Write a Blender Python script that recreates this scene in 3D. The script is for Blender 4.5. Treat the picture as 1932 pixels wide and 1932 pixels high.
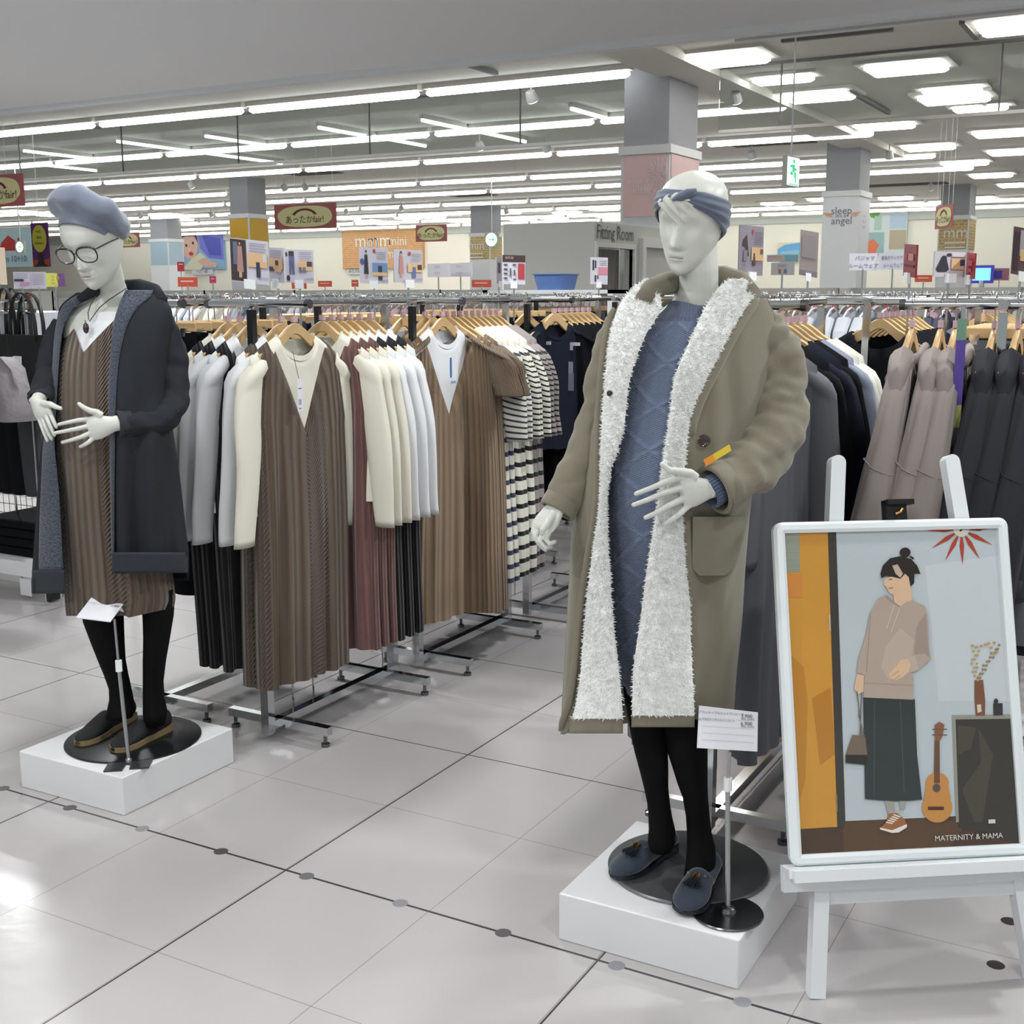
import bpy, bmesh, math, random
from mathutils import Vector, Matrix, noise as mnoise
random.seed(7)
for o in list(bpy.data.objects): bpy.data.objects.remove(o)
SC = bpy.context.scene
COL = SC.collection
# ---------------------------------------------------------------- camera
RM = Matrix(((0.87283354, 0.48800847*0-0.08464348, 0.48062157),
             (0.48800847, 0.15755488, -0.85850113),
             (-0.00305775, 0.98387598, 0.17882592)))
FPX, CH = 2294.0, 1.6
camd = bpy.data.cameras.new('camera'); cam = bpy.data.objects.new('camera', camd); COL.objects.link(cam)
camd.sensor_fit = 'HORIZONTAL'; camd.sensor_width = 36; camd.lens = 36*FPX/1932; camd.clip_end = 200
cam.matrix_world = Matrix.Translation((0, 0, CH)) @ RM.to_4x4()
SC.camera = cam
# ---------------------------------------------------------------- world and exposure
w = bpy.data.worlds.new('world'); SC.world = w; w.use_nodes = True
w.node_tree.nodes['Background'].inputs[0].default_value = (.80, .84, .86, 1)
w.node_tree.nodes['Background'].inputs[1].default_value = .55
vs = SC.view_settings; vs.view_transform = 'Standard'; vs.look = 'None'; vs.gamma = 1; vs.use_curve_mapping = False
vs.exposure = -0.2
LAMP = 1.0
HC, HB = 3.7, 3.3     # shop ceiling, lower ceiling over the aisle
def area(name, loc, size, power, col=(.97, 1, 1)):
    l = bpy.data.lights.new(name, 'AREA'); l.shape = 'SQUARE'; l.size = size; l.energy = power*LAMP; l.color = col
    o = bpy.data.objects.new(name, l); o.location = loc; COL.objects.link(o); return o
# unseen aisle downlights, the last three added to light the fronts (fittings further down)
DOWN = [(-8.9, 6.8, 150), (1.2, 5.2, 120), (-1.2, 4.8, 55), (-3.4, 4.6, 60), (-5.4, 4.6, 60), (.3, 3.3, 30), (-2.4, 2.2, 26), (-3.0, .6, 40), (.8, 1.2, 36), (-4.5, -2.2, 55), (-1.4, -1.6, 55), (1.8, -2.4, 55)]
for i, (x, y, e) in enumerate(DOWN): area('unseen_aisle_lamp', (x, y, HB-.03), .24 if y > 0 else .9, e)
# ---------------------------------------------------------------- helpers
def lin(c):
    c = c/255
    return c/12.92 if c <= .04045 else ((c+.055)/1.055)**2.4
def U(px, py, D):                       # world point seen at pixel, at depth D along the view axis
    return Vector((0, 0, CH)) + RM @ Vector(((px-966)/FPX*D, -(py-966)/FPX*D, -D))
def DEP(p): return -((RM.transposed() @ (Vector(p)-Vector((0, 0, CH)))).z)
def ray(px, py): return RM @ Vector(((px-966)/FPX, -(py-966)/FPX, -1))
def G(px, py, z=0):
    d = ray(px, py); t = (z-CH)/d.z; return Vector((0, 0, CH))+d*t
def PY(px, py, y):
    d = ray(px, py); return Vector((0, 0, CH))+d*(y/d.y)
def PXX(px, py, x):
    d = ray(px, py); return Vector((0, 0, CH))+d*(x/d.x)
MATS = {}
def mat(name, rgb, rough=.6, metal=0, bump=None, emit=0, spec=.5, sheen=0, coat=0, var=0, alpha=None, trans=0):
    if name in MATS: return MATS[name]
    m = bpy.data.materials.new(name); m.use_nodes = True; nt = m.node_tree; b = nt.nodes['Principled BSDF']
    c = tuple(lin(v) for v in rgb)+(1,)
    b.inputs['Base Color'].default_value = c; b.inputs['Roughness'].default_value = rough; b.inputs['Metallic'].default_value = metal
    b.inputs['Specular IOR Level'].default_value = spec; b.inputs['Sheen Weight'].default_value = sheen; b.inputs['Coat Weight'].default_value = coat
    if trans: b.inputs['Transmission Weight'].default_value = trans
    if alpha is not None: b.inputs['Alpha'].default_value = alpha
    if emit: b.inputs['Emission Color'].default_value = c; b.inputs['Emission Strength'].default_value = emit
    tc = None
    def obj_noise(scale, detail=3):
        nonlocal tc
        if tc is None: tc = nt.nodes.new('ShaderNodeTexCoord')
        n = nt.nodes.new('ShaderNodeTexNoise'); n.inputs['Scale'].default_value = scale; n.inputs['Detail'].default_value = detail
        nt.links.new(tc.outputs['Object'], n.inputs['Vector']); return n
    if var:
        n = obj_noise(6); mx = nt.nodes.new('ShaderNodeMix'); mx.data_type = 'RGBA'
        mx.inputs[6].default_value = tuple(v*(1-var) for v in c[:3])+(1,); mx.inputs[7].default_value = tuple(min(1, v*(1+var)) for v in c[:3])+(1,)
        nt.links.new(n.outputs['Fac'], mx.inputs[0]); nt.links.new(mx.outputs[2], b.inputs['Base Color'])
    if bump:
        n = obj_noise(bump[0]); bp = nt.nodes.new('ShaderNodeBump'); bp.inputs['Strength'].default_value = bump[1]; bp.inputs['Distance'].default_value = bump[2]
        nt.links.new(n.outputs['Fac'], bp.inputs['Height']); nt.links.new(bp.outputs['Normal'], b.inputs['Normal'])
    MATS[name] = m; return m
class MB:                               # collects shapes, links them as ONE mesh object
    def __init__(s): s.v = []; s.f = []; s.mi = []; s.mats = []; s.cur = 0; s.uv = {}
    def use(s, m):
        if m not in s.mats: s.mats.append(m)
        s.cur = s.mats.index(m); return s
    def add(s, vs, fs, uvs=None):
        b = len(s.v); s.v += [tuple(v) for v in vs]
        for k, f in enumerate(fs):
            s.f.append(tuple(b+i for i in f)); s.mi.append(s.cur)
            if uvs: s.uv[len(s.f)-1] = uvs[k]
        return s
    def box(s, x0, x1, y0, y1, z0, z1, M=None):
        vs = [Vector(p) for p in ((x0, y0, z0), (x1, y0, z0), (x1, y1, z0), (x0, y1, z0), (x0, y0, z1), (x1, y0, z1), (x1, y1, z1), (x0, y1, z1))]
        if M: vs = [M @ v for v in vs]
        return s.add(vs, [(0, 3, 2, 1), (4, 5, 6, 7), (0, 1, 5, 4), (1, 2, 6, 5), (2, 3, 7, 6), (3, 0, 4, 7)])
    def bbox(s, x0, x1, y0, y1, z0, z1, r=.01, M=None):   # box with rounded (bevelled) edges
        bm = bmesh.new(); bmesh.ops.create_cube(bm, size=1)
        for v in bm.verts: v.co = Vector(((x0+x1)/2+v.co.x*(x1-x0), (y0+y1)/2+v.co.y*(y1-y0), (z0+z1)/2+v.co.z*(z1-z0)))
        bmesh.ops.bevel(bm, geom=bm.edges[:], offset=r, segments=3, profile=.5, affect='EDGES')
        return s.bm(bm, M)
    def bm(s, bm, M=None):
        bm.verts.index_update()
        s.add([(M @ v.co if M else v.co) for v in bm.verts], [[v.index for v in f.verts] for f in bm.faces]); bm.free(); return s
    def me(s, me, M=None):
        return s.add([(M @ v.co if M else v.co) for v in me.vertices], [tuple(p.vertices) for p in me.polygons])
    def rings(s, R, closed=True, cap=(True, True), uv=False):
        n = len(R[0]); b = [Vector(p) for r in R for p in r]; fs = []; us = []
        m = n if closed else n-1
        for i in range(len(R)-1):
            for j in range(m):
                k = (j+1) % n; fs.append((i*n+j, i*n+k, (i+1)*n+k, (i+1)*n+j))
                if uv:
                    u0, u1, v0, v1 = j/m, (j+1)/m, i/(len(R)-1), (i+1)/(len(R)-1); us.append(((u0, v0), (u1, v0), (u1, v1), (u0, v1)))
        nn = len(fs)
        if closed and cap[0]: fs.append(tuple(range(n-1, -1, -1)))
        if closed and cap[1]: fs.append(tuple(range((len(R)-1)*n, len(R)*n)))
        if uv: us += [[(.5, .5)]*len(f) for f in fs[nn:]]
        return s.add(b, fs, us if uv else None)
    def tube(s, P, r, n=10, cap=(True, True), flat=None):  # round bar along a path; r number or list; flat=(axis, factor)
        P = [Vector(p) for p in P]; R = []; up = None
        for i, p in enumerate(P):
            t = (P[min(i+1, len(P)-1)]-P[max(i-1, 0)]).normalized()
            if up is None:
                a = Vector((0, 0, 1)) if abs(t.z) < .9 else Vector((1, 0, 0)); up = (a-t*a.dot(t)).normalized()
            else: up = (up-t*up.dot(t)).normalized()
            q = t.cross(up); rr = r[i] if isinstance(r, (list, tuple)) else r
            ra, rb = rr if isinstance(rr, (list, tuple)) else (rr, rr)
            R.append([p+up*math.cos(2*math.pi*k/n)*ra+q*math.sin(2*math.pi*k/n)*rb for k in range(n)])
        return s.rings(R, cap=cap)
    def bar(s, a, b, r, n=8): return s.tube([a, b], r, n)
    def sqbar(s, a, b, wd, ht=None):      # square bar
        a, b = Vector(a), Vector(b); t = (b-a).normalized(); ht = ht or wd
        q = t.cross(Vector((0, 0, 1))) if abs(t.z) < .9 else Vector((1, 0, 0)); q.normalize(); u = q.cross(t)
        return s.rings([[p+q*wd/2*i+u*ht/2*j for i, j in ((-1, -1), (1, -1), (1, 1), (-1, 1))] for p in (a, b)])
    def lathe(s, prof, c=(0, 0, 0), n=24, M=None):
        c = Vector(c); R = [[(Vector((r*math.cos(2*math.pi*k/n), r*math.sin(2*math.pi*k/n), z))) for k in range(n)] for r, z in prof]
        R = [[(M @ p if M else p)+c for p in r] for r in R]; return s.rings(R)
    def poly(s, P): return s.add(P, [tuple(range(len(P)))])
    def slab(s, P, th):                   # polygon with thickness th (Vector)
        P = [Vector(p) for p in P]; n = len(P); th = Vector(th)
        return s.add(P+[p+th for p in P], [tuple(range(n)), tuple(range(2*n-1, n-1, -1))]+[(i, (i+1) % n, n+(i+1) % n, n+i) for i in range(n)])
    def build(s, name, parent=None, smooth=False, m=None, fix=False):
        if m: s.mats = [m]; s.mi = [0]*len(s.f)
        me = bpy.data.meshes.new(name)
        off = wloc(parent) if parent else Vector((0, 0, 0))
        me.from_pydata([(v[0]-off.x, v[1]-off.y, v[2]-off.z) for v in s.v], [], s.f)
        for x in s.mats: me.materials.append(x)
        me.polygons.foreach_set('material_index', s.mi)
        if s.uv:
            l = me.uv_layers.new(name='uv')
            for fi, p in enumerate(me.polygons):
                if fi in s.uv:
                    for q, li in enumerate(p.loop_indices): l.data[li].uv = s.uv[fi][q]
        if fix or smooth:
            bm = bmesh.new(); bm.from_mesh(me); bmesh.ops.recalc_face_normals(bm, faces=bm.faces); bm.to_mesh(me); bm.free()
        if smooth: me.polygons.foreach_set('use_smooth', [True]*len(me.polygons))
        me.update()
        if smooth and smooth is not True: me.set_sharp_from_angle(angle=math.radians(smooth))
        o = bpy.data.objects.new(name, me); COL.objects.link(o)
        if parent: o.parent = parent
        return o
def wloc(o):
    l = Vector(o.location)
    while o.parent: o = o.parent; l += Vector(o.location)
    return l
def tag(o, label=None, cat=None, group=None, kind=None):
    if label: o['label'] = label
    if cat: o['category'] = cat
    if group: o['group'] = group
    if kind: o['kind'] = kind
    return o
def thing(name, label, cat, loc=(0, 0, 0), group=None):
    o = bpy.data.objects.new(name, None); COL.objects.link(o); o.location = loc; o.empty_display_size = .05
    return tag(o, label, cat, group)
def struct(mb, name, m=None, **k): o = mb.build(name, m=m, **k); o['kind'] = 'structure'; return o
def dup(o, loc=None, rz=None, label=None, group=None, parent=None):
    c = o.copy(); COL.objects.link(c)
    if parent: c.parent = parent
    if loc is not None: c.location = loc
    if rz is not None: c.rotation_euler = (0, 0, rz)
    if label: c['label'] = label
    if group: c['group'] = group
    for ch in list(o.children): dup(ch, parent=c)
    return c
def txt(s, size, m, M, align='CENTER', ext=.001, mb=None, sx=1):   # lettering as flat mesh; M places the text plane (x right, y up)
    c = bpy.data.curves.new('t', 'FONT'); c.body = s; c.size = size; c.align_x = align; c.align_y = 'CENTER'; c.resolution_u = 2
    o = bpy.data.objects.new('t', c); COL.objects.link(o)
    me = bpy.data.meshes.new_from_object(o.evaluated_get(bpy.context.evaluated_depsgraph_get()))
    bpy.data.objects.remove(o); bpy.data.curves.remove(c)
    mb = mb or MB(); mb.use(m); mb.me(me, M @ Matrix.Diagonal((sx, 1, 1, 1)) @ Matrix.Translation((0, 0, ext))); bpy.data.meshes.remove(me)
    return mb
def frame(o, x, y):                     # matrix from origin and two axis vectors
    x, y = Vector(x).normalized(), Vector(y).normalized(); z = x.cross(y)
    m = Matrix((x, y, z)).transposed().to_4x4(); m.translation = Vector(o); return m
def remesh(mb, vox, smooth=2):          # melts the collected solids into one continuous skin
    o = mb.build('tmp'); md = o.modifiers.new('r', 'REMESH'); md.mode = 'VOXEL'; md.voxel_size = vox
    if smooth: sm = o.modifiers.new('s', 'SMOOTH'); sm.factor = .5; sm.iterations = smooth
    me = bpy.data.meshes.new_from_object(o.evaluated_get(bpy.context.evaluated_depsgraph_get()))
    bpy.data.objects.remove(o); r = MB(); r.me(me); return r
def lerp(a, b, t): return a+(b-a)*t
def interp(tab, x):                     # smooth table lookup, rows (x, a, b, ...)
    if x <= tab[0][0]: return list(tab[0][1:])
    if x >= tab[-1][0]: return list(tab[-1][1:])
    for i in range(len(tab)-1):
        if tab[i][0] <= x <= tab[i+1][0]:
            t = (x-tab[i][0])/(tab[i+1][0]-tab[i][0]); out = []
            p0, p1, p2, p3 = tab[max(i-1, 0)], tab[i], tab[i+1], tab[min(i+2, len(tab)-1)]
            for k in range(1, len(p1)):
                h = p2[0]-p1[0]
                m1 = (p2[k]-p0[k])/max(p2[0]-p0[0], 1e-6)*h; m2 = (p3[k]-p1[k])/max(p3[0]-p1[0], 1e-6)*h
                t2, t3 = t*t, t*t*t
                out.append((2*t3-3*t2+1)*p1[k]+(t3-2*t2+t)*m1+(-2*t3+3*t2)*p2[k]+(t3-t2)*m2)
            return out
def ns(x, y, z=0): return mnoise.noise(Vector((x, y, z)))
# common materials
CHROME = mat('chrome', (205, 208, 210), .12, 1)
DCHROME = mat('dark_chrome', (120, 122, 125), .2, 1)
BLACKM = mat('black_metal', (22, 22, 24), .35)
WHITE = mat('white_paint', (232, 234, 235), .45)
PLW = mat('white_plastic', (235, 236, 238), .3)
WOOD = mat('hanger_wood', (196, 164, 118), .42, var=.12)
PAPER = mat('paper', (226, 226, 232), .5)
INK = mat('ink', (60, 58, 66), .6)
GREYP = mat('grey_print', (150, 148, 155), .6)
RED = mat('red_print', (196, 52, 48), .5)
# ================================================================= structure
def floor_mat():
    m = bpy.data.materials.new('floor_tiles'); m.use_nodes = True; nt = m.node_tree; N = nt.nodes; L = nt.links; b = N['Principled BSDF']
    g = N.new('ShaderNodeNewGeometry'); sp = N.new('ShaderNodeSeparateXYZ'); L.new(g.outputs['Position'], sp.inputs[0])
    def mth(op, a, bb=None):
        n = N.new('ShaderNodeMath'); n.operation = op
        for i, v in enumerate((a, bb)):
            if v is None: continue
            if isinstance(v, (int, float)): n.inputs[i].default_value = v
            else: L.new(v, n.inputs[i])
        return n.outputs[0]
    def line(sock, off, pitch, w):          # 1 on the joint
        t = mth('PINGPONG', mth('ADD', sock, -off+pitch*40), pitch/2)
        return mth('LESS_THAN', t, w)
    X, Y = sp.outputs[0], sp.outputs[1]
    dark = mth('MAXIMUM', mth('MAXIMUM', line(X, -2.112, .967, .0026), line(Y, 3.452, .985, .0026)), 0)
    thin = mth('MAXIMUM', line(X, -1.634, .4835, .0009), line(Y, 2.96, .4925, .0009))
    band = mth('LESS_THAN', mth('ABSOLUTE', mth('ADD', Y, -2.466)), .0042)
    dark = mth('MAXIMUM', dark, band)
    # round insets along the marked joint and along a second line
    def dots(px, py, x0, pitch, along, across, c0, lo):
        t = mth('PINGPONG', mth('ADD', along, -x0+pitch*40), pitch/2)
        d = mth('SQRT', mth('ADD', mth('MULTIPLY', t, t), mth('POWER', mth('ABSOLUTE', mth('ADD', across, -c0)), 2)))
        return mth('MULTIPLY', mth('LESS_THAN', d, .021), mth('GREATER_THAN', along, lo))
    d1 = dots(0, 0, -3.297, .3145, X, Y, 2.466, -60)
    d2 = dots(0, 0, 2.91, .236, Y, X, -.298, 2.8)
    col = N.new('ShaderNodeMix'); col.data_type = 'RGBA'
    n1 = N.new('ShaderNodeTexNoise'); n1.inputs['Scale'].default_value = 1.1; n1.inputs['Detail'].default_value = 4; L.new(g.outputs['Position'], n1.inputs[0])
    col.inputs[6].default_value = (lin(172), lin(167), lin(167), 1); col.inputs[7].default_value = (lin(188), lin(184), lin(184), 1); L.new(n1.outputs[0], col.inputs[0])
    def over(base, mask, rgb):
        x = N.new('ShaderNodeMix'); x.data_type = 'RGBA'; L.new(mask, x.inputs[0]); L.new(base, x.inputs[6]); x.inputs[7].default_value = tuple(lin(c) for c in rgb)+(1,); return x.outputs[2]
    c = over(col.outputs[2], thin, (128, 116, 116)); c = over(c, dark, (62, 60, 62))
    # the insets differ: some steel, some black
    nz = N.new('ShaderNodeTexWhiteNoise'); nz.noise_dimensions = '1D'; L.new(mth('FLOOR', mth('MULTIPLY', mth('ADD', X, 3.297+.157+31.45), 1/.3145)), nz.inputs['W'])
    dcol = N.new('ShaderNodeMix'); dcol.data_type = 'RGBA'; dcol.inputs[6].default_value = (lin(70), lin(66), lin(66), 1); dcol.inputs[7].default_value = (lin(150), lin(150), lin(155), 1); L.new(nz.outputs['Value'], dcol.inputs[0])
    x = N.new('ShaderNodeMix'); x.data_type = 'RGBA'; L.new(d1, x.inputs[0]); L.new(c, x.inputs[6]); L.new(dcol.outputs[2], x.inputs[7])
    c = over(x.outputs[2], d2, (66, 60, 60)); L.new(c, b.inputs['Base Color'])
    b.inputs['Roughness'].default_value = .19; b.inputs['Specular IOR Level'].default_value = .5
    n2 = N.new('ShaderNodeTexNoise'); n2.inputs['Scale'].default_value = 14; n2.inputs['Detail'].default_value = 2; L.new(g.outputs['Position'], n2.inputs[0])
    bp = N.new('ShaderNodeBump'); bp.inputs['Strength'].default_value = .25; bp.inputs['Distance'].default_value = .0022; L.new(n2.outputs[0], bp.inputs['Height']); L.new(bp.outputs[0], b.inputs['Normal'])
    return m
struct(MB().box(-62, 12, -6, 34.2, -.1, 0), 'floor', floor_mat())
CEIL = mat('ceiling_paint', (236, 234, 226), .85)
CEIL2 = mat('aisle_ceiling_paint', (240, 241, 241), .8)
struct(MB().box(-62, 12, 8.15, 34.2, HC, HC+.1), 'ceiling', CEIL)
struct(MB().box(-45, 12, -6, 8.15, HB, HB+.6), 'ceiling_aisle', CEIL2)
t = MB(); t.box(-45, 12, 8.09, 8.18, HB-.05, HB+.03); t.box(-2.95, 12, 8.18, 8.4, HB+.02, HC)
struct(t, 'trim_1', WHITE)
struct(MB().box(-2.95, 12, 8.42, 8.5, HB-.02, HB+.05), 'trim_2', WHITE)
struct(MB().box(-2.95, 12, 8.18, 8.42, HB+.0, HB+.02), 'trim_5', mat('trim_shadow_grey', (120, 122, 124), .7))  # grey box colours in the dark gap between the trims
struct(MB().box(-4.72, -4.2, 8.2, 20, HC-.09, HC), 'trim_3', CEIL)
struct(MB().box(-62, 12, 34, 34.2, 0, HC), 'wall_back', mat('back_wall', (250, 246, 232), .8))
struct(MB().box(-62, 12, 33.9, 34, HC-.28, HC-.1), 'trim_4', mat('cornice', (205, 208, 202), .7))
# fittings for the unseen, partly added downlights over the aisle
for i, (x, y, e) in enumerate(DOWN):
    t = thing('downlight', 'unseen recessed square downlight in the lower aisle ceiling, %s' % ['far left', 'far right', 'above the coat mannequin', 'above the white shirts', 'above the beret mannequin', 'above the easel', 'between the mannequins', 'near left', 'near right', 'large left, added for light', 'large middle, added for light', 'large right, added for light'][i], 'ceiling light', (x, y, HB), 'aisle downlights')
    a = .17 if y > 0 else .5; b = a-.05
    MB().box(x-a, x+a, y-a, y+a, HB-.012, HB).build('rim', t, m=WHITE)
    MB().box(x-b, x+b, y-b, y+b, HB-.018, HB-.012).build('diffuser', t, m=mat('lamp_face', (255, 253, 248), .5, emit=4))
# glass smoke screens
GL = mat('clear_glass', (235, 242, 240), .02, trans=1, spec=.5); GL.node_tree.nodes['Principled BSDF'].inputs['IOR'].default_value = 1.12
for i, (x0, x1) in enumerate(((-34, -5.1), (-4.2, 11.9))):
    t = thing('glass_smoke_screen', ['long clear glass smoke screen hanging below the ceiling left of the pink column', 'clear glass smoke screen hanging below the ceiling right of the pink column'][i], 'glass screen', ((x0+x1)/2, 11.6, HC))
    MB().box(x0, x1, 11.597, 11.603, 3.115, HC-.02).build('glass', t, m=GL)
    MB().box(x0, x1, 11.585, 11.615, 3.085, 3.115).build('bottom_rail', t, m=mat('rail_grey', (196, 194, 190), .5))
    MB().box(x0, x1, 11.58, 11.62, HC-.025, HC).build('top_rail', t, m=mat('rail_dark', (110, 108, 106), .5))
    k = x0+.6
    while k < x1: MB().box(k-.006, k+.006, 11.59, 11.61, 3.115, HC-.02).build('joint', t, m=mat('joint_dark', (90, 88, 86), .5)); k += 1.93
# ---- columns
def column(nm, label, x0, x1, y0, y1, zb, pan, side, panel2=None, kind='structure'):
    cm = mat('column_grey', (164, 166, 170), .8)
    t = thing(nm, label, 'column', ((x0+x1)/2, (y0+y1)/2, 0))
    MB().box(x0+.02, x1-.02, y0+.02, y1-.02, zb, HC).build('shaft', t, m=cm)
    e = .012
    MB().box(x0, x1, y0, y1, 0, zb-.06).build('cladding', t, m=mat('clad_white', (236, 238, 242), .6))
    MB().box(x0-.02, x1+.02, y0-.02, y1+.02, zb-.06, zb+.02).build('moulding', t, m=WHITE)
    z0, z1 = pan
    if side: MB().box(x0+.03, x1-.03, y0-e, y0, z0, z1).build('front_panel', t, m=side); MB().box(x1, x1+e, y0+.03, y1-.03, z0, z1).build('side_panel', t, m=side)
    return t
def txy(t, s, size, col, x, y, z, name='lettering', sx=1):   # text facing -Y
    o = txt(s, size, mat(*col), frame((x, y, z), (1, 0, 0), (0, 0, 1)), ext=.004, sx=sx).build(name, t); return o
def txx(t, s, size, col, x, y, z, name='lettering', sx=1):   # text facing +X
    o = txt(s, size, mat(*col), frame((x, y, z), (0, 1, 0), (0, 0, 1)), ext=.004, sx=sx).build(name, t); return o
PINK = mat('pink_panel', (236, 202, 200), .6)
zb = PY(1225, 278, 11.3).z
c1 = column('column', 'tall grey column with pink panels behind the fair headed mannequin', -5.09, -4.58, 11.3, 12.1, zb, (PY(1225, 408, 11.3).z, zb-.07), PINK)
p = PY(1222, 358, 11.3); txy(c1, 'with you', .115, ('letter_pale', (238, 226, 228), .6), p.x+.02, 11.288, p.z)
p = PY(1205, 342, 11.3); txy(c1, 'moms life', .07, ('letter_pale',  (238, 226, 228), .6), p.x+.02, 11.288, p.z)
mb = MB().use(mat('burst', (236, 232, 234), .6)); q = PY(1243, 330, 11.3)
for k in range(26):
    a = k*2.4; r0, r1 = .03+.02*(k % 3), .08+.03*(k % 4)
    mb.sqbar((q.x+math.cos(a)*r0, 11.284, q.z+math.sin(a)*r0), (q.x+math.cos(a)*r1, 11.284, q.z+math.sin(a)*r1), .005)
mb.build('dandelion_print', c1)
zb = PY(1600, 362, 18.2).z
c2 = column('column', 'white lower column with winged sleep lettering', -4.96, -4.43, 18.2, 18.85, zb, (0.1, 1), None)
p = PY(1588, 398, 18.2); txy(c2, 'sleep', .15, ('letter_grey', (120, 122, 130), .6), p.x, 18.196, p.z)
p = PY(1588, 407, 18.2); txy(c2, 'like an', .07, ('letter_grey', (120, 122, 130), .6), p.x, 18.196, p.z)
p = PY(1588, 417, 18.2); txy(c2, 'angel', .15, ('letter_grey', (120, 122, 130), .6), p.x, 18.196, p.z)
for sx in (-1, 1):
    w_ = MB().use(mat('wing_orange', (240, 196, 160), .6))
    for k in range(5): w_.tube([(p.x+sx*(.13+.005*k), 18.19, p.z+.06+.012*k), (p.x+sx*(.19+.01*k), 18.19, p.z+.075+.01*k), (p.x+sx*(.2+.02*k), 18.19, p.z+.05+.018*k)], .006, 5)
    w_.build('wing_print', c2)
for k, s in enumerate(('sleep', 'like an', 'angel')): txx(c2, s, .07, ('letter_grey2', (170, 172, 178), .6), -4.425, 18.5, p.z+.08-.08*k)
def brick_mat(nm, a, b_, mo, sc=4):
    m = bpy.data.materials.new(nm); m.use_nodes = True; nt = m.node_tree; bt = nt.nodes.new('ShaderNodeTexBrick'); tc = nt.nodes.new('ShaderNodeTexCoord'); mp = nt.nodes.new('ShaderNodeMapping'); cx = nt.nodes.new('ShaderNodeCombineXYZ'); sp = nt.nodes.new('ShaderNodeSeparateXYZ')
    ad = nt.nodes.new('ShaderNodeMath'); nt.links.new(tc.outputs['Object'], sp.inputs[0]); nt.links.new(sp.outputs[0], ad.inputs[0]); nt.links.new(sp.outputs[1], ad.inputs[1]); nt.links.new(ad.outputs[0], cx.inputs[0]); nt.links.new(sp.outputs[2], cx.inputs[1]); nt.links.new(cx.outputs[0], bt.inputs[0])
    bt.inputs['Color1'].default_value = tuple(lin(c) for c in a)+(1,); bt.inputs['Color2'].default_value = tuple(lin(c) for c in b_)+(1,); bt.inputs['Mortar'].default_value = tuple(lin(c) for c in mo)+(1,)
    bt.inputs['Scale'].default_value = sc; bt.inputs['Mortar Size'].default_value = .03; nt.links.new(bt.outputs[0], nt.nodes['Principled BSDF'].inputs[0]); nt.nodes['Principled BSDF'].inputs['Roughness'].default_value = .7; return m
BRY = brick_mat('brick_print_yellow', (206, 178, 120), (190, 160, 100), (222, 204, 160)); BRO = brick_mat('brick_print_orange', (216, 164, 110), (204, 148, 96), (232, 196, 150))
zb = PY(1810, 408, 26.6).z
c3 = column('column', 'distant grey column with yellow brick panels near the right edge', -4.85, -4.25, 26.6, 27.4, zb, (PY(1810, 470, 26.6).z, zb-.07), BRY)
YEL = mat('yellow_panel', (226, 178, 58), .6)
zb = PY(460, 405, 17.9).z
cy = column('column', 'grey column with mustard yellow panels left of the hanging signs', -16.1, -15.62, 17.9, 18.45, zb, (PY(440, 470, 17.9).z, zb-.07), YEL)
zb = PY(910, 441, 26.8).z
c5 = column('column', 'distant grey column with brick panels left of the fitting room', -16.2, -15.6, 26.8, 27.4, zb, (PY(900, 489, 26.8).z, zb-.07), BRY)
zb = PY(300, 452, 25.9).z
c4 = column('column', 'far grey column between the mannequin in glasses and the baby picture', -26.3, -25.6, 25.9, 26.5, zb, (PY(300, 500, 25.9).z, zb-.07), mat('pale_blue_panel', (176, 200, 214), .6))
MMW = ('letter_white', (240, 238, 234), .6)
for c, x, y, px, py, s in ((c5, 0, 26.78, 899, 463, .3), (c3, 0, 26.58, 1803, 439, .32)):
    p = PY(px, py, y); txy(c, 'mm', s, MMW, p.x, y, p.z)
    for k in range(2): MB().box(p.x-.2, p.x+.2, y-.02, y, p.z-.22-.09*k, p.z-.19-.09*k).build('text_line', c, m=mat(*MMW))
# ---- fitting room
FRW = mat('fitting_wall', (204, 205, 200), .8)
FX, FY, FZ = -4.53, 9.53, 2.178
t = MB(); xl = PY(950, 500, FY).x
t.box(xl, FX, FY, FY+.02, 0, FZ)
y0, y1 = PXX(1125, 500, FX).y, PXX(1193, 500, FX).y; zd = PXX(1125, 466, FX).z
t.box(FX-.08, FX, FY+.02, max(y0, FY+.04), 0, FZ); t.box(FX-.08, FX, y0, y1, zd, FZ); t.box(FX-.08, FX, y1, PXX(1345, 430, FX).y, 0, FZ)
struct(t, 'wall_fitting_room', FRW)
struct(MB().box(FX-1.0, FX-.95, FY+.3, PXX(1345, 430, FX).y, 0, FZ), 'wall_fitting_inner', mat('fit_inner', (196, 200, 186), .8))
t = MB(); e = .045
for a in ((max(y0-e, FY+.003), y0, 0, zd+e), (y1, y1+e, 0, zd+e), (y0, y1, zd, zd+e)): t.box(FX-.03, FX+.02, *a)
struct(t, 'door_1', mat('door_frame', (226, 226, 222), .5))
p = PXX(1161, 441, FX); o = txt('Fitting Room', .172, mat('fit_letters', (96, 92, 92), .6), frame((FX, p.y, p.z), (0, 1, 0), (0, 0, 1)), ext=.006, sx=.86).build('wall_lettering'); tag(o, 'grey Fitting Room lettering on the grey partition wall above the doorway', 'lettering')
d2a, d2b = PXX(1212, 500, FX).y, PXX(1240, 500, FX).y; zd2 = PXX(1215, 450, FX).z
t = MB()
t.box(FX, FX+.04, d2a-.08, d2a, 0, zd2); t.box(FX, FX+.04, d2a, d2b+.5, zd2-.08, zd2)
struct(t, 'door_2', mat('door_frame', (226, 226, 222), .5))
t = thing('curtain', 'grey fitting room curtain drawn aside in the doorway', 'curtain', (FX-.2, y1-.2, 0))
R = []
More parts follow.
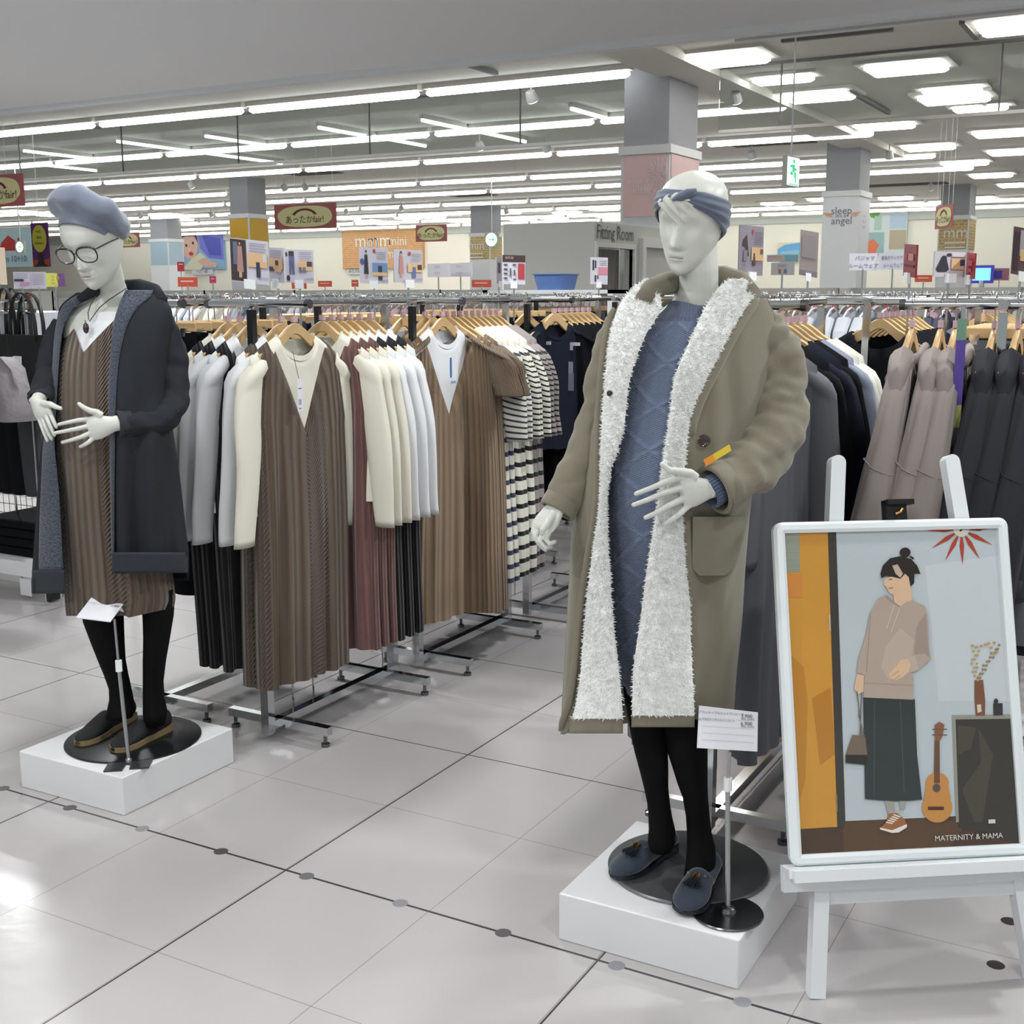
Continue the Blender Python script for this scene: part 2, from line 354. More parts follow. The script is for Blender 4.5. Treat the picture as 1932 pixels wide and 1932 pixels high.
for z in (0.03, zd): R.append([(FX-.16+.03*math.sin(k*1.3), y1-.5+.02*k, z) for k in range(26)]+[(FX-.19+.03*math.sin(k*1.3), y1-.5+.02*k, z) for k in range(25, -1, -1)])
MB().rings(R).build('cloth', t, smooth=True, m=mat('curtain_cloth', (146, 142, 138), .9))
# ---- ceiling lights
TUBE = mat('tube_glow', (250, 255, 255), .5, emit=7.5); TUBE2 = mat('panel_glow', (255, 254, 250), .5, emit=12); HOUS = mat('light_housing', (215, 212, 206), .6)
def tube_light(x, y, ln, lab, grp, along='x', w=.037, z=HC):
    t = thing('tube_light', lab, 'ceiling light', (0, 0, 0), grp)
    if along == 'x':
        MB().box(-ln/2, ln/2, -.06, .06, -.05, 0).build('housing', t, m=HOUS); MB().tube([(-ln/2+.02, 0, -.085), (-ln/2+.06, 0, -.085), (ln/2-.06, 0, -.085), (ln/2-.02, 0, -.085)], [w*.5, w, w, w*.5], 8).build('tube', t, m=TUBE)
    else:
        MB().box(-.03, .03, -ln/2, ln/2, -.05, 0).build('housing', t, m=HOUS); MB().tube([(0, -ln/2+.02, -.07), (0, ln/2-.02, -.07)], w*.5, 8).build('tube', t, m=TUBE)
    t.location = (x, y, z); return t
rows = [(11.05, -4.85), (13.9, -4.2), (16.8, -3.9), (20.0, -3.7), (22.3, -3.5), (25.2, -6.5), (27.9, -12), (30.6, 6), (32.9, 6)]  # last two rows added near the back wall to brighten it
proto = None; Lr = 2.38
NUM = ['first', 'second', 'third', 'fourth', 'fifth', 'sixth', 'seventh', 'eighth', 'ninth', 'tenth', 'eleventh', 'twelfth', 'thirteenth', 'fourteenth', 'fifteenth', 'sixteenth', 'seventeenth', 'eighteenth', 'nineteenth', 'twentieth', 'twenty-first', 'twenty-second', 'twenty-third', 'twenty-fourth', 'twenty-fifth', 'twenty-sixth', 'twenty-seventh', 'twenty-eighth', 'twenty-ninth', 'thirtieth']
names = ['first', 'second', 'third', 'fourth', 'fifth', 'sixth', 'seventh', 'eighth', 'ninth']
for ri, (y, xr) in enumerate(rows):
    k = 0; x = xr-Lr/2 if ri == 0 else xr-Lr/2-.0
    while x > -38:
        seen = x-Lr/2 > PY(-700, 300, y).x-2.5
        if seen:
            k += 1; lab = 'tube light, %s from the right in the %s row from the front' % (NUM[k-1], names[ri])
            if proto is None: proto = tube_light(x, y, Lr-.06, lab, 'tube lights of the first ceiling row')
            else: dup(proto, (x, y, HC), label=lab, group='tube lights of the %s ceiling row' % names[ri])
        x -= Lr
def seg(a, b):
    A, B = G(*a, HC-.07), G(*b, HC-.07); return A, B
pr = None
for i, (a, b) in enumerate((((215, 267), (375, 287)), ((380, 288), (533, 309)), ((384, 257), (533, 279)), ((595, 241), (695, 257)), ((700, 258), (808, 276)), ((793, 227), (890, 247)), ((895, 248), (996, 268)), ((1068, 206), (1170, 229)), ((60, 283), (190, 305)), ((75, 312), (190, 322)), ((1392, 183), (1485, 214)), ((1488, 215), (1556, 237)))):
    A, B = seg(a, b); x = (A.x+B.x)/2; y = (A.y+B.y)/2; ln = abs(B.y-A.y)
    c = tube_light(x, y, ln, 'thin tube light running front to back, number %d from the left' % (i+1), 'thin lengthwise tube lights', 'y', .035)
    c['label'] = 'thin lengthwise tube light between the ceiling rows, %s' % ['left of the yellow column, near end', 'left of the yellow column, far end', 'above the yellow column', 'above the fair sign, near end', 'above the fair sign, far end', 'left of the pink column, near end', 'left of the pink column, far end', 'touching the pink column', 'at the far left, upper', 'at the far left, lower', 'right of the pink column, near end', 'right of the pink column, far end'][i]
# square panels
def panel(x, y, sx, sy, lab, grp):
    t = thing('ceiling_panel_light', lab, 'ceiling light', (0, 0, 0), grp)
    MB().box(-sx/2-.07, sx/2+.07, -sy/2-.07, sy/2+.07, -.03, 0).build('housing', t, m=HOUS)
    g = MB()
    for k in range(4): g.tube([(-sx/2+.01, -sy/2+sy*(k+.5)/4, -.055), (-sx/2+.05, -sy/2+sy*(k+.5)/4, -.055), (sx/2-.05, -sy/2+sy*(k+.5)/4, -.055), (sx/2-.01, -sy/2+sy*(k+.5)/4, -.055)], [.012, .03, .03, .012], 8)
    g.build('tubes', t, m=TUBE2); t.location = (x, y, HC); return t
def clear(y):
    for ry, _ in rows:
        if abs(y-ry) < .48: return ry+(.48 if y > ry else -.48)
    return y
P0 = panel(-3.93, 11.0, .72, .5, 'large bright four tube ceiling panel nearest the pink column', 'ceiling panel lights on the right')
REFLP = panel(-1.5, 16.8, .6, .2, 'narrow strip light modelling a glass reflection of the panels, near the right edge', 'ceiling panel lights on the right')  # strips model panel reflections in the glass, not fittings of their own
for j, (px, py) in enumerate(((1544, 184), (1710, 131), (1668, 239), (1752, 279), (1890, 253), (1820, 309), (1800, 188), (1870, 332), (1920, 350), (1935, 50), (1478, 152), (1796, 172), (1850, 206), (1912, 288))):
    q = G(px, py, HC-.06); P1 = P0 if j not in (10, 11, 12) else REFLP; dup(P1, (q.x, q.y, HC), label='bright ceiling panel light over the right racks, %s' % ['just left of centre', 'upper right', 'middle left', 'lower left', 'far right', 'low near the second column', 'right of centre', 'lowest near the far column', 'low at the right edge', 'cut by the top right corner', 'left strip for a glass reflection', 'upper right strip for a glass reflection', 'lower right strip for a glass reflection', 'right edge middle'][j].replace(' of its kind', ''), group='ceiling panel lights on the right')
FARP = ((1395, 396), (1466, 385), (1530, 394), (1555, 377), (1690, 375), (1738, 387), (1848, 377), (845, 404), (730, 422), (815, 410), (770, 412), (870, 418), (990, 415), (955, 402), (1050, 413), (1070, 402), (1140, 395), (1160, 410), (95, 406), (330, 407), (505, 414), (560, 438), (340, 415), (340, 422), (655, 412), (700, 418), (620, 428), (30, 400))
FARX = sorted(p[0]+p[1]*.001 for p in FARP)
for j, (px, py) in enumerate(FARP):
    q = G(px, py, HC-.06); px += py*.001
    dup(P0, (q.x, clear(min(q.y, 31.9)), HC), label='distant glowing ceiling panel light, %s from the left near the back wall' % NUM[FARX.index(px)], group='distant ceiling panel lights')
# spot lamps on tracks
SP = mat('spot_body', (205, 205, 205), .5)
SPX = [1002, 1388, 575, 536, 360, 1031, 905, 1418, 1678, 757, 653, 264, 398, 1756, 955]
for j, (px, py) in enumerate(((1002, 180), (1388, 182), (575, 352), (536, 353), (360, 348), (1031, 277), (905, 273), (1418, 291), (1678, 291), (757, 392), (653, 398), (264, 407), (398, 404), (1756, 352), (955, 398))):
    q = G(px, py, HC-.14); t = thing('spotlight', 'small round ceiling spotlight, %s in order from the left' % NUM[sorted(SPX).index(px)], 'spotlight', (q.x, q.y, HC), 'small ceiling spotlights')
    MB().bar((q.x, q.y, HC), (q.x, q.y, HC-.1), .012).build('stem', t, m=SP)
    MB().lathe([(.03, -.05), (.05, -.04), (.06, .02), (.062, .06)], (q.x, q.y, HC-.14), 12, Matrix.Rotation(math.radians(215), 4, 'X')).build('head', t, m=SP)
    MB().lathe([(.055, .061), (.054, .066)], (q.x, q.y, HC-.14), 12, Matrix.Rotation(math.radians(215), 4, 'X')).build('lens', t, m=TUBE)
# vents and track rails
for px, py, a in ((590, 326, .5), (893, 368, .5), (1230, 262, .35), (1455, 269, .6), (1700, 348, .9)):
    q = G(px, py, HC); b = MB().box(q.x-a, q.x+a, q.y-.25, q.y+.25, HC-.015, HC)
    for k in range(4): b.box(q.x-a+.05, q.x+a-.05, q.y-.2+.1*k, q.y-.16+.1*k, HC-.022, HC-.015)
    o = b.build('ceiling_vent', m=mat('vent', (112, 106, 98), .7)); tag(o, 'dark slatted ceiling air vent, %s' % {590: 'above the left fair sign', 893: 'between the second fair sign and pink column', 1230: 'behind the pink column', 1455: 'above the green exit light', 1700: 'right of the sleep column'}[px], 'ceiling vent', 'ceiling vents')
for i, (a, b) in enumerate((((1475, 76), (1680, 50)), ((860, 115), (940, 138)), ((670, 188), (820, 177)), ((1600, 170), (1690, 212)), ((1840, 180), (1905, 210)), ((1815, 40), (1852, 70)))):
    A, B = G(*a, HC-.03), G(*b, HC-.03)
    if abs(A.x-B.x) > abs(A.y-B.y): B.y = A.y
    else: B.x = A.x
    o = MB().sqbar(A, B, .045, .04).build('track_rail', m=mat('track_grey', (120, 118, 114), .5)); tag(o, 'dark lighting track rail on the ceiling, %s' % ['above the large panel light', 'crossing left of the pink column', 'along the glass screen', 'beside the middle panel light', 'near the right edge', 'at the top right corner'][i], 'track rail')
# ================================================================= plinths
def plinth(x0, x1, y0, y1, h, label):
    o = MB().bbox(x0, x1, y0, y1, 0, h, .004).build('display_plinth', m=mat('plinth_white', (226, 227, 228), .35, coat=.3)); tag(o, label, 'plinth'); return o
ZP = .125
plinth(-1.273, -.806, 2.506, 2.988, ZP, 'white square plinth under the mannequin in the beige coat')
plinth(-3.254, -2.785, 2.504, 3.003, ZP, 'white square plinth under the mannequin in the beret')
def card_stand(label, base, top, collar_t, thick):
    t = thing('price_stand', label, 'price stand', base); return t
BR = G(1373, 1722, ZP+.004); D_ = DEP(BR)
t = thing('price_stand', 'thin metal price card stand with a round base beside the blue loafers', 'price stand', BR)
MB().lathe([(.084, -.004), (.086, 0), (.084, .003), (.02, .005), (.016, .014), (.006, .02)], BR, 40).build('base', t, smooth=35, m=mat('brushed_steel', (120, 122, 124), .25, 1))
STEEL = mat('satin_steel', (178, 180, 180), .3, .9)
top = U(1377, 1418, D_-.03); mid = U(1373, 1478, D_-.02)
MB().bar(BR, mid, .0065).build('lower_pole', t, m=STEEL); MB().bar(mid, top, .0042).build('upper_pole', t, m=STEEL)
MB().bar(mid-Vector((0, 0, .018)), mid+Vector((0, 0, .014)), .0105, 12).build('collar', t, m=PLW)
c = [U(1319, 1331, D_-.01), U(1430, 1344, D_-.01), U(1429, 1418, D_-.035), U(1315, 1411, D_-.035)]
nr = (c[1]-c[0]).cross(c[3]-c[0]).normalized()
MB().slab(c, nr*.003).build('card', t, m=PAPER)
fm = frame((c[0]+c[1]+c[2]+c[3])/4-nr*.001, c[2]-c[3], c[0]-c[3])
q = MB(); w_ = (c[2]-c[3]).length; h_ = (c[0]-c[3]).length
z = fm.to_3x3() @ Vector((0, 0, 1)); s = 1 if z.dot(Vector((0, 0, CH))-c[0]-Vector((0, 0, 0)))+0 else 1
txt('長袖アランケーブルニットワンピース', .0072, INK, fm @ Matrix.Translation((-w_*.17, h_*.36, 0)), mb=q, ext=.0015)
txt('裏ボアホロリングメルトンコート', .0062, INK, fm @ Matrix.Translation((-w_*.21, h_*.19, 0)), mb=q, ext=.0015)
txt('3,900', .0125, INK, fm @ Matrix.Translation((w_*.30, h_*.33, 0)), mb=q, ext=.0015); txt('6,900', .0125, INK, fm @ Matrix.Translation((w_*.30, h_*.15, 0)), mb=q, ext=.0015)
txt('(税込 4,290円)', .0052, INK, fm @ Matrix.Translation((w_*.32, h_*.26, 0)), mb=q, ext=.0015); txt('(税込 7,590円)', .0052, INK, fm @ Matrix.Translation((w_*.32, h_*.08, 0)), mb=q, ext=.0015)
q.build('card_print', t)
q = MB().use(GREYP)
for k in (.23, .04, -.12, -.28): q.box(-w_*.42, w_*.42, -.0002, .0002, .0012, .0016, fm @ Matrix.Translation((0, h_*k, 0)))
q.build('card_rules', t)
# left stand
BL = G(243, 1436, ZP+.004); D_ = DEP(BL)
t = thing('price_stand', 'thin leaning price card stand with a notched black base beside the black slip-on shoes', 'price stand', BL)
pl = [G(*p, ZP+.001) for p in ((195, 1457), (207, 1437), (224, 1421), (292, 1427), (281, 1450), (244, 1452), (247, 1444), (238, 1443), (230, 1455))]
MB().slab(pl, (0, 0, .004)).build('base', t, m=mat('base_dark', (58, 60, 62), .4, .4))
mid = U(224, 1255, D_-.02); top = U(216, 1168, D_-.03)
MB().bar(BL, mid, .0062).build('lower_pole', t, m=STEEL); MB().bar(mid, top, .0042).build('upper_pole', t, m=STEEL)
MB().bar(mid-Vector((0, 0, .02)), mid+Vector((0, 0, .016)), .0105, 12).build('collar', t, m=PLW)
MB().lathe([(.012, 0), (.01, .008), (.004, .012)], BL, 12).build('foot_nut', t, m=STEEL)
c = [U(177, 1121, D_+.03), U(242, 1127, D_+.03), U(208, 1173, D_-.06), U(143, 1165, D_-.06)]
nr = (c[1]-c[0]).cross(c[3]-c[0]).normalized(); MB().slab(c, nr*.003).build('card', t, m=PAPER)
fm = frame((c[0]+c[1]+c[2]+c[3])/4-nr*.001, c[2]-c[3], c[0]-c[3]); q = MB(); w_ = (c[2]-c[3]).length; h_ = (c[0]-c[3]).length
txt('パーカー ロング丈カーディガン', .0072, INK, fm @ Matrix.Translation((-w_*.12, h_*.36, 0)), mb=q, ext=.0015); txt('ケーブルニット', .0065, INK, fm @ Matrix.Translation((-w_*.28, h_*.12, 0)), mb=q, ext=.0015)
txt('3,900', .012, INK, fm @ Matrix.Translation((w_*.33, h_*.34, 0)), mb=q, ext=.0015); txt('3,900', .012, INK, fm @ Matrix.Translation((w_*.33, h_*.1, 0)), mb=q, ext=.0015)
q.build('card_print', t)
MB().slab([U(242, 1127, D_+.032), U(249, 1156, D_+.03), U(232, 1154, D_+.01), U(222, 1150, D_)], nr*.002).build('card_flap', t, m=PAPER)
# ================================================================= easel with framed poster
F0 = Vector((-.62, 2.54, 0)); ph, th = math.radians(35), math.radians(16)
EX = Vector((math.cos(ph), math.sin(ph), 0)); EN = Vector((math.sin(ph), -math.cos(ph), 0)); EA = -EN*math.sin(th)+Vector((0, 0, math.cos(th))); NN = EX.cross(EA)
if NN.dot(EN) < 0: NN = -NN
def E_(s, t, n=0): return F0+EX*s+EA*t+NN*n
def EP(px, py, n=0):                     # point of the leaning plane seen at a photo position -> its (s, t)
    d = ray(px, py); o = Vector((0, 0, CH)); k = (F0+NN*n-o).dot(NN)/d.dot(NN); q = o+d*k-F0; return q.dot(EX), q.dot(EA)
EW = mat('easel_white', (228, 232, 234), .4)
def board(P, n0, n1, r=0):               # outline in (s, t) given thickness along the normal
    return MB().slab([E_(s, t, n0) for s, t in P], NN*(n1-n0))
ez = thing('easel', 'white wooden display easel standing at the lower right', 'easel', F0)
def leg(s0, t0, s1, t1, wd=.036):
    P = []
    d = Vector((s1-s0, t1-t0)).normalized(); q = Vector((-d.y, d.x))*wd/2
    P = [(s0-q.x, t0-q.y), (s0+q.x, t0+q.y)]
    for k in range(9):
        a = math.pi*k/8; e = Vector((s1, t1))-d*wd/2+q*math.cos(a)+d*wd/2*math.sin(a); P.append((e.x, e.y))
    return P
b = board(leg(.0, .008, .124, 1.265), -.055, -.02); b.build('leg', ez, m=EW)
board(leg(.53, .008, .406, 1.262), -.055, -.02).build('leg', ez, m=EW)
MB().sqbar(E_(.265, 1.05, -.06), F0+EX*.265-EN*.72+Vector((0, 0, .004)), .034, .02).build('leg', ez, m=EW)
for s in (.0, .53): MB().bar(E_(s, .0, -.037)+Vector((0, 0, -.006)), E_(s, .012, -.037), .012).build('rubber_foot', ez, m=BLACKM)
board([(.07, .95), (.46, .95), (.46, 1.0), (.07, 1.0)], -.075, -.055).build('cross_bar', ez, m=EW)
board([(.02, .215), (.53, .215), (.53, .262), (.02, .262)], -.056, -.028).build('cross_bar', ez, m=EW)
tr = board([(-.072, .252), (.62, .252), (.62, .294), (-.072, .294)], -.026, -.004).build('tray', ez, m=EW)
board([(-.07, .29), (.62, .29), (.62, .31), (-.07, .31)], -.03, .035).build('tray_shelf', ez, m=EW)
board([(-.062, .283), (.62, .283), (.62, .309), (-.062, .309)], .035, .05).build('tray_lip', ez, m=EW)
BRASS = mat('brass', (176, 128, 80), .3, 1)
for px, py in ((1611, 1654), (1837, 1642)):
    s, t_ = EP(px, py); MB().lathe([(.007, 0), (.006, .003), (.001, .005)], (0, 0, 0), 12, frame(E_(s, t_, -.003), EX, EA)).build('screw', ez, m=BRASS)
b = board([(.225, 1.1), (.275, 1.1), (.275, 1.15), (.225, 1.15)], -.03, .0); b.build('clamp', ez, m=BLACKM)
board([(.225, 1.14), (.29, 1.14), (.29, 1.152), (.225, 1.152)], -.03, .012).build('clamp_jaw', ez, m=BLACKM)
MB().tube([E_(.247, 1.118, .002), E_(.256, 1.122, .008), E_(.262, 1.13, .004)], .004, 8).build('wing_nut', ez, m=BRASS)
# framed poster standing on the tray
ps = thing('framed_poster', 'white framed fashion poster of a pregnant woman resting on the easel', 'poster', E_(.23, .311))
S0, S1, T0, T1 = -.056, .522, .3115, 1.103
P = []
for cx, cy, a0 in ((S1-.022, T1-.022, 0), (S0+.022, T1-.022, 90), (S0+.022, T0+.022, 180), (S1-.022, T0+.022, 270)):
    for k in range(7):
        a = math.radians(a0+15*k); P.append((cx+.022*math.cos(a), cy+.022*math.sin(a)))
inner = []
for s, t_ in P:
    inner.append((min(max(s, S0+.026), S1-.026), min(max(t_, T0+.026), T1-.026)))
fr = MB(); R = []
for f_, n in ((0, -.012), (0, .004), (.25, .012), (.7, .014), (1, .009), (1, -.012)):
    R.append([E_(lerp(a[0], b_[0], f_), lerp(a[1], b_[1], f_), n) for a, b_ in zip(P, inner)])
fr.rings(R, cap=(False, False)).build('frame', ps, smooth=30, m=mat('frame_white', (232, 238, 240), .25, coat=.4))
board([(S0+.01, T0+.01), (S1-.01, T0+.01), (S1-.01, T1-.01), (S0+.01, T1-.01)], -.014, -.012).build('back_board', ps, m=GREYP)
pm = lambda nm, c: mat('print_'+nm, c, .18, coat=.6, spec=.4)
PR = MB(); LY = [0]
def C3(x, y): return EP(1440+x*.25466, 940+y*.25466, .0)
def shp(nm, col, pts, lift=None):
    LY[0] += 1; n = .0005+LY[0]*.00003; PR.use(pm(nm, col))
    P_ = [C3(*p) for p in pts]; P_ = [(min(max(a, S0+.024), S1-.024), min(max(b_, T0+.024), T1-.024)) for a, b_ in P_]
    PR.poly([E_(a, b_, n) for a, b_ in P_])
def ell(nm, col, cx, cy, rx, ry, n=20): shp(nm, col, [(cx+rx*math.cos(2*math.pi*k/n), cy+ry*math.sin(2*math.pi*k/n)) for k in range(n)])
def ln(nm, col, pts, w_):
    for a, b_ in zip(pts[:-1], pts[1:]):
        d = Vector((b_[0]-a[0], b_[1]-a[1])); d.normalize(); q = Vector((-d.y, d.x))*w_/2
        shp(nm, col, [(a[0]-q.x, a[1]-q.y), (b_[0]-q.x, b_[1]-q.y), (b_[0]+q.x, b_[1]+q.y), (a[0]+q.x, a[1]+q.y)])
shp('wall', (188, 198, 202), [(100, 150), (1900, 150), (1950, 2750), (200, 2750)])
shp('wall2', (198, 206, 210), [(1200, 500), (1900, 420), (1900, 1500), (1300, 1500)])
shp('floor', (78, 60, 48), [(230, 2445), (548, 2435), (605, 2392), (1180, 2368), (1900, 2330), (1950, 2750), (200, 2750)])
shp('floor2', (92, 70, 52), [(590, 2400), (1180, 2375), (1500, 2400), (1400, 2700), (600, 2700)])
shp('door', (204, 148, 62), [(100, 150), (472, 150), (548, 2433), (190, 2455)])
shp('door2', (190, 132, 52), [(190, 1150), (300, 1250), (330, 1500), (310, 2100), (180, 2300)]); shp('door3', (184, 126, 50), [(360, 1480), (500, 1400), (530, 1900), (420, 1980)])
shp('lattice', (158, 166, 148), [(100, 235), (265, 235), (272, 548), (100, 548)])
for k in range(22): ln('lattice2', (128, 132, 116), [(150, 248+14*k), (270, 248+14*k)], 3)
shp('door4', (206, 136, 66), [(100, 555), (285, 558), (292, 738), (100, 735)])
shp('jamb', (64, 62, 58), [(472, 150), (533, 150), (607, 2398), (590, 2460), (548, 2433)])
ln('handle', (200, 196, 190), [(490, 865), (494, 985)], 8); ln('handle2', (150, 130, 100), [(540, 2190), (545, 2320)], 9)
# sunburst clock
for x, y in ((1205, 241), (1245, 371), (1345, 465), (1475, 494), (1602, 452), (1695, 346), (1722, 213)):
    d = Vector((x-1465, y-232)).normalized(); q = Vector((-d.y, d.x)); a = Vector((1465, 232))+d*52
    shp('clock_red', (176, 70, 50), [(a.x-q.x*6, a.y-q.y*6), (a.x+d.x*70-q.x*17, a.y+d.y*70-q.y*17), (x, y), (a.x+d.x*70+q.x*17, a.y+d.y*70+q.y*17), (a.x+q.x*6, a.y+q.y*6)])
ell('clock_face', (222, 218, 206), 1465, 228, 60, 60); ln('black', (40, 34, 30), [(1455, 245), (1475, 215)], 14); ln('black', (40, 34, 30), [(1420, 225), (1610, 241)], 4)
# cabinet, vase, bottle
shp('cab_edge', (150, 148, 138), [(1396, 1608), (1840, 1600), (1900, 2330), (1870, 2400), (1425, 2400)]); shp('cabinet', (62, 58, 52), [(1422, 1638), (1900, 1630), (1900, 2600), (1560, 2455), (1448, 2440)])
shp('cab2', (76, 72, 62), [(1440, 1680), (1570, 1700), (1540, 1850), (1440, 1900)]); shp('cab2', (52, 50, 46), [(1590, 1700), (1610, 1960), (1470, 2160), (1560, 2400), (1620, 2400), (1700, 1900)])
shp('vase', (126, 84, 66), [(1563, 1348), (1626, 1346), (1642, 1500), (1640, 1612), (1572, 1612), (1562, 1480)]); shp('vase2', (210, 200, 180), [(1580, 1530), (1610, 1525), (1615, 1580), (1585, 1590)])
for k in range(34):
    a = k/33; x = 1590-30*math.sin(a*3)+18*((k*7) % 3-1) if k % 2 else 1600+150*a**1.3+12*((k*5) % 3-1)
    ell('twig%d' % (k % 2), ((150, 126, 98), (186, 160, 96))[k % 2], x, 1330-250*a+8*((k*3) % 4), 11, 9, 7)
for x, y in ((1545, 1092), (1610, 1095), (1640, 1085), (1665, 1076), (1708, 1070), (1683, 1108), (1725, 1140), (1700, 1150)): ell('twig2', (186, 154, 96), x, y, 13, 10, 7)
shp('bottle', (52, 54, 52), [(1700, 1520), (1768, 1518), (1770, 1606), (1702, 1608)]); ell('bottle', (52, 54, 52), 1720, 1505, 16, 22)
# guitar
ell('guitar', (198, 140, 74), 1284, 2290, 112, 112, 26); ell('guitar', (198, 140, 74), 1285, 2110, 86, 78, 22); shp('guitar', (198, 140, 74), [(1202, 2130), (1368, 2130), (1385, 2230), (1185, 2230)])
shp('guitar_neck', (110, 78, 58), [(1266, 1790), (1302, 1790), (1304, 2110), (1260, 2110)]); shp('guitar_head', (140, 92, 66), [(1265, 1680), (1300, 1655), (1338, 1676), (1325, 1760), (1302, 1800), (1268, 1796)])
for y in (1710, 1752): ln('peg', (90, 84, 78), [(1246, y), (1358, y)], 6)
ell('hole', (92, 82, 70), 1279, 2145, 29, 32); ln('bridge', (84, 52, 40), [(1215, 2296), (1334, 2296)], 26)
# woman: clothes, hair, bag
SK = (218, 184, 152)
shp('sock', (160, 158, 150), [(893, 2235), (962, 2235), (975, 2345), (925, 2350)]); shp('sock', (120, 112, 108), [(1000, 2235), (1050, 2232), (1045, 2300), (1010, 2310)])
shp('shoe', (160, 104, 66), [(862, 2440), (905, 2400), (925, 2335), (985, 2330), (1040, 2375), (1060, 2420), (1000, 2465), (900, 2462)]); shp('sole', (230, 226, 214), [(858, 2438), (950, 2458), (1060, 2412), (1060, 2436), (1000, 2474), (950, 2478), (862, 2452)])
for k in range(5): ln('lace', (230, 226, 214), [(905+14*k, 2398-14*k), (955+14*k, 2408-12*k)], 9)
shp('skirt', (54, 60, 60), [(736, 1470), (1118, 1488), (1135, 1900), (1172, 2232), (1080, 2240), (960, 2244), (750, 2228), (745, 1900)]); ln('skirt2', (68, 74, 74), [(820, 1500), (815, 2200)], 10); ln('skirt2', (68, 74, 74), [(1010, 1500), (1040, 2180)], 10)
shp('skin', SK, [(955, 690), (1082, 620), (1100, 750), (1020, 812), (965, 770)])
HO = (178, 162, 148)
shp('hoodie', HO, [(850, 742), (905, 716), (965, 770), (1002, 806), (1060, 765), (1110, 762), (1192, 800), (1216, 880), (1222, 1100), (1236, 1192), (1130, 1282), (1085, 1292), (1108, 1330), (1106, 1492), (738, 1475), (745, 1310), (688, 1290), (702, 1180), (760, 1000), (785, 850)])
shp('hood2', (160, 144, 132), [(895, 735), (912, 718), (968, 775), (1000, 815), (985, 800), (940, 770)]); shp('hood2', (160, 144, 132), [(1130, 950), (1200, 850), (1218, 1100), (1230, 1185), (1190, 1150), (1110, 1160), (1120, 1050)])
shp('hoodie3', (188, 172, 158), [(900, 1100), (1010, 960), (1110, 1050), (1090, 1180), (990, 1250), (930, 1360), (870, 1250)])
ln('seam', (150, 134, 122), [(742, 1368), (1108, 1388)], 4); ln('seam', (150, 134, 122), [(790, 850), (760, 1290)], 5)
ln('cord', (206, 192, 176), [(965, 790), (910, 965)], 5); ln('cord', (206, 192, 176), [(1005, 820), (942, 990)], 5)
shp('cuff', (188, 174, 160), [(1062, 1180), (1120, 1165), (1145, 1270), (1085, 1292)])
shp('skin', SK, [(890, 600), (1000, 560), (1085, 545), (1085, 650), (1010, 705), (945, 712), (922, 692), (908, 660), (888, 642)])
ln('lip', (176, 96, 84), [(925, 668), (955, 664)], 8); ln('eye', (90, 66, 52), [(925, 604), (952, 600)], 6)
HR = (46, 42, 38)
shp('hair', HR, [(865, 560), (880, 500), (935, 445), (1010, 430), (1090, 450), (1135, 500), (1160, 562), (1115, 560), (1112, 630), (1085, 655), (1072, 585), (1045, 560), (1012, 597), (960, 585), (905, 575), (872, 592)]); shp('hairlight', (190, 172, 150), [(950, 500), (990, 490), (1030, 560), (1010, 590), (975, 560)])
ell('hair', HR, 1046, 402, 40, 36); ln('hair', HR, [(1080, 430), (1110, 450)], 14)
shp('skin', SK, [(1012, 1198), (1062, 1188), (1086, 1230), (1076, 1285), (1030, 1325), (965, 1352), (930, 1332), (922, 1300), (985, 1238)]); ln('crease', (180, 140, 112), [(940, 1320), (1000, 1280)], 5); ln('crease', (180, 140, 112), [(960, 1345), (1010, 1310)], 5)
shp('skin', SK, [(690, 1300), (742, 1312), (738, 1430), (702, 1455), (668, 1410)])
ln('strap', (110, 96, 84), [(690, 1430), (725, 1760)], 7); ln('strap', (110, 96, 84), [(722, 1440), (712, 1760)], 7); ln('strap', (110, 96, 84), [(700, 1600), (742, 1760)], 5)
shp('bag', (120, 104, 90), [(655, 1752), (748, 1758), (766, 1900), (605, 1898)]); shp('bag2', (52, 48, 46), [(605, 1898), (766, 1900), (764, 1975), (604, 1960)])
shp('logo', (210, 208, 200), [(1660, 2378), (1712, 2376), (1713, 2406), (1662, 2408)])
PR.build('print', ps)
s, t_ = C3(1515, 2508)
txt('MATERNITY & MAMA', .0175, mat('print_white', (214, 212, 206), .4), frame(E_(s, t_, .005), EX, EA), sx=1.0).build('lettering', ps)
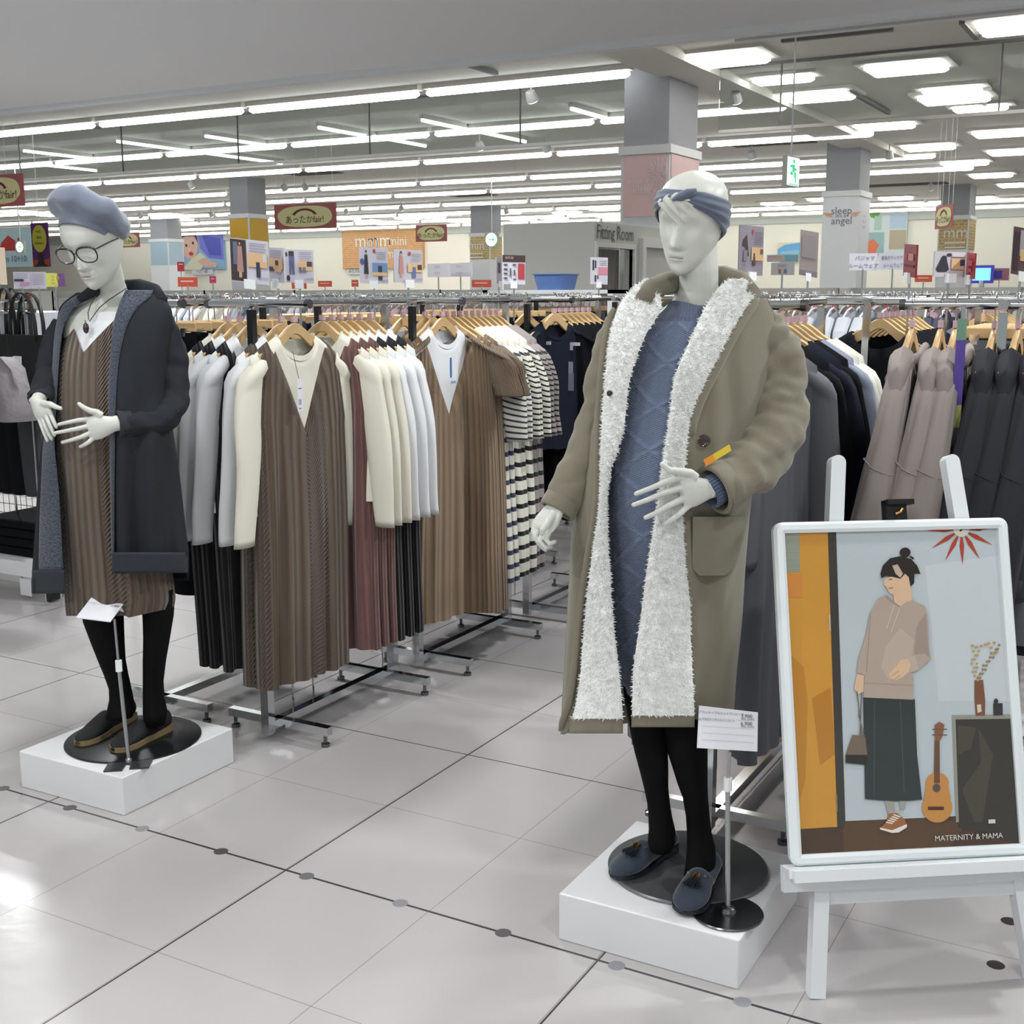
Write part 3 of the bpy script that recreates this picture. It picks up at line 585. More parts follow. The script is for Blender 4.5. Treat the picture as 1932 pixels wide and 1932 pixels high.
# ================================================================= fabric materials with a uv pattern
def uvmat(name, rgb, kind, rough=.85, fu=60, fv=60, st=.6, dist=.002, rgb2=None, sheen=.2):
    if name in MATS: return MATS[name]
    m = mat(name, rgb, rough, sheen=sheen, spec=.25); nt = m.node_tree; N = nt.nodes; L = nt.links; b = N['Principled BSDF']
    uv = N.new('ShaderNodeUVMap'); uv.uv_map = 'uv'; sp = N.new('ShaderNodeSeparateXYZ'); L.new(uv.outputs[0], sp.inputs[0]); X, Y = sp.outputs[0], sp.outputs[1]
    def mth(op, a, c=None, d=None):
        n = N.new('ShaderNodeMath'); n.operation = op
        for i, v in enumerate((a, c, d)):
            if v is None: continue
            if isinstance(v, (int, float)): n.inputs[i].default_value = v
            else: L.new(v, n.inputs[i])
        return n.outputs[0]
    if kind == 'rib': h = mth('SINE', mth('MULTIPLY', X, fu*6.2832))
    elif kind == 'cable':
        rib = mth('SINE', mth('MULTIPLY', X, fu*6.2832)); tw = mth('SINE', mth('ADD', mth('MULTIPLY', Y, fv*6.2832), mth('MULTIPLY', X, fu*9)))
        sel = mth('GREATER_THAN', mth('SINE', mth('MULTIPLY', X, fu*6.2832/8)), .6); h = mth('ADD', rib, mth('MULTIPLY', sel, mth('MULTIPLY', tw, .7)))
    elif kind == 'diamond':
        def ridge(s): t = mth('PINGPONG', s, .5); return mth('SUBTRACT', 1, mth('SMOOTH_MIN', mth('MULTIPLY', t, 9), 1, .4))
        a, c = mth('MULTIPLY', X, fu), mth('MULTIPLY', Y, fv)
        r1, r2 = ridge(mth('ADD', a, c)), ridge(mth('ADD', mth('SUBTRACT', a, c), 40))
        seed = mth('MULTIPLY', mth('SINE', mth('MULTIPLY', X, 400)), mth('SINE', mth('MULTIPLY', Y, 1100)))
        rg = mth('MAXIMUM', r1, r2); h = mth('ADD', mth('MULTIPLY', rg, 1.8), mth('MULTIPLY', seed, .3)); cr = N.new('ShaderNodeMix'); cr.data_type = 'RGBA'; L.new(rg, cr.inputs[0]); cr.inputs[6].default_value = tuple(lin(c) for c in rgb)+(1,); cr.inputs[7].default_value = tuple(lin(c*1.12) for c in rgb)+(1,); L.new(cr.outputs[2], b.inputs[0])  # ridges lightened in the colour too, to stand out as if lit
    elif kind == 'stripe':
        h = mth('SINE', mth('MULTIPLY', X, 500)); s = mth('GREATER_THAN', mth('FRACT', mth('MULTIPLY', Y, fv)), .66)
        mx = N.new('ShaderNodeMix'); mx.data_type = 'RGBA'; L.new(s, mx.inputs[0]); mx.inputs[6].default_value = tuple(lin(c) for c in rgb)+(1,); mx.inputs[7].default_value = tuple(lin(c) for c in rgb2)+(1,); L.new(mx.outputs[2], b.inputs[0])
    elif kind == 'heather':
        mp = N.new('ShaderNodeMapping'); mp.inputs['Scale'].default_value = (24, 170, 1); L.new(uv.outputs[0], mp.inputs[0]); nz = N.new('ShaderNodeTexNoise'); nz.inputs['Scale'].default_value = 1; nz.inputs['Detail'].default_value = 3; L.new(mp.outputs[0], nz.inputs[0])
        h = nz.outputs[0]; cr = N.new('ShaderNodeMix'); cr.data_type = 'RGBA'; L.new(mth('MULTIPLY', mth('SUBTRACT', nz.outputs[0], .35), 3.2), cr.inputs[0]); cr.inputs[6].default_value = tuple(lin(c*.62) for c in rgb)+(1,); cr.inputs[7].default_value = tuple(lin(min(255, c*1.25)) for c in rgb)+(1,); L.new(cr.outputs[2], b.inputs[0])
    if kind in ('rib', 'cable'):            # colour a touch darker in the rib valleys than on the ribs
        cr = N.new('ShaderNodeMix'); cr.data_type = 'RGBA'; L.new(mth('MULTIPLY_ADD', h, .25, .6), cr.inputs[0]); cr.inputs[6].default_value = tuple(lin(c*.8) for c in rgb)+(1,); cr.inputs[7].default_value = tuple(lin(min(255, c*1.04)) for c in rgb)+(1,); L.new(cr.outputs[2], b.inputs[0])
    bp = N.new('ShaderNodeBump'); bp.inputs['Strength'].default_value = st; bp.inputs['Distance'].default_value = dist; L.new(h, bp.inputs['Height']); L.new(bp.outputs[0], b.inputs['Normal'])
    return m
MSKIN = mat('mannequin_white', (208, 210, 202), .42, spec=.4)
TIGHTS = mat('black_tights', (9, 9, 11), .8, spec=.15)
SHERPA = mat('sherpa_white', (246, 247, 244), .9, sheen=.3)
BEIGE = mat('coat_beige', (124, 118, 101), .92, sheen=.2, bump=(260, .25, .002))
BLUE = uvmat('blue_cable_knit', (104, 116, 140), 'diamond', fu=5.2, fv=9, st=.9, dist=.0042)
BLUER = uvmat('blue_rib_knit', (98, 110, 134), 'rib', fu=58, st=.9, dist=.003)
def torso(fig, mb, rows, n=32):
    mb.rings([[fig(px, py, dd)+fig.r*w_*math.cos(2*math.pi*k/n)+fig.h*d*math.sin(2*math.pi*k/n) for k in range(n)] for px, py, dd, w_, d in rows])
class Fig:                               # vertical plane through a figure's axis, turned to the viewer
    def __init__(s, ax, ay): s.h = Vector((.4885, -.8725, 0)); s.k = s.h.dot(Vector((ax, ay, 0))); s.r = Vector((.8725, .4885, 0))
    def __call__(s, px, py, dd=0):
        d = ray(px, py); return Vector((0, 0, CH))+d*((s.k+dd)/d.dot(s.h))
def fur(mb, grid, n, ln=.009, base=.0022, rnd=random.Random(3)):
    I, J = len(grid)-1, len(grid[0])-1; vs = []; fs = []
    for _ in range(n):
        a, b = rnd.random()*I, rnd.random()*J; i, j = min(int(a), I-1), min(int(b), J-1); u, v = a-i, b-j
        p00, p01, p10, p11 = grid[i][j], grid[i][j+1], grid[i+1][j], grid[i+1][j+1]
        p = p00.lerp(p10, u).lerp(p01.lerp(p11, u), v); nn = (p01-p00).cross(p10-p00)
        if nn.length < 1e-9: continue
        nn.normalize()
        if nn.dot(Vector((0, 0, CH))-p) < 0: nn = -nn
        t = Vector((rnd.uniform(-1, 1), rnd.uniform(-1, 1), rnd.uniform(-1.1, .7)))
        d = (nn*.8+t*.75).normalized()*ln*rnd.uniform(.6, 1.25); q = nn.orthogonal().normalized(); q2 = nn.cross(q); k = len(vs); a0 = rnd.random()*6
        for z in range(3): vs.append(p-nn*.002+(q*math.cos(a0+z*2.1)+q2*math.sin(a0+z*2.1))*base)
        vs.append(p+d); fs += [(k, k+1, k+3), (k+1, k+2, k+3), (k+2, k, k+3)]
    mb.add(vs, fs)
def head(C, f, up, s=1.0, bangs=False):  # head solids around centre C; f = facing, up = crown direction
    r = f.cross(up).normalized(); up = r.cross(f).normalized(); r = -r; r = up.cross(-f).normalized()
    T = [(-.120, .012, .080, .03), (-.110, .027, .089, .02), (-.088, .046, .091, .05), (-.06, .060, .091, .072), (-.03, .070, .090, .09), (0, .074, .087, .098), (.03, .078, .089, .105), (.06, .076, .087, .103), (.085, .066, .074, .09), (.103, .046, .052, .066), (.114, .022, .024, .036), (.118, .004, .005, .01)]
    mb = MB(); R = []; n = 72
    for i in range(60):
        z = lerp(-.120, .118, .5-.5*math.cos(math.pi*i/59)); hw, yf, yb = interp(T, z); hw *= 1.06; ring = []
        for k in range(n):
            a = 2*math.pi*k/n; cx, cy = math.cos(a), math.sin(a); x = hw*(abs(cx)**.92)*(1 if cx > 0 else -1); cy_ = (abs(cy)**.95)*(1 if cy > 0 else -1)
            mid = (yf-yb)/2; y = mid+(yf+yb)/2*cy_
            if cy > 0:
                fr = max(0, cy)**2
                if -.052 < z < .03:                        # nose wedge
                    t = (.03-z)/.068; pr = .027*t**1.25 if z > -.037 else .027*max(0, (z+.052)/.015)
                    y += pr*math.exp(-(x/(.0065+.008*max(0, t)))**2)
                y -= .011*math.exp(-((abs(x)-.033)/.017)**2-((z-.006)/.018)**2)*fr     # eye sockets
                y += .004*math.exp(-(x/.05)**2-((z-.034)/.012)**2)
                y -= .005*math.exp(-((abs(x)-.046)/.014)**2-((z+.05)/.02)**2)
                y += .0055*math.exp(-(x/.021)**2)*(math.exp(-((z+.062)/.0045)**2)+1.1*math.exp(-((z+.0735)/.005)**2)-.9*math.exp(-((z+.0675)/.002)**2))
                y += .004*math.exp(-(x/.018)**2-((z+.1)/.012)**2)
            ring.append(C+(r*x+f*y+up*z)*s)
        R.append(ring)
    mb.rings(R)
    if bangs:
        for k, (x0, z0, x1, z1) in enumerate(((.050, .060, -.002, .012), (.034, .070, -.020, .018), (.014, .078, -.038, .026), (-.008, .08, -.052, .036))):
            P = []; rr = []
            for q in range(9):
                t = q/8; x, z = lerp(x0, x1, t), lerp(z0, z1, t**1.3); hw, yf, yb = interp(T, z); y = (yf-yb)/2+(yf+yb)/2*math.sqrt(max(.05, 1-(x/hw)**2))
                P.append(C+(r*x+f*(y+.003)+up*z)*s); rr.append(.013*(1-t)+.001)
            mb.tube(P, rr, 8)
    return mb, (r, up, T)
def hand(mb, wrist, palm, fingers, thumb, w_=.034, th=.014):
    """wrist, palm: points; fingers: list of point lists from knuckle to tip; thumb the same"""
    k = [f[0] for f in fingers]; across = (k[-1]-k[0]).normalized(); R = []
    mid = (k[0]+k[-1])/2; fwd = (mid-wrist).normalized(); nrm = across.cross(fwd).normalized()
    for t, wd, h in ((-.25, .024, .019), (0, .024, .018), (.3, .031, .017), (.65, .038, .0155), (.95, .037, .012), (1.06, .033, .008)):
        c = wrist.lerp(mid, t); R.append([c+across*wd*math.cos(2*math.pi*j/16)+nrm*h*math.sin(2*math.pi*j/16) for j in range(16)])
    mb.rings(R)
    for f in fingers:
        P = [f[0]+(wrist-f[0])*.35]+list(f); n = len(P)-1
        mb.tube(P+[P[-1]+(P[-1]-P[-2]).normalized()*.004], [lerp(.0088, .0056, i/n) for i in range(n+1)]+[.002], 10)
    P = [thumb[0]+(wrist-thumb[0])*.3]+list(thumb); n = len(P)-1
    mb.tube(P+[P[-1]+(P[-1]-P[-2]).normalized()*.004], [lerp(.0125, .0062, i/n) for i in range(n+1)]+[.002], 10)
def sleeve(fig, path, rad, fold=.1, seed=0, n=32, m=44, sq=.85):
    P = []
    for i in range(m):
        t = i/(m-1)*(len(path)-1); a = min(int(t), len(path)-2); tab = [(k,)+p for k, p in enumerate(path)]; P.append(fig(*interp(tab, t)))
    R = []; up = None; rt = [(k, r) for k, r in enumerate(rad)]
    for i, p in enumerate(P):
        tg = (P[min(i+1, m-1)]-P[max(i-1, 0)]).normalized()
        if up is None: up = fig.h-tg*fig.h.dot(tg); up.normalize()
        else: up = (up-tg*up.dot(tg)).normalized()
        q = tg.cross(up); r = interp(rt, i/(m-1)*(len(rad)-1))[0]; ring = []
        for k in range(n):
            a = 2*math.pi*k/n; f = 1+fold*(ns(math.cos(a)*1.6+seed, math.sin(a)*1.6, i*.3)+.7*abs(math.sin(i*12/m+1.6*math.sin(a+seed)+seed))*min(1, i/m*2)-.35)
            ring.append(p+up*math.cos(a)*r*f*sq+q*math.sin(a)*r*f)
        R.append(ring)
    return R, P
def shell(R, th=.006):                   # gives an open grid thickness (rings -> closed loops)
    out = []
    for i, r in enumerate(R):
        back = []
        for j, p in enumerate(r):
            a = r[min(j+1, len(r)-1)]-r[max(j-1, 0)]; b = R[min(i+1, len(R)-1)][j]-R[max(i-1, 0)][j]; nn = a.cross(b); nn.normalize(); back.append(p+nn*th)
        out.append(list(r)+back[::-1])
    return out
def shoe(toe, heel, parent, m, sole_m, hgt=1.0, wd=1.0, heelh=.012, name='shoe'):
    ax = toe-heel; L_ = ax.length; ax.normalize(); q = Vector((-ax.y, ax.x, 0)).normalized(); Z = Vector((0, 0, 1)); e = thing(name, None, None, heel); e.parent = parent; e.location = heel-wloc(parent)
    W = [(0, .020), (.06, .029), (.25, .031), (.45, .034), (.68, .042), (.82, .041), (.93, .031), (1.0, .010)]
    H = [(0, .058), (.08, .062), (.25, .046), (.40, .042), (.47, .062), (.60, .055), (.75, .040), (.88, .031), (.96, .024), (1.0, .015)]
    B = [(0, heelh+.012), (.3, heelh+.006), (.55, .005), (1, .006)]
    R = []; SO = []
    for i in range(41):
        s = i/40; w_ = interp(W, s)[0]*wd; h = interp(H, s)[0]*hgt; b = interp(B, s)[0]; c = heel+ax*L_*s; ring = []
        for k in range(24):
            a = 2*math.pi*k/24; x, z = math.cos(a), math.sin(a)
            x = math.copysign(abs(x)**.8, x); zz = b+(h-b)*(.5+.5*math.copysign(abs(z)**.8, z)); tap = 1-.32*max(0, z)
            ring.append(c+q*x*w_*tap+Z*zz)
        R.append(ring)
        SO.append([c+q*x*w_*1.03+Z*z for x, z in ((-1, b+.004), (-1, max(0, b-.006)), (1, max(0, b-.006)), (1, b+.004))])
    MB().rings(R).build('upper', e, smooth=True, m=m); MB().rings(SO).build('sole', e, m=sole_m)
    if heelh > .006: MB().rings([[heel+ax*L_*s+q*x*.027*wd+Z*z for s, x in ((.0, -.8), (.0, .8), (.24, 1), (.24, -1))] for z in (0, heelh+.01)]).build('heel', e, m=sole_m)
    return e, ax, q
# ================================================================= mannequin in the beige coat
A = Fig(-1.04, 2.755)
def px2m(px): return px/790
MR = thing('mannequin', 'white mannequin in beige sherpa lined coat, blue knit dress and blue headband', 'mannequin', (-1.04, 2.755, ZP))
c0 = G(1298, 1632, ZP+.008)
MB().lathe([(.203, 0), (.207, .002), (.207, .006), (.203, .009), (.01, .0095)], (c0.x, c0.y, ZP), 64).build('base_disc', MR, smooth=35, m=mat('disc_steel', (128, 130, 132), .3, .75))
ZD = ZP+.0095
# body: head, neck, shoulders, hands in one skin
Cc, Lf = A.h, -A.r
yaw, pit, rol = math.radians(31), math.radians(18), math.radians(8)
f = Cc*math.cos(yaw)+Lf*math.sin(yaw); f = f*math.cos(pit)-Vector((0, 0, 1))*math.sin(pit); up0 = Vector((0, 0, 1))*math.cos(rol)+A.r*math.sin(rol)
HS = .93; HCn = A(1305, 415, .02)
mb, HD = head(HCn, f, up0, HS, True)
mb.tube([A(1312, 470, .0), A(1318, 510, .0), A(1318, 545, -.01), A(1312, 575, -.02), A(1305, 605, -.02), A(1300, 640, -.02)], [(.05, .05), (.046, .046), (.047, .045), (.056, .05), (.09, .055), (.13, .06)], 24)
rw = A(1335, 922, .2)
F = lambda *P: [A(*p) for p in P]
fg = [F((1283, 901, .232), (1255, 910, .25), (1228, 921, .25), (1199, 932, .24)), F((1279, 922, .235), (1250, 931, .252), (1222, 943, .252), (1194, 953, .24)), F((1283, 944, .232), (1262, 954, .247), (1240, 967, .247), (1217, 977, .235)), F((1294, 958, .225), (1281, 971, .24), (1268, 981, .24), (1255, 989, .23))]
hm = MB(); hand(hm, rw, None, fg, F((1302, 893, .225), (1283, 890, .24), (1263, 887, .25), (1248, 875, .25)))
hm.tube([A(1372, 910, .16), rw], [.024, .024], 16)
hands = [hm]
lw = A(1052, 952, .06)
fg = [F((1036, 1002, .10), (1030, 1018, .11), (1037, 1026, .115), (1047, 1022, .11)), F((1024, 1006, .09), (1019, 1022, .10), (1030, 1034, .105), (1041, 1030, .1)), F((1014, 1002, .075), (1010, 1015, .085), (1018, 1026, .09), (1030, 1038, .09)), F((1009, 994, .065), (1006, 1004, .07), (1010, 1013, .075), (1020, 1022, .075))]
hm = MB(); hand(hm, lw, None, fg, F((1042, 975, .09), (1032, 990, .115), (1024, 1000, .12), (1022, 1008, .115)))
hm.tube([A(1064, 930, .045), lw], [.022, .022], 16)
hands.append(hm)
mb.tube([A(1300, 600, -.02), A(1297, 700, .0), A(1290, 850, .02), A(1290, 1000, .0), A(1285, 1080, .0)], [(.09, .07), (.10, .08), (.09, .09), (.11, .09), (.10, .08)], 24)
mb.tube([A(1360, 625, -.03), A(1425, 640, -.03), A(1466, 785, .03), A(1395, 900, .14), A(1365, 912, .17)], [.04, .04, .032, .026, .024], 14)
mb.tube([A(1240, 625, -.03), A(1180, 645, -.03), A(1140, 780, .0), A(1078, 912, .035), A(1062, 935, .047)], [.04, .04, .032, .025, .022], 14)
for h_ in hands: mb.add(h_.v, h_.f)
body = remesh(mb, .002, 5)
body.build('body', MR, smooth=True, m=MSKIN)
# mouth line
P = [HCn+(HD[0]*x+f*(.0965-1.8*x*x)+HD[1]*-.0675)*HS for x in (-.018, -.009, 0, .009, .018)]
MB().tube([p+f*.0005 for p in P], .0011, 6).build('mouth_line', MR, m=mat('mouth', (140, 124, 114), .6))
# tights
tg = MB()
def leg2(fig, mb, rows):
    R = []
    for px0, px1, py, dd in rows:
        c, c1 = fig((px0+px1)/2, py, dd), fig(px1, py, dd); r = (c1-c).length; R.append([c+fig.r*r*math.cos(2*math.pi*k/24)+fig.h*r*1.0*math.sin(2*math.pi*k/24) for k in range(24)])
    mb.rings(R)
leg2(A, tg, [(1172, 1250, 1290, .02), (1179, 1250, 1325, .02), (1190, 1256, 1385, .025), (1197, 1260, 1418, .03), (1207, 1261, 1455, .025), (1215, 1261, 1487, .02), (1221, 1264, 1515, .015), (1223, 1268, 1540, .01), (1224, 1274, 1565, .008), (1222, 1274, 1588, .01), (1226, 1266, 1604, .015)])
leg2(A, tg, [(1245, 1335, 1300, .02), (1248, 1335, 1370, .03), (1257, 1335, 1412, .04), (1268, 1335, 1446, .04), (1278, 1335, 1478, .035), (1288, 1336, 1505, .03), (1294, 1339, 1540, .025), (1296, 1343, 1572, .025), (1296, 1350, 1600, .035), (1294, 1350, 1630, .06), (1290, 1340, 1655, .085)])
tg.build('tights', MR, smooth=True, m=TIGHTS)
# loafers with tassels
NAVY = mat('navy_suede', (38, 50, 66), .85, sheen=.4)
for hl, to, nm in (((1269, 1604), (1168, 1652), 0), ((1345, 1648), (1292, 1722), 1)):
    hp, tp = G(*hl, ZD), G(*to, ZD)
    d = (tp-hp).normalized(); 
    e, ax, q = shoe(hp+d*.232, hp, MR, NAVY, mat('navy_sole', (24, 28, 36), .6), 1.05, 1.0)
    tb = hp+ax*.232*.60+Vector((0, 0, .060))
    ts = MB()
    for sgn in (-1, 1):
        for k in range(7):
            a = tb+q*sgn*.006+ax*.004; b_ = tb+q*(sgn*.010+(k-3)*.004)+ax*(.036+.004*(k % 3))+Vector((0, 0, -.010-.002*(k % 2))); ts.bar(a, b_, .0021, 5)
    ts.build('tassel', e, m=mat('tassel_black', (20, 24, 34), .4))
    gd = MB().use(mat('gold', (206, 160, 84), .25, 1))
    for sgn in (-1, 1): gd.bar(tb+q*sgn*.005-ax*.002+Vector((0, 0, .002)), tb+q*sgn*.007+ax*.013+Vector((0, 0, 0)), .0042, 10)
    gd.build('gold_bead', e)
    ey = MB().use(mat('eyelet', (190, 190, 190), .3, 1))
    for sgn in (-1, 1):
        c = tb+q*sgn*.021-ax*.004+Vector((0, 0, -.001)); ey = MB().use(mat('eyelet', (190, 190, 190), .3, 1)); ey.tube([c+q*.0042*math.cos(t*.7)+ax*.0042*math.sin(t*.7)+Vector((0, 0, .001)) for t in range(10)], .0011, 5); ey.build('eyelet', e)
# dress
DT = [(570, 1262, 1340, .055, .07), (580, 1256, 1345, .065, .08), (600, 1236, 1362, .085, .09), (640, 1206, 1400, .105, .1), (700, 1188, 1402, .125, .11), (780, 1164, 1392, .15, .11), (860, 1150, 1380, .172, .11), (930, 1139, 1376, .18, .12), (1000, 1140, 1370, .165, .12), (1100, 1147, 1362, .135, .11), (1200, 1157, 1352, .115, .1), (1300, 1171, 1335, .1, .09), (1342, 1184, 1328, .09, .08)]
def eld(tab, px, py, ratio=.93):
    L_, R_, bf, bb = interp(tab, py)[:4]; c, a = (L_+R_)/2, (R_-L_)/2; t = max(-1, min(1, (px-c)/a)); return bf*math.sqrt(max(0, 1-t*t))
def dress_rings(fig, tab, py0, py1, n=96, rows=90, fold=.0, skew=-.15):
    R = []
    for i in range(rows):
        py = lerp(py0, py1, i/(rows-1)); L_, R_, bf, bb = interp(tab, py); c, a = (L_+R_)/2, (R_-L_)/2; ring = []
        for k in range(n):
            t = 2*math.pi*k/n; x = c-a*math.cos(t); y = bf*math.sin(t) if math.sin(t) > 0 else bb*math.sin(t)
            y += fold*math.sin(t*9+py*.004)*(py-py0)/(py1-py0)
            ring.append(fig(x, py, y))
        R.append(ring)
    return R
R = dress_rings(A, DT, 604, 1342)
for k in range(len(R[-1])): R[-1][k] = R[-1][k]
MB().rings(R, uv=True, cap=(False, False)).build('knit_dress', MR, smooth=True, m=BLUE)
R = dress_rings(A, DT, 572, 606, rows=10)
R[0] = [p+Vector((0, 0, .006*math.sin(6.28*k/96*2))) for k, p in enumerate(R[0])]
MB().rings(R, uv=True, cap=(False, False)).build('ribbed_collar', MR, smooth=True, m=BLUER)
# coat
CT = [(526, 1200, 1440, .05, .1), (560, 1178, 1448, .07, .12), (600, 1152, 1462, .09, .13), (640, 1136, 1462, .115, .14), (700, 1124, 1455, .14, .15), (800, 1112, 1440, .165, .155), (900, 1098, 1425, .185, .16), (1000, 1080, 1414, .18, .165), (1100, 1073, 1406, .165, .165), (1200, 1068, 1400, .16, .165), (1300, 1062, 1390, .155, .16), (1390, 1057, 1384, .15, .16)]
F1 = [(526, 1222), (536, 1204), (556, 1183), (580, 1166), (640, 1150), (700, 1143), (760, 1138), (800, 1136), (850, 1134), (900, 1134), (953, 1133), (1030, 1121), (1115, 1109), (1200, 1101), (1311, 1090), (1390, 1068)]
E1 = [(526, 1230), (536, 1237), (577, 1248), (600, 1238), (627, 1221), (668, 1203), (689, 1196), (726, 1186), (760, 1182), (800, 1178), (850, 1165), (880, 1153), (920, 1145), (959, 1143), (1060, 1149), (1171, 1157), (1297, 1171), (1390, 1177)]
E2 = [(526, 1382), (534, 1366), (545, 1354), (585, 1328), (640, 1303), (694, 1279), (729, 1270), (788, 1264), (838, 1256), (892, 1249), (975, 1237), (1060, 1223), (1157, 1210), (1255, 1196), (1319, 1193), (1390, 1192)]
F2 = [(526, 1400), (534, 1420), (548, 1432), (577, 1412), (622, 1384), (679, 1354), (729, 1328), (776, 1307), (813, 1298), (875, 1292), (976, 1287), (1045, 1293), (1129, 1302), (1199, 1303), (1283, 1307), (1390, 1312)]
def cdd(px, py, e=0): return max(eld(CT, px, py), eld(DT, px, py)+.012)+e
def hemy(px): return 1386-(px-1058)*.23 if px < 1185 else 1370-(px-1193)*.11
R = []; rows = 96
for i in range(rows):
    t = i/(rows-1); ring = []
    py_ = lerp(562, 1380, t); L_, R_, bf, bb = interp(CT, py_); c, a = (L_+R_)/2, (R_-L_)/2; f1, f2 = interp(F1, py_)[0], interp(F2, py_)[0]
    xs = []
    for k in range(22): xs.append((lerp(f1, L_, math.sin(k/22*math.pi/2)), 1))
    for k in range(40): xs.append((c-a*math.cos(math.pi*k/39), -1))
    for k in range(1, 27): xs.append((lerp(R_, f2, 1-math.cos(k/26*math.pi/2)), 1))
    for k, (x, sd) in enumerate(xs):
        tt = max(-1, min(1, (x-c)/a)); y = (cdd(x, py_, -.004)*(1 if sd > 0 else 0)) if sd > 0 else -bb*math.sqrt(max(0, 1-tt*tt))
        if sd > 0: y = min(y, max(bf, .02)*math.sqrt(max(0, 1-tt*tt))+.05)
        g = t**1.2
        y += g*.014*math.sin(x*.085+py_*.004)+.016*ns(x*.03, py_*.006, 3)*min(1, (py_-560)/150)
        h = lerp(562, hemy(x) if sd > 0 else 1372-(x-1058)*.07, t)
        ring.append(A(x, h, y))
    R.append(ring)
MB().rings(shell(R, -.007)).build('coat', MR, smooth=True, m=BEIGE)
# rolled beige hem under the pile, front seams
def strip(FA, FB, py0, py1, lift, puff, rows, cols=16, hem=0):
    Gd = []; Rg = []
    for i in range(rows):
        py = lerp(py0, py1, i/(rows-1)); a, b = interp(FA, py)[0], interp(FB, py)[0]; fr = []; bk = []
        for k in range(cols+1):
            t = k/cols; x = lerp(a, b, t); ed = math.sin(math.pi*t)**.45; y = cdd(x, py, lift)
            fr.append(A(x, py, y+puff*ed+.004*ns(x*.09, py*.06, 1))); bk.append(A(x, py, y-.006))
        Gd.append(fr); Rg.append(fr+bk[::-1])
    return Gd, Rg
for nm, FA, FB, y0, y1, y2 in (('left', F1, E1, 527, 1356, 1384), ('right', E2, F2, 527, 1350, 1372)):
    Gd, Rg = strip(FA, FB, y0, y1, .003, .013, 110)
    s_ = MB().use(SHERPA).rings(Rg); fur(s_, Gd, 15000 if nm == 'right' else 11000, .0085, .0022); s_.build('sherpa_lapel', MR, smooth=False)
    Gd, Rg = strip([(0, interp(FA, y1)[0]-(4 if nm == 'left' else 1)), (3000, interp(FA, y1)[0]-(6 if nm == 'left' else 1))], [(0, interp(FB, y1)[0]), (3000, interp(FB, y1)[0]+1)], y1-3, y2, .001, .012, 6)
    MB().rings(Rg).build('hem_band', MR, smooth=True, m=BEIGE)
# collar rolled up behind the neck
cp = [A(1213, 566, .07), A(1228, 548, .05), A(1252, 536, .01), A(1285, 530, -.06), A(1325, 526, -.085), A(1365, 528, -.06), A(1396, 540, .0), A(1418, 560, .05)]
cl = MB(); cl.tube(cp, [(.02, .02), (.026, .022), (.026, .022), (.028, .022), (.03, .022), (.034, .024), (.036, .026), (.026, .024)], 14); cl.build('collar', MR, smooth=True, m=BEIGE)
g = []
for i in range(9):
    t = i/8; g.append([A(lerp(1352, 1376, t)+k*(lerp(78, 60, t)/8)*1.0, 545-16*math.sin(math.pi*(.15+.7*k/8))+t*16-2, .055+.03*math.sin(math.pi*k/8)) for k in range(9)])
# lapel roll: beige turned edge right of the right lapel
P = [A(interp(F2, y)[0]+6, y, cdd(interp(F2, y)[0]+6, y)+.002) for y in range(560, 830, 12)]
MB().tube(P, [.004]+[.011]*(len(P)-2)+[.004], 8).build('lapel_edge', MR, smooth=True, m=BEIGE)
P = [A(interp(F1, y)[0]-8+(0 if y < 1000 else (y-1000)*-.02), y, cdd(interp(F1, y)[0]-8, y)+.0) for y in range(580, 1380, 14)]
MB().tube(P, [.003]+[.009]*(len(P)-2)+[.004], 8).build('lapel_edge', MR, smooth=True, m=BEIGE)
# pocket
Rg = []
for i in range(26):
    t = i/25; py = lerp(975, 1086, t); a, b = lerp(1307, 1306, t), lerp(1408, 1380, t**2)
    if t > .82: k = (t-.82)/.18; a += 14*k*k; b -= 10*k*k
    fr = [A(lerp(a, b, k/12), py, cdd(lerp(a, b, k/12), py, .010+.003*math.sin(math.pi*k/12))) for k in range(13)]; bk = [A(lerp(a, b, k/12), py, cdd(lerp(a, b, k/12), py, -.008)) for k in range(13)]
    Rg.append(fr+bk[::-1])
MB().rings(Rg).build('patch_pocket', MR, smooth=50, m=BEIGE)
# sleeves
Rs, Ps = sleeve(A, [(1425, 600, -.03), (1448, 650, -.02), (1466, 720, -.005), (1466, 785, .03), (1440, 850, .09), (1395, 896, .145), (1350, 924, .185)], [.05, .068, .072, .071, .066, .062, .058], .2, 4, m=64)
MB().rings(Rs, cap=(True, False)).build('coat_sleeve', MR, smooth=True, m=BEIGE)
e = Ps[-1]; d = (Ps[-1]-Ps[-4]).normalized()
def cuff(P, r, d, w0, w1, th, m, name='cuff', fl=.85, n=28):
    up = (A.h-d*A.h.dot(d)).normalized(); q = d.cross(up); R = []
    for t, rr in ((w0, r*.96), (w0, r*1.03), (w1-.004, r*1.05), (w1, r*1.02), (w1, r-th), (w0, r-th)): R.append([P+d*t+up*math.cos(2*math.pi*k/n)*rr*fl+q*math.sin(2*math.pi*k/n)*rr for k in range(n)])
    return MB().rings(R, cap=(False, False), uv=True).build(name, MR, smooth=True, m=m)
cuff(e, .058, d, -.035, .004, .008, BEIGE, 'sleeve_cuff')
wd = (rw-e).normalized(); cuff(e, .036, d, -.03, .022, .006, uvmat('blue_rib_cuff', (92, 108, 138), 'rib', fu=30, st=.9, dist=.003), 'knit_cuff')
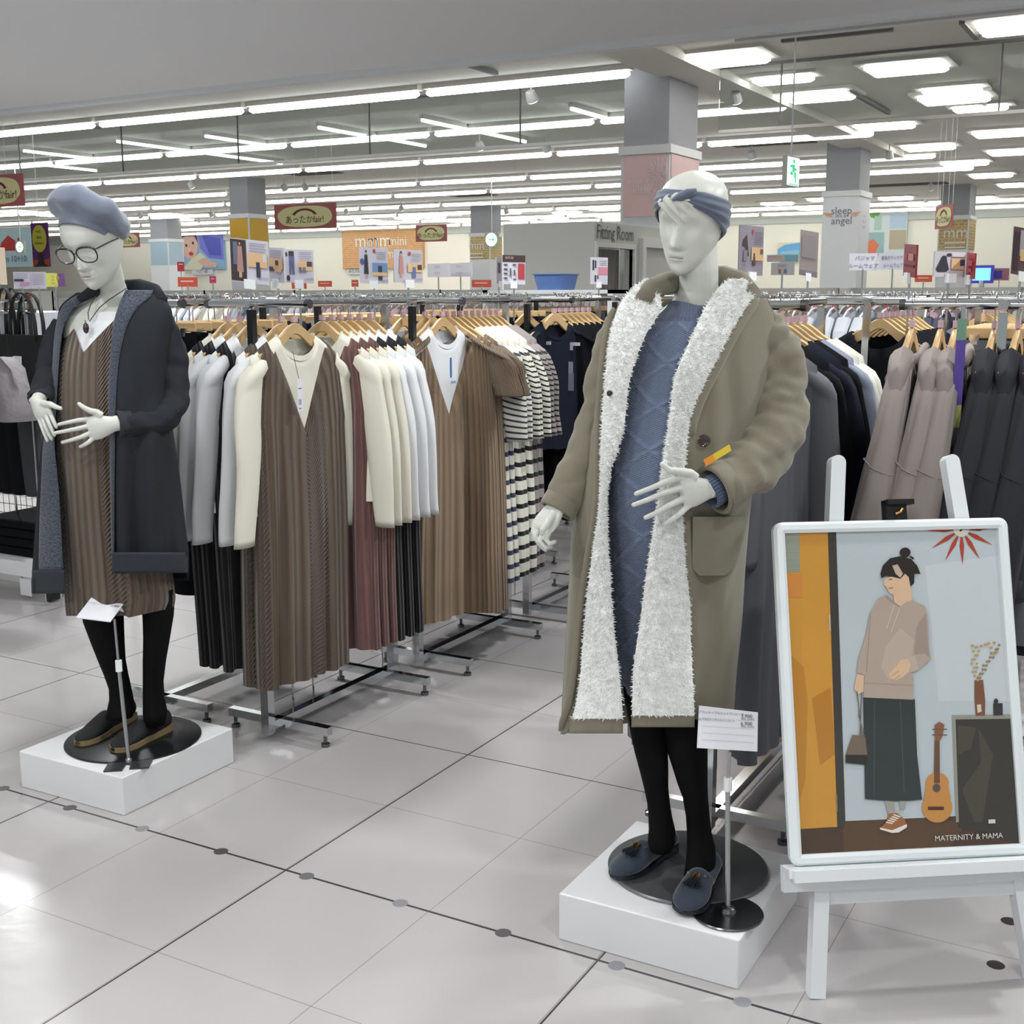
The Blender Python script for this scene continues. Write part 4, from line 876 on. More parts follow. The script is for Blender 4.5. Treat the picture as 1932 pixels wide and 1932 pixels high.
Rs, Ps = sleeve(A, [(1180, 610, -.03), (1158, 680, -.01), (1140, 770, .0), (1112, 850, .015), (1078, 915, .035), (1052, 962, .055)], [.05, .058, .056, .052, .047, .043], .13, 9, m=56)
MB().rings(Rs, cap=(True, False)).build('coat_sleeve', MR, smooth=True, m=BEIGE)
e = Ps[-1]; d = (Ps[-1]-Ps[-4]).normalized(); cuff(e, .044, d, -.03, .004, .007, BEIGE, 'sleeve_cuff')
# front buttons, price tag
bp_ = A(1328, 831, cdd(1328, 831)+.012); MB().lathe([(.0135, 0), (.0145, .003), (.012, .005), (.009, .0035), (.001, .0035)], (0, 0, 0), 20, frame(bp_, A.r, Vector((0, 0, 1)))).build('button', MR, smooth=30, m=mat('button_brown', (58, 42, 38), .25, coat=.5))
bp_ = A(1150, 742, cdd(1150, 742)+.024); MB().lathe([(.006, 0), (.007, .002), (.001, .003)], (0, 0, 0), 10, frame(bp_, A.r, Vector((0, 0, 1)))).build('button', MR, m=mat('button_brown', (58, 42, 38), .25))
tgp = [A(1327, 868, .2), A(1376, 838, .19), A(1380, 850, .19), A(1332, 880, .2)]
t_ = MB().use(mat('tag_yellow', (226, 200, 60), .5)).slab(tgp, A.h*.001); t_.use(mat('tag_orange', (232, 150, 50), .5)).slab([A(1327, 868, .2015), A(1345, 857, .2015), A(1349, 869, .2015), A(1332, 880, .2015)], A.h*.0012); t_.build('price_tag', MR)
# headband
HB_ = MB(); Rg = []; n = 64; r_, u_, T_ = HD
for k in range(n+1):
    a = 2*math.pi*k/n; sn = math.sin(a); zc = .016+(.066*sn if sn > 0 else .075*sn); wd_ = .029+.009*(1-abs(sn)); ring = []
    for j in range(13):
        tt = j/12*2-1; z = zc+wd_*tt*(1-.55*max(0, sn)**2); lean = .035*tt*max(0, sn)**2; hw, yf, yb = interp(T_, max(-.11, min(.113, z))); hw *= 1.06; mid = (yf-yb)/2
        bulge = .008+.005*math.cos(tt*math.pi/2)+.0022*math.sin(j*1.7+3*sn)
        ring.append(HCn+(r_*(math.cos(a)*(hw+bulge))+f*(mid+((yf+yb)/2+bulge)*sn-max(0, lean)*.4)+u_*z)*HS)
    ring += [HCn+(p-HCn)*.96 for p in ring[::-1]]
    Rg.append(ring)
HBM = mat('headband_blue', (92, 102, 120), .7, sheen=.2)
HB_.rings(Rg, cap=(False, False)).build('headband', MR, smooth=True, m=HBM)
kn = HCn+(f*.080+u_*.083-r_*.014)*HS
MB().tube([kn+u_*.012-f*.006-r_*.024, kn+u_*.006+f*.003-r_*.008, kn-u_*.002+f*.006+r_*.008, kn-u_*.010+f*.004+r_*.024], [(.006, .012), (.011, .015), (.011, .015), (.006, .012)], 14).build('headband_knot', MR, smooth=True, m=HBM)
# ================================================================= mannequin in the beret
B_ = Fig(-3.02, 2.755)
ML = thing('mannequin', 'white mannequin in grey beret, black glasses, dark cardigan and brown knit dress', 'mannequin', (-3.02, 2.755, ZP))
c0 = G(252, 1391, ZP+.006)
MB().lathe([(.217, 0), (.221, .002), (.221, .005), (.217, .007), (.01, .0075)], (c0.x, c0.y, ZP), 64).build('base_disc', ML, smooth=35, m=mat('disc_black', (40, 41, 43), .35, .6))
ZD2 = ZP+.0075
f = B_.h*math.cos(math.radians(17))-B_.r*math.sin(math.radians(17)); f = (f*math.cos(math.radians(27))-Vector((0, 0, 1))*math.sin(math.radians(27))).normalized(); up0 = Vector((0, 0, 1))*math.cos(.05)-B_.r*math.sin(.05)
HC2 = B_(177, 458, .07)
mb, HD2 = head(HC2, f, up0, 1.0)
mb.tube([B_(196, 490, .03), B_(206, 520, .0), B_(211, 548, -.02), B_(211, 568, -.02)], [(.046, .046), (.044, .042), (.047, .045), (.05, .046)], 24)
FB_ = lambda *P: [B_(*p) for p in P]
hm = MB(); w1 = B_(214, 800, .19)
hand(hm, w1, None, [FB_((164, 791, .21), (147, 793, .22), (128, 797, .222), (110, 801, .215)), FB_((162, 805, .212), (145, 809, .222), (125, 813, .222), (103, 817, .212)), FB_((166, 819, .21), (152, 825, .218), (135, 830, .218), (117, 835, .21)), FB_((174, 828, .205), (168, 834, .212), (160, 839, .212), (151, 843, .205))], FB_((182, 778, .205), (170, 775, .215), (158, 769, .22), (148, 761, .218)))
hm.tube([B_(232, 797, .172), w1], [.019, .02], 16); hands = [hm]
hm = MB(); w2 = B_(70, 758, .13)
hand(hm, w2, None, [FB_((95, 779, .17), (99, 790, .18), (103, 799, .185), (107, 807, .185)), FB_((88, 786, .165), (93, 799, .178), (98, 811, .182), (103, 822, .182)), FB_((81, 790, .155), (86, 804, .165), (92, 818, .17), (98, 829, .172)), FB_((75, 791, .145), (80, 806, .155), (85, 820, .16), (90, 832, .162))], FB_((86, 762, .165), (96, 763, .18), (106, 768, .185), (116, 771, .185)))
hm.tube([B_(82, 738, .08), w2], [.022, .022], 16); hands.append(hm)
torso(B_, mb, [(211, 536, -.02, .042, .042), (210, 556, -.02, .054, .048), (208, 568, -.02, .078, .056), (205, 580, -.018, .11, .064), (202, 596, -.012, .135, .073), (197, 620, -.008, .13, .074), (190, 660, .0, .112, .074), (195, 760, 0, .1, .09), (205, 900, 0, .11, .09), (205, 1010, 0, .10, .08)])
mb.tube([B_(250, 605, -.03), B_(292, 615, -.03), B_(325, 750, .02), B_(268, 797, .12), B_(228, 800, .175)], [.035, .035, .03, .026, .02], 14)
mb.tube([B_(160, 605, -.03), B_(120, 625, -.03), B_(95, 700, .0), B_(82, 738, .08)], [.035, .035, .026, .022], 14)
for h_ in hands: mb.add(h_.v, h_.f)
body = remesh(mb, .0022, 4)
body.build('body', ML, smooth=True, m=MSKIN)
P = [HC2+(HD2[0]*x+f*(.095-18*x*x*.1)+HD2[1]*-.0675) for x in (-.018, -.009, 0, .009, .018)]
MB().tube(P, .001, 6).build('mouth_line', ML, m=mat('mouth', (140, 124, 114), .6))
tg = MB()
leg2(B_, tg, [(152, 232, 1120, .02), (158, 232, 1170, .02), (174, 234, 1214, .02), (186, 236, 1245, .015), (197, 241, 1272, .01), (206, 247, 1298, .0), (207, 251, 1318, .0), (203, 254, 1338, .005), (200, 250, 1352, .02)])
leg2(B_, tg, [(262, 330, 1110, .02), (270, 327, 1162, .02), (271, 320, 1205, .02), (270, 313, 1245, .015), (270, 308, 1286, .005), (270, 310, 1318, .0), (270, 315, 1342, .005), (272, 312, 1366, .02)])
tg.build('tights', ML, smooth=True, m=TIGHTS)
CAN = mat('black_canvas', (20, 20, 22), .85); ESP = mat('rope_sole', (138, 118, 84), .85, bump=(300, .5, .002))
for hl, to in (((250, 1352), (147, 1408)), ((318, 1374), (213, 1420))):
    hp, tp = G(*hl, ZD2), G(*to, ZD2); e, ax, q = shoe(tp, hp, ML, CAN, ESP, 1.15, .95, .004)
    Rg = []
    for i in range(30):
        s_ = i/29; w_ = interp([(0, .021), (.1, .031), (.5, .036), (.7, .043), (.85, .041), (.95, .028), (1, .010)], s_)[0]; c = hp+ax*(tp-hp).length*s_
        Rg.append([c+q*x*w_+Vector((0, 0, z)) for x, z in ((-1, .017), (-1, 0), (1, 0), (1, .017))])
    MB().rings(Rg).build('rope_edge', e, smooth=40, m=ESP)
# white tee inside the v neck, brown cable dress
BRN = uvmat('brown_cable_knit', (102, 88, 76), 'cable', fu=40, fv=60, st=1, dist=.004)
LT = [(575, 170, 250, .05, .06), (600, 140, 268, .08, .08), (640, 118, 290, .105, .1), (700, 106, 300, .125, .11), (780, 104, 305, .15, .11), (850, 104, 308, .165, .12), (930, 109, 312, .16, .12), (1000, 113, 318, .145, .12), (1080, 119, 326, .13, .12), (1130, 122, 331, .12, .12), (1166, 125, 322, .11, .11)]
def ldd(px, py, e=0): return eld(LT, px, py)+e
R = dress_rings(B_, LT, 600, 690, n=72, rows=24)
R[0] = [p+Vector((0, 0, .02*math.cos(6.283*k/72*2-3.14159) if 0 < k < 36 else .03)) for k, p in enumerate(R[0])]; MB().rings([[B_.h*-.008+p for p in r] for r in R], cap=(False, False)).build('white_tee', ML, smooth=True, m=mat('tee_white', (226, 228, 230), .85))
# dress: rings whose front dips into a v between the straps
n = 96; R = []; rows = 100
def vtop(x):
    x0, xl, xr = 157, 132, 232
    if x < xl: return 600
    if x > xr: return 582
    return lerp(667, 600, (x0-x)/(x0-xl)) if x < x0 else lerp(667, 588, ((x-x0)/(xr-x0))**.9)
for i in range(rows):
    t = i/(rows-1); ring = []; pyb = lerp(582, 1166, t); L_, R_, bf, bb = interp(LT, pyb); c, a = (L_+R_)/2, (R_-L_)/2
    for k in range(n):
        an = 2*math.pi*k/n; x = c-a*math.cos(an); fr = math.sin(an) > 0
        c6, a6 = 204, 86; x = c6-a6*math.cos(an)
        for _ in range(4): l3, r3 = interp(LT, max(600, min(660, vtop(x))))[:2]; x = .5*x+.5*((l3+r3)/2-(r3-l3)/2*math.cos(an))
        py = lerp(vtop(x), 1166-(4 if x < 215 else (x-215)*.36), t) if fr else lerp(600, 1150, t)
        l2, r2, bf2, bb2 = interp(LT, py); c2, a2 = (l2+r2)/2, (r2-l2)/2; x = c2-a2*math.cos(an)
        if i == 0 or True: x = lerp(x, x, t)
        y = bf2*math.sin(an) if fr else bb2*math.sin(an)
        y += .008*t*math.sin(an*11)
        ring.append(B_(x, py, y))
    R.append(ring)
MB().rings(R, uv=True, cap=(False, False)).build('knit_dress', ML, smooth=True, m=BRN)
# cardigan
DK = mat('cardigan_charcoal', (40, 43, 48), .92, spec=.2, bump=(320, .25, .0015)); HT = uvmat('heather_lining', (66, 72, 84), 'heather', st=.4, dist=.0015)
KT = [(548, 150, 285, .03, .08), (575, 116, 318, .075, .1), (600, 108, 326, .1, .11), (640, 100, 322, .125, .12), (700, 96, 318, .145, .13), (760, 92, 318, .165, .14), (830, 80, 328, .18, .15), (900, 72, 338, .18, .16), (1000, 66, 349, .175, .165), (1060, 62, 356, .17, .17), (1122, 58, 356, .165, .165)]
K1 = [(548, 168), (560, 140), (575, 118), (600, 108), (640, 102), (700, 98), (760, 95), (830, 82), (900, 78), (1000, 74), (1122, 72)]
KE1 = [(548, 180), (560, 172), (575, 146), (600, 128), (618, 120), (660, 114), (710, 110), (760, 107), (834, 103), (899, 109), (948, 113), (1023, 117), (1122, 122)]
KE2 = [(545, 238), (573, 225), (610, 214), (648, 210), (697, 206), (747, 204), (849, 207), (998, 209), (1073, 211), (1122, 212)]
K2 = [(545, 290), (560, 284), (578, 262), (610, 242), (660, 228), (710, 222), (760, 219), (849, 217), (998, 216), (1122, 216)]
def kdd(px, py, e=0): return max(eld(KT, px, py), ldd(px, py)+.010)+e
def khem(x): return 1118 if x < 130 else 1083-(x-210)*.05
R = []; rows = 100
for i in range(rows):
    t = i/(rows-1); py_ = lerp(552, 1100, t); L_, R_, bf, bb = interp(KT, py_); c, a = (L_+R_)/2, (R_-L_)/2; f1, f2 = interp(K1, py_)[0], interp(K2, py_)[0]; ring = []; xs = []
    for k in range(16): xs.append((lerp(f1, L_, math.sin(k/16*math.pi/2)), 1))
    for k in range(36): xs.append((c-a*math.cos(math.pi*k/35), -1))
    for k in range(1, 27): xs.append((lerp(R_, f2, 1-math.cos(k/26*math.pi/2)), 1))
    for x, sd in xs:
        tt = max(-1, min(1, (x-c)/a)); y = min(kdd(x, py_, .001), max(bf, .02)*math.sqrt(max(0, 1-tt*tt))+.04) if sd > 0 else -bb*math.sqrt(max(0, 1-tt*tt))
        y += t**1.2*.016*math.sin(x*.11+1)+.012*ns(x*.03, py_*.008, 7)
        h = lerp(552, khem(x) if sd > 0 else 1095, t); ring.append(B_(x, h, y))
    R.append(ring)
MB().rings(shell(R, -.005)).build('cardigan', ML, smooth=True, m=DK)
def kstrip(FA, FB, y0, y1, lift, puff, rows=90, cols=14, dfn=kdd, fig=B_):
    Rg = []
    for i in range(rows):
        py = lerp(y0, y1, i/(rows-1)); a, b = interp(FA, py)[0], interp(FB, py)[0]
        Rg.append([fig(lerp(a, b, k/cols), py, dfn(lerp(a, b, k/cols), py, lift)+puff*math.sin(math.pi*k/cols)**.5) for k in range(cols+1)]+[fig(lerp(a, b, k/cols), py, dfn(lerp(a, b, k/cols), py, lift-.007)) for k in range(cols, -1, -1)])
    return Rg
MB().rings(kstrip(K1, KE1, 552, 1075, .003, .008), uv=True).build('lining', ML, smooth=True, m=HT)
MB().rings(kstrip(KE2, K2, 547, 1078, .004, .012), uv=True).build('lining', ML, smooth=True, m=HT)
MB().rings(kstrip([(0, 60), (2000, 60)], [(0, 121), (2000, 122)], 1075, 1120, .010, .004, 8)).build('hem_band', ML, smooth=True, m=mat('hem_charcoal', (40, 45, 53), .9))
MB().rings(kstrip([(0, 211), (2000, 211)], [(0, 352), (2000, 356)], 1042, 1081, .022, .006, 8, 24)).build('hem_band', ML, smooth=True, m=mat('hem_charcoal', (40, 45, 53), .9))
# hood lying round the neck and shoulder
MB().tube([B_(148, 566, .05), B_(172, 551, .04), B_(192, 549, -.03), B_(225, 545, -.08), B_(262, 546, -.07), B_(288, 558, -.03), B_(304, 574, .01)], [(.012, .012), (.018, .02), (.022, .022), (.028, .026), (.034, .03), (.04, .03), (.03, .02)], 14).build('hood', ML, smooth=True, m=DK)
def Bs(path, rad, fold, seed, m_=56):
    Rs, Ps = sleeve(B_, path, rad, fold, seed, m=m_); MB().rings(Rs, cap=(True, False)).build('cardigan_sleeve', ML, smooth=True, m=DK); return Ps
Ps = Bs([(292, 590, -.03), (312, 640, -.02), (322, 700, -.01), (325, 750, .02), (308, 785, .07), (268, 797, .12), (226, 801, .165)], [.045, .055, .055, .053, .05, .045, .042], .18, 5)
def bcuff(e, d, r, nm='sleeve_cuff'):
    up = (B_.h-d*B_.h.dot(d)).normalized(); q = d.cross(up); Rg = []
    for t, rr in ((-.03, r*.97), (-.03, r*1.05), (.008, r*1.05), (.012, r), (.012, r-.006), (-.03, r-.006)): Rg.append([e+d*t+up*math.cos(2*math.pi*k/28)*rr*.85+q*math.sin(2*math.pi*k/28)*rr for k in range(28)])
    MB().rings(Rg, cap=(False, False)).build(nm, ML, smooth=True, m=mat('hem_charcoal', (40, 45, 53), .9))
bcuff(Ps[-1], (Ps[-1]-Ps[-4]).normalized(), .043)
Ps = Bs([(124, 610, -.03), (108, 650, -.02), (95, 700, .0), (85, 730, .05), (76, 750, .1)], [.04, .048, .045, .04, .036], .12, 8, 40)
bcuff(Ps[-1], (Ps[-1]-Ps[-4]).normalized(), .036)
# beret
BER = mat('beret_grey', (112, 120, 136), .9, sheen=.5, bump=(180, .3, .002)); R = []
bc = HC2+HD2[1]*.078-f*.016+B_.r*.008; ux = B_.r; uz = (Vector((0, 0, 1))*.93+B_.r*.20+B_.h*-.33).normalized(); ux = (ux-uz*ux.dot(uz)).normalized(); uy = uz.cross(ux)
for i in range(40):
    t = i/39; a = math.pi*.5*t if False else 0
    # profile from the brim up and over: radius, height
    rr, zz = interp([(0, .081, -.058), (.08, .084, -.045), (.18, .088, -.03), (.35, .122, -.008), (.5, .130, .018), (.65, .122, .042), (.8, .095, .06), (.92, .05, .068), (1, .004, .07)], t)
    ring = []
    for k in range(64):
        an = 2*math.pi*k/64; w_ = 1+(.09*ns(math.cos(an)*1.7, math.sin(an)*1.7, t*2)+.05*ns(math.cos(an)*3.2, math.sin(an)*3.2, 5+t*2))*(min(1, t*3)); sag = -.02*max(0, math.cos(an))*min(1, t*3)
        ring.append(bc+ux*math.cos(an)*rr*w_*.94+uy*math.sin(an)*rr*w_*.98+uz*(zz+sag+.014*ns(math.cos(an)*2, math.sin(an)*2, 9)*min(1, t*3)))
    R.append(ring)
inner = [[bc+(p-bc)*.95 for p in R[0]], [bc+(p-bc)*.9+uz*.02 for p in R[3]]]
MB().rings(inner[::-1]+R, cap=(False, True)).build('beret', ML, smooth=True, m=BER)
# glasses
gm = mat('glasses_black', (22, 20, 20), .25, coat=.5)
r2, u2, T2 = HD2; gl = thing('glasses', None, None, HC2+f*.1); gl.parent = ML; gl.location = HC2+f*.1-wloc(ML)
gc = HC2+f*.101+u2*.004; q = MB()
for sx in (-1, 1):
    P = []
    for k in range(33):
        a = 2*math.pi*k/32; x = .0325*math.copysign(abs(math.cos(a))**.8, math.cos(a))*(1+.10*math.sin(a)); z = .0245*math.copysign(abs(math.sin(a))**.85, math.sin(a))-(.0 if math.sin(a) > 0 else .002*math.cos(a)*sx); P.append(gc+r2*(sx*.0385+x)+u2*z-f*(.006*abs(sx*.033+x)/.06))
    q.tube(P, [.0022+.0012*max(0, math.sin(2*math.pi*k/32)) for k in range(33)], 6)
q.tube([gc-r2*.008+u2*.006, gc+u2*.008+f*.001, gc+r2*.008+u2*.006], .0018, 6)
q.build('rims', gl, smooth=True, m=gm)
for sx in (-1, 1):
    MB().tube([gc+r2*sx*.067+u2*.014-f*.006, gc+r2*sx*.074+u2*.014-f*.014, gc+r2*sx*.083+u2*.010-f*.06, gc+r2*sx*.084+u2*.0-f*.11], .0022, 6).build('temple', gl, smooth=True, m=gm)
lm = mat('lens_glass', (225, 228, 225), .05, alpha=.18, coat=1)
for sx in (-1, 1):
    MB().poly([gc+r2*(sx*.0385+.031*math.cos(2*math.pi*k/24))+u2*.0245*math.sin(2*math.pi*k/24)-f*.003 for k in range(24)]).build('lens', gl, m=lm)
# necklace
kd = lambda x, y: B_(x, y, ldd(x, y)+.012)
MB().tube([B_(180, 560, .045), B_(171, 575, .065), B_(166, 590, .085), kd(167, 601), kd(169, 606), kd(176, 596), kd(188, 580), B_(205, 566, .05), B_(226, 552, .03), B_(240, 543, .01)], .0016, 6).build('necklace_cord', ML, smooth=True, m=mat('cord_brown', (84, 76, 66), .7))
pc = kd(164, 619)+B_.h*.008
MB().lathe([(.001, -.017), (.007, -.012), (.010, 0), (.007, .012), (.001, .017)], pc, 14).build('pendant', ML, smooth=True, m=mat('pendant_dark', (50, 30, 34), .2, coat=.6))
MB().tube([pc+Vector((0, 0, .016)), pc+Vector((0, 0, .024))], .003, 8).build('pendant_cap', ML, m=CHROME)
# ================================================================= clothes racks
def rack(label, x, y0, y1, z=1.56, hx=.23, xb=(-.22, .22), sign=1, name='clothes_rack', grp=None):
    pm = BLACKM if x < -2 else CHROME
    """chrome rack: square tube base along y with two cross feet, two posts, rail along y, short face-out rail along x at the front"""
    t = thing(name, label, 'clothes rack', (x, (y0+y1)/2, 0), grp); e = .028
    MB().sqbar((x, y0, .06), (x, y1, .06), .035, .03).build('base_beam', t, m=CHROME)
    for y in (y0+.06, y1-.1):
        MB().sqbar((x-hx, y, .06), (x+hx, y, .06), .03, .03).build('foot_bar', t, m=CHROME)
        for sx in (-1, 1): MB().lathe([(.016, 0), (.016, .012), (.007, .016), (.007, .045)], (x+sx*(hx-.02), y, 0), 12).build('leveller', t, m=DCHROME)
    for y in (y0, y1-.02):
        MB().sqbar((x, y, .03), (x, y, .75), .034, .034).build('post', t, m=CHROME); MB().sqbar((x, y, .75), (x, y, z-.02), .024, .024).build('inner_post', t, m=pm if y == y0 else CHROME)
    MB().bar((x, y0-.02, z), (x, y1, z), .0135, 14).build('rail', t, smooth=40, m=CHROME)
    MB().bar((x+xb[0], y0+.03, z), (x+xb[1], y0+.03, z), .0135, 14).build('face_out_rail', t, smooth=40, m=CHROME)
    for p in ((x+xb[0], y0+.03), (x+xb[1], y0+.03)): MB().tube([(p[0]-.008, p[1], z), (p[0]+.008, p[1], z)], .016, 12).build('end_cap', t, m=DCHROME)
    return t
# ---- hanger prototypes (hook top at the origin, hanging in the xz plane, facing -y)
def hanger(label, grp, half=.178, clip=(210, 176, 186)):
    t = thing('wooden_hanger', label, 'hanger', (0, 0, 0), grp); R = []
    for i in range(33):
        u = i/16-1; x = u*half; d = abs(x)/.2; z = -.078-.012*(1-math.cos(min(1, d*3)*math.pi/2))-.108*d**1.2; h = lerp(.060, .034, d**.7) if d < 1 else .03; z2 = z-h+(.018*math.exp(-(u/.28)**2)); y = .006+.007*d
        yo = -.01*d*d
        R.append([(x, yo-y, z-.003), (x, yo-y*.5, z), (x, yo+y*.5, z), (x, yo+y, z-.003), (x, yo+y, z2+.003), (x, yo, z2), (x, yo-y, z2+.003)])
    MB().rings(R).build('wood_body', t, smooth=40, m=WOOD)
    P = [(0, 0, -.08), (0, 0, -.052)]+[(.0185*math.sin(a)*1.0, 0, -.018+.0185*math.cos(a)*-1.0+.0) for a in ()]
    for k in range(12):
        a = math.radians(-90-25+k*-22+90); P.append((.0+.0165*math.cos(math.radians(300-0-k*22+0)), 0, -.0005+.0165*math.sin(math.radians(300-k*22))))
    P = [(0, 0, -.082), (0, 0, -.045), (.006, 0, -.032)]+[(.0165*math.cos(math.radians(-50+k*24)), 0, .0165*math.sin(math.radians(-50+k*24))) for k in range(10)]
    MB().tube(P, .0021, 6).build('hook', t, smooth=True, m=CHROME)
    MB().box(-.011, .011, -.006, .006, -.078, -.058).build('size_clip', t, m=mat('size_clip_%d' % clip[0], clip, .3, alpha=.85))
    return t
# ---- garment prototypes
def garment(name, label, cat, grp, m, length=.62, hw=.21, hb=.24, neck=.075, drop=.06, back=.02, v=False, depth=.035, sleeve=None, folds=.012, nf=5, strap=None, m2=None, seed=0, hem_m=None, lift=0, bdrop=.0):
    """body: a closed tube of cloth; top edge follows the shoulders and neckline; sleeve=(length, radius, spread)"""
    t = thing(name, label, cat, (0, 0, 0), grp); n = 96; rows = 46; R = []
    def shz(x): d = abs(x)/.2; return -.082-.108*min(1.3, d)**1.2+lift   # shoulder line on the hanger
    for i in range(rows):
        tt = i/(rows-1); ring = []; w_ = lerp(hw, hb, min(1, tt*1.05)**.8)
        if strap: w_ = lerp(strap, hb, min(1, tt*4.2)**.55) if tt < .24 else lerp(hb*.97, hb, tt)
        for k in range(n):
            a = 2*math.pi*k/n; fr = math.sin(a) > 0; u = -math.cos(a); u = math.copysign(abs(u)**.9, u); x = u*w_
            x0 = u*(strap or hw)
            top = shz(x0)
            if abs(x0) < neck:
                q = abs(x0)/neck
                dz = drop*((1-q) if v else math.sqrt(max(0, 1-q*q))) if fr else back*math.sqrt(max(0, 1-q*q)); top = shz(neck)-dz+.0
            z = lerp(top, -length-.1, tt)
            dd = depth*(abs(math.sin(a))**.6)*(min(1, math.sqrt(tt*22)) if abs(x0) > neck*.96 else min(1, tt*9+.6))
            y = (-dd if fr else dd*.8)+folds*min(1, tt*1.8)*math.sin(u*math.pi*nf+seed+tt*1.5)*(.6+.4*math.sin(u*7+seed))
            x += folds*.5*tt*math.sin(tt*5+seed)
            ring.append((x, y, z+.004*math.sin(u*9+seed)*tt))
        R.append(ring)
    MB().rings(R, uv=True, cap=(False, False)).build('body', t, smooth=True, m=m)
    if sleeve:
        sl, sr, sp = sleeve
        for sx in (-1, 1):
            R = []; z0 = shz(hw)
            for i in range(26):
                tt = i/25; cx = sx*(hw-.03+sp*tt**.8+.035*math.sin(min(1, tt*2.2)*math.pi/2)); cz = z0-.012-sl*tt+.01; r = lerp(sr*1.25, sr*.72, tt**.8); rz = r*(.6 if tt > .1 else .9)
                if i == 0: cx = sx*(hw-.05); r *= .35; rz *= .35; cz += .012
                if i == 1: r *= .85; rz *= .8; cz += .006
                cy = .01*math.sin(tt*3+seed)-.004; fw = math.sin(tt*8+seed)*.004
                R.append([(cx+r*math.cos(2*math.pi*k/20)*(1+.06*math.sin(k*1.9+tt*6+seed))+fw, cy+rz*.62*math.sin(2*math.pi*k/20), cz-(.55*r*sx*math.cos(2*math.pi*k/20)*(1-tt)+0)) for k in range(20)])
            R.append([((p[0]-cx)*.86+cx, (p[1]-cy)*.8+cy, p[2]+.006) for p in R[-1]])
            MB().rings(R, uv=True, cap=(True, True)).build('sleeve', t, smooth=True, m=m)
    if m2:                                   # neck rib
        R = []
        for dz, of in ((0, .002), (-.018, .004)):
            rg = []
            for k in range(40):
                a = 2*math.pi*k/40; x = -math.cos(a)*neck*1.02; fr = math.sin(a) > 0; q = min(1, abs(x)/neck); d_ = (drop if fr else back)*math.sqrt(max(0, 1-q*q)); rg.append((x*(1+of*2), (-1 if fr else .8)*(depth*abs(math.sin(a))**.75*.9+of), shz(neck)-d_+dz+.004))
            R.append(rg)
        MB().rings(R, cap=(False, False)).build('neck_band', t, smooth=True, m=m2)
    return t
used = set()
def put(proto, x, y, z, rz, label, grp, sc=1, name=None):
    if proto.name not in used:
        used.add(proto.name); o = proto; o.location = (x, y, z); o.rotation_euler = (0, 0, rz)
    else: o = dup(proto, (x, y, z), rz)
    o['label'] = label
    if grp: o['group'] = grp
    return o
HPI = math.pi/2
C_CREAM = mat('cotton_cream', (220, 216, 202), .9); C_WHITE = mat('cotton_white', (222, 224, 226), .9); C_BLACK = mat('cotton_black', (15, 16, 20), .95, spec=.15); C_NAVY = mat('cotton_navy', (22, 27, 40), .95, spec=.2)
K_BROWN = uvmat('knit_brown_rib', (98, 84, 72), 'cable', fu=36, fv=60, st=1, dist=.004); K_MAUVE = uvmat('knit_mauve_rib', (116, 82, 78), 'rib', fu=34, st=1, dist=.004); K_BLACK = uvmat('knit_black_rib', (16, 17, 21), 'rib', fu=34, st=.8, dist=.003); K_TAN = uvmat('knit_tan_rib', (134, 112, 90), 'rib', fu=42, st=1, dist=.003)
S_NAVY = uvmat('stripe_navy', (204, 202, 190), 'stripe', fv=17, st=.1, rgb2=(44, 48, 76)); S_BLACK = uvmat('stripe_black', (206, 204, 192), 'stripe', fv=17, st=.1, rgb2=(20, 20, 24)); S_GREY = uvmat('stripe_grey', (140, 132, 130), 'stripe', fv=17, st=.1, rgb2=(22, 20, 24))
H0 = hanger('', 'wooden hangers')
G_ = {}
def proto(key, fn):
    if key not in G_: G_[key] = fn()
    return G_[key]
def P_shirt(m, long=True, key='', length=.63): return proto('sh'+m.name+str(long), lambda: garment('long_sleeve_shirt' if long else 'tee_shirt', '', 'shirt', '', m, length, .205, .225, .085, .075, .02, False, .030, (.63, .058, .055) if long else (.20, .075, .07), .008, 3, m2=m, seed=len(G_)))
def P_dress(m, length=1.22, v=True, hb=.215): return proto('dr'+m.name+str(length), lambda: garment('sleeveless_dress', '', 'dress', '', m, length, .2, hb, .125, .30, .06, v, .050, None, .016, 6, strap=.165, seed=len(G_)*1.3, lift=.006))
def P_tdress(m, length=1.12, v=True, sl=(.22, .085, .08), drop=.26, neck=.115): return proto('td'+m.name+str(length), lambda: garment('knit_dress', '', 'dress', '', m, length, .205, .25, neck, drop, .04, v, .050, sl, .016, 6, seed=len(G_)*1.3, lift=.006))
ORD = ['first', 'second', 'third', 'fourth', 'fifth', 'sixth', 'seventh', 'eighth', 'ninth', 'tenth', 'eleventh', 'twelfth', 'thirteenth', 'fourteenth', 'fifteenth', 'sixteenth']
Z = 1.5745
def row(items, where, rz):
    """items: list of (x, y, [(proto, text, category group)], hanger?)"""
    for i, (x, y, gs) in enumerate(items):
        jit = random.uniform(-.05, .05); r = rz+jit
        put(H0, x, y, Z, r, 'wooden hanger, %s %s' % (ORD[i], where), 'wooden hangers %s' % where)
        for p, text, grp in gs: put(p, x, y, Z, r, '%s, %s %s' % (text, ORD[i], where), grp+' '+where)
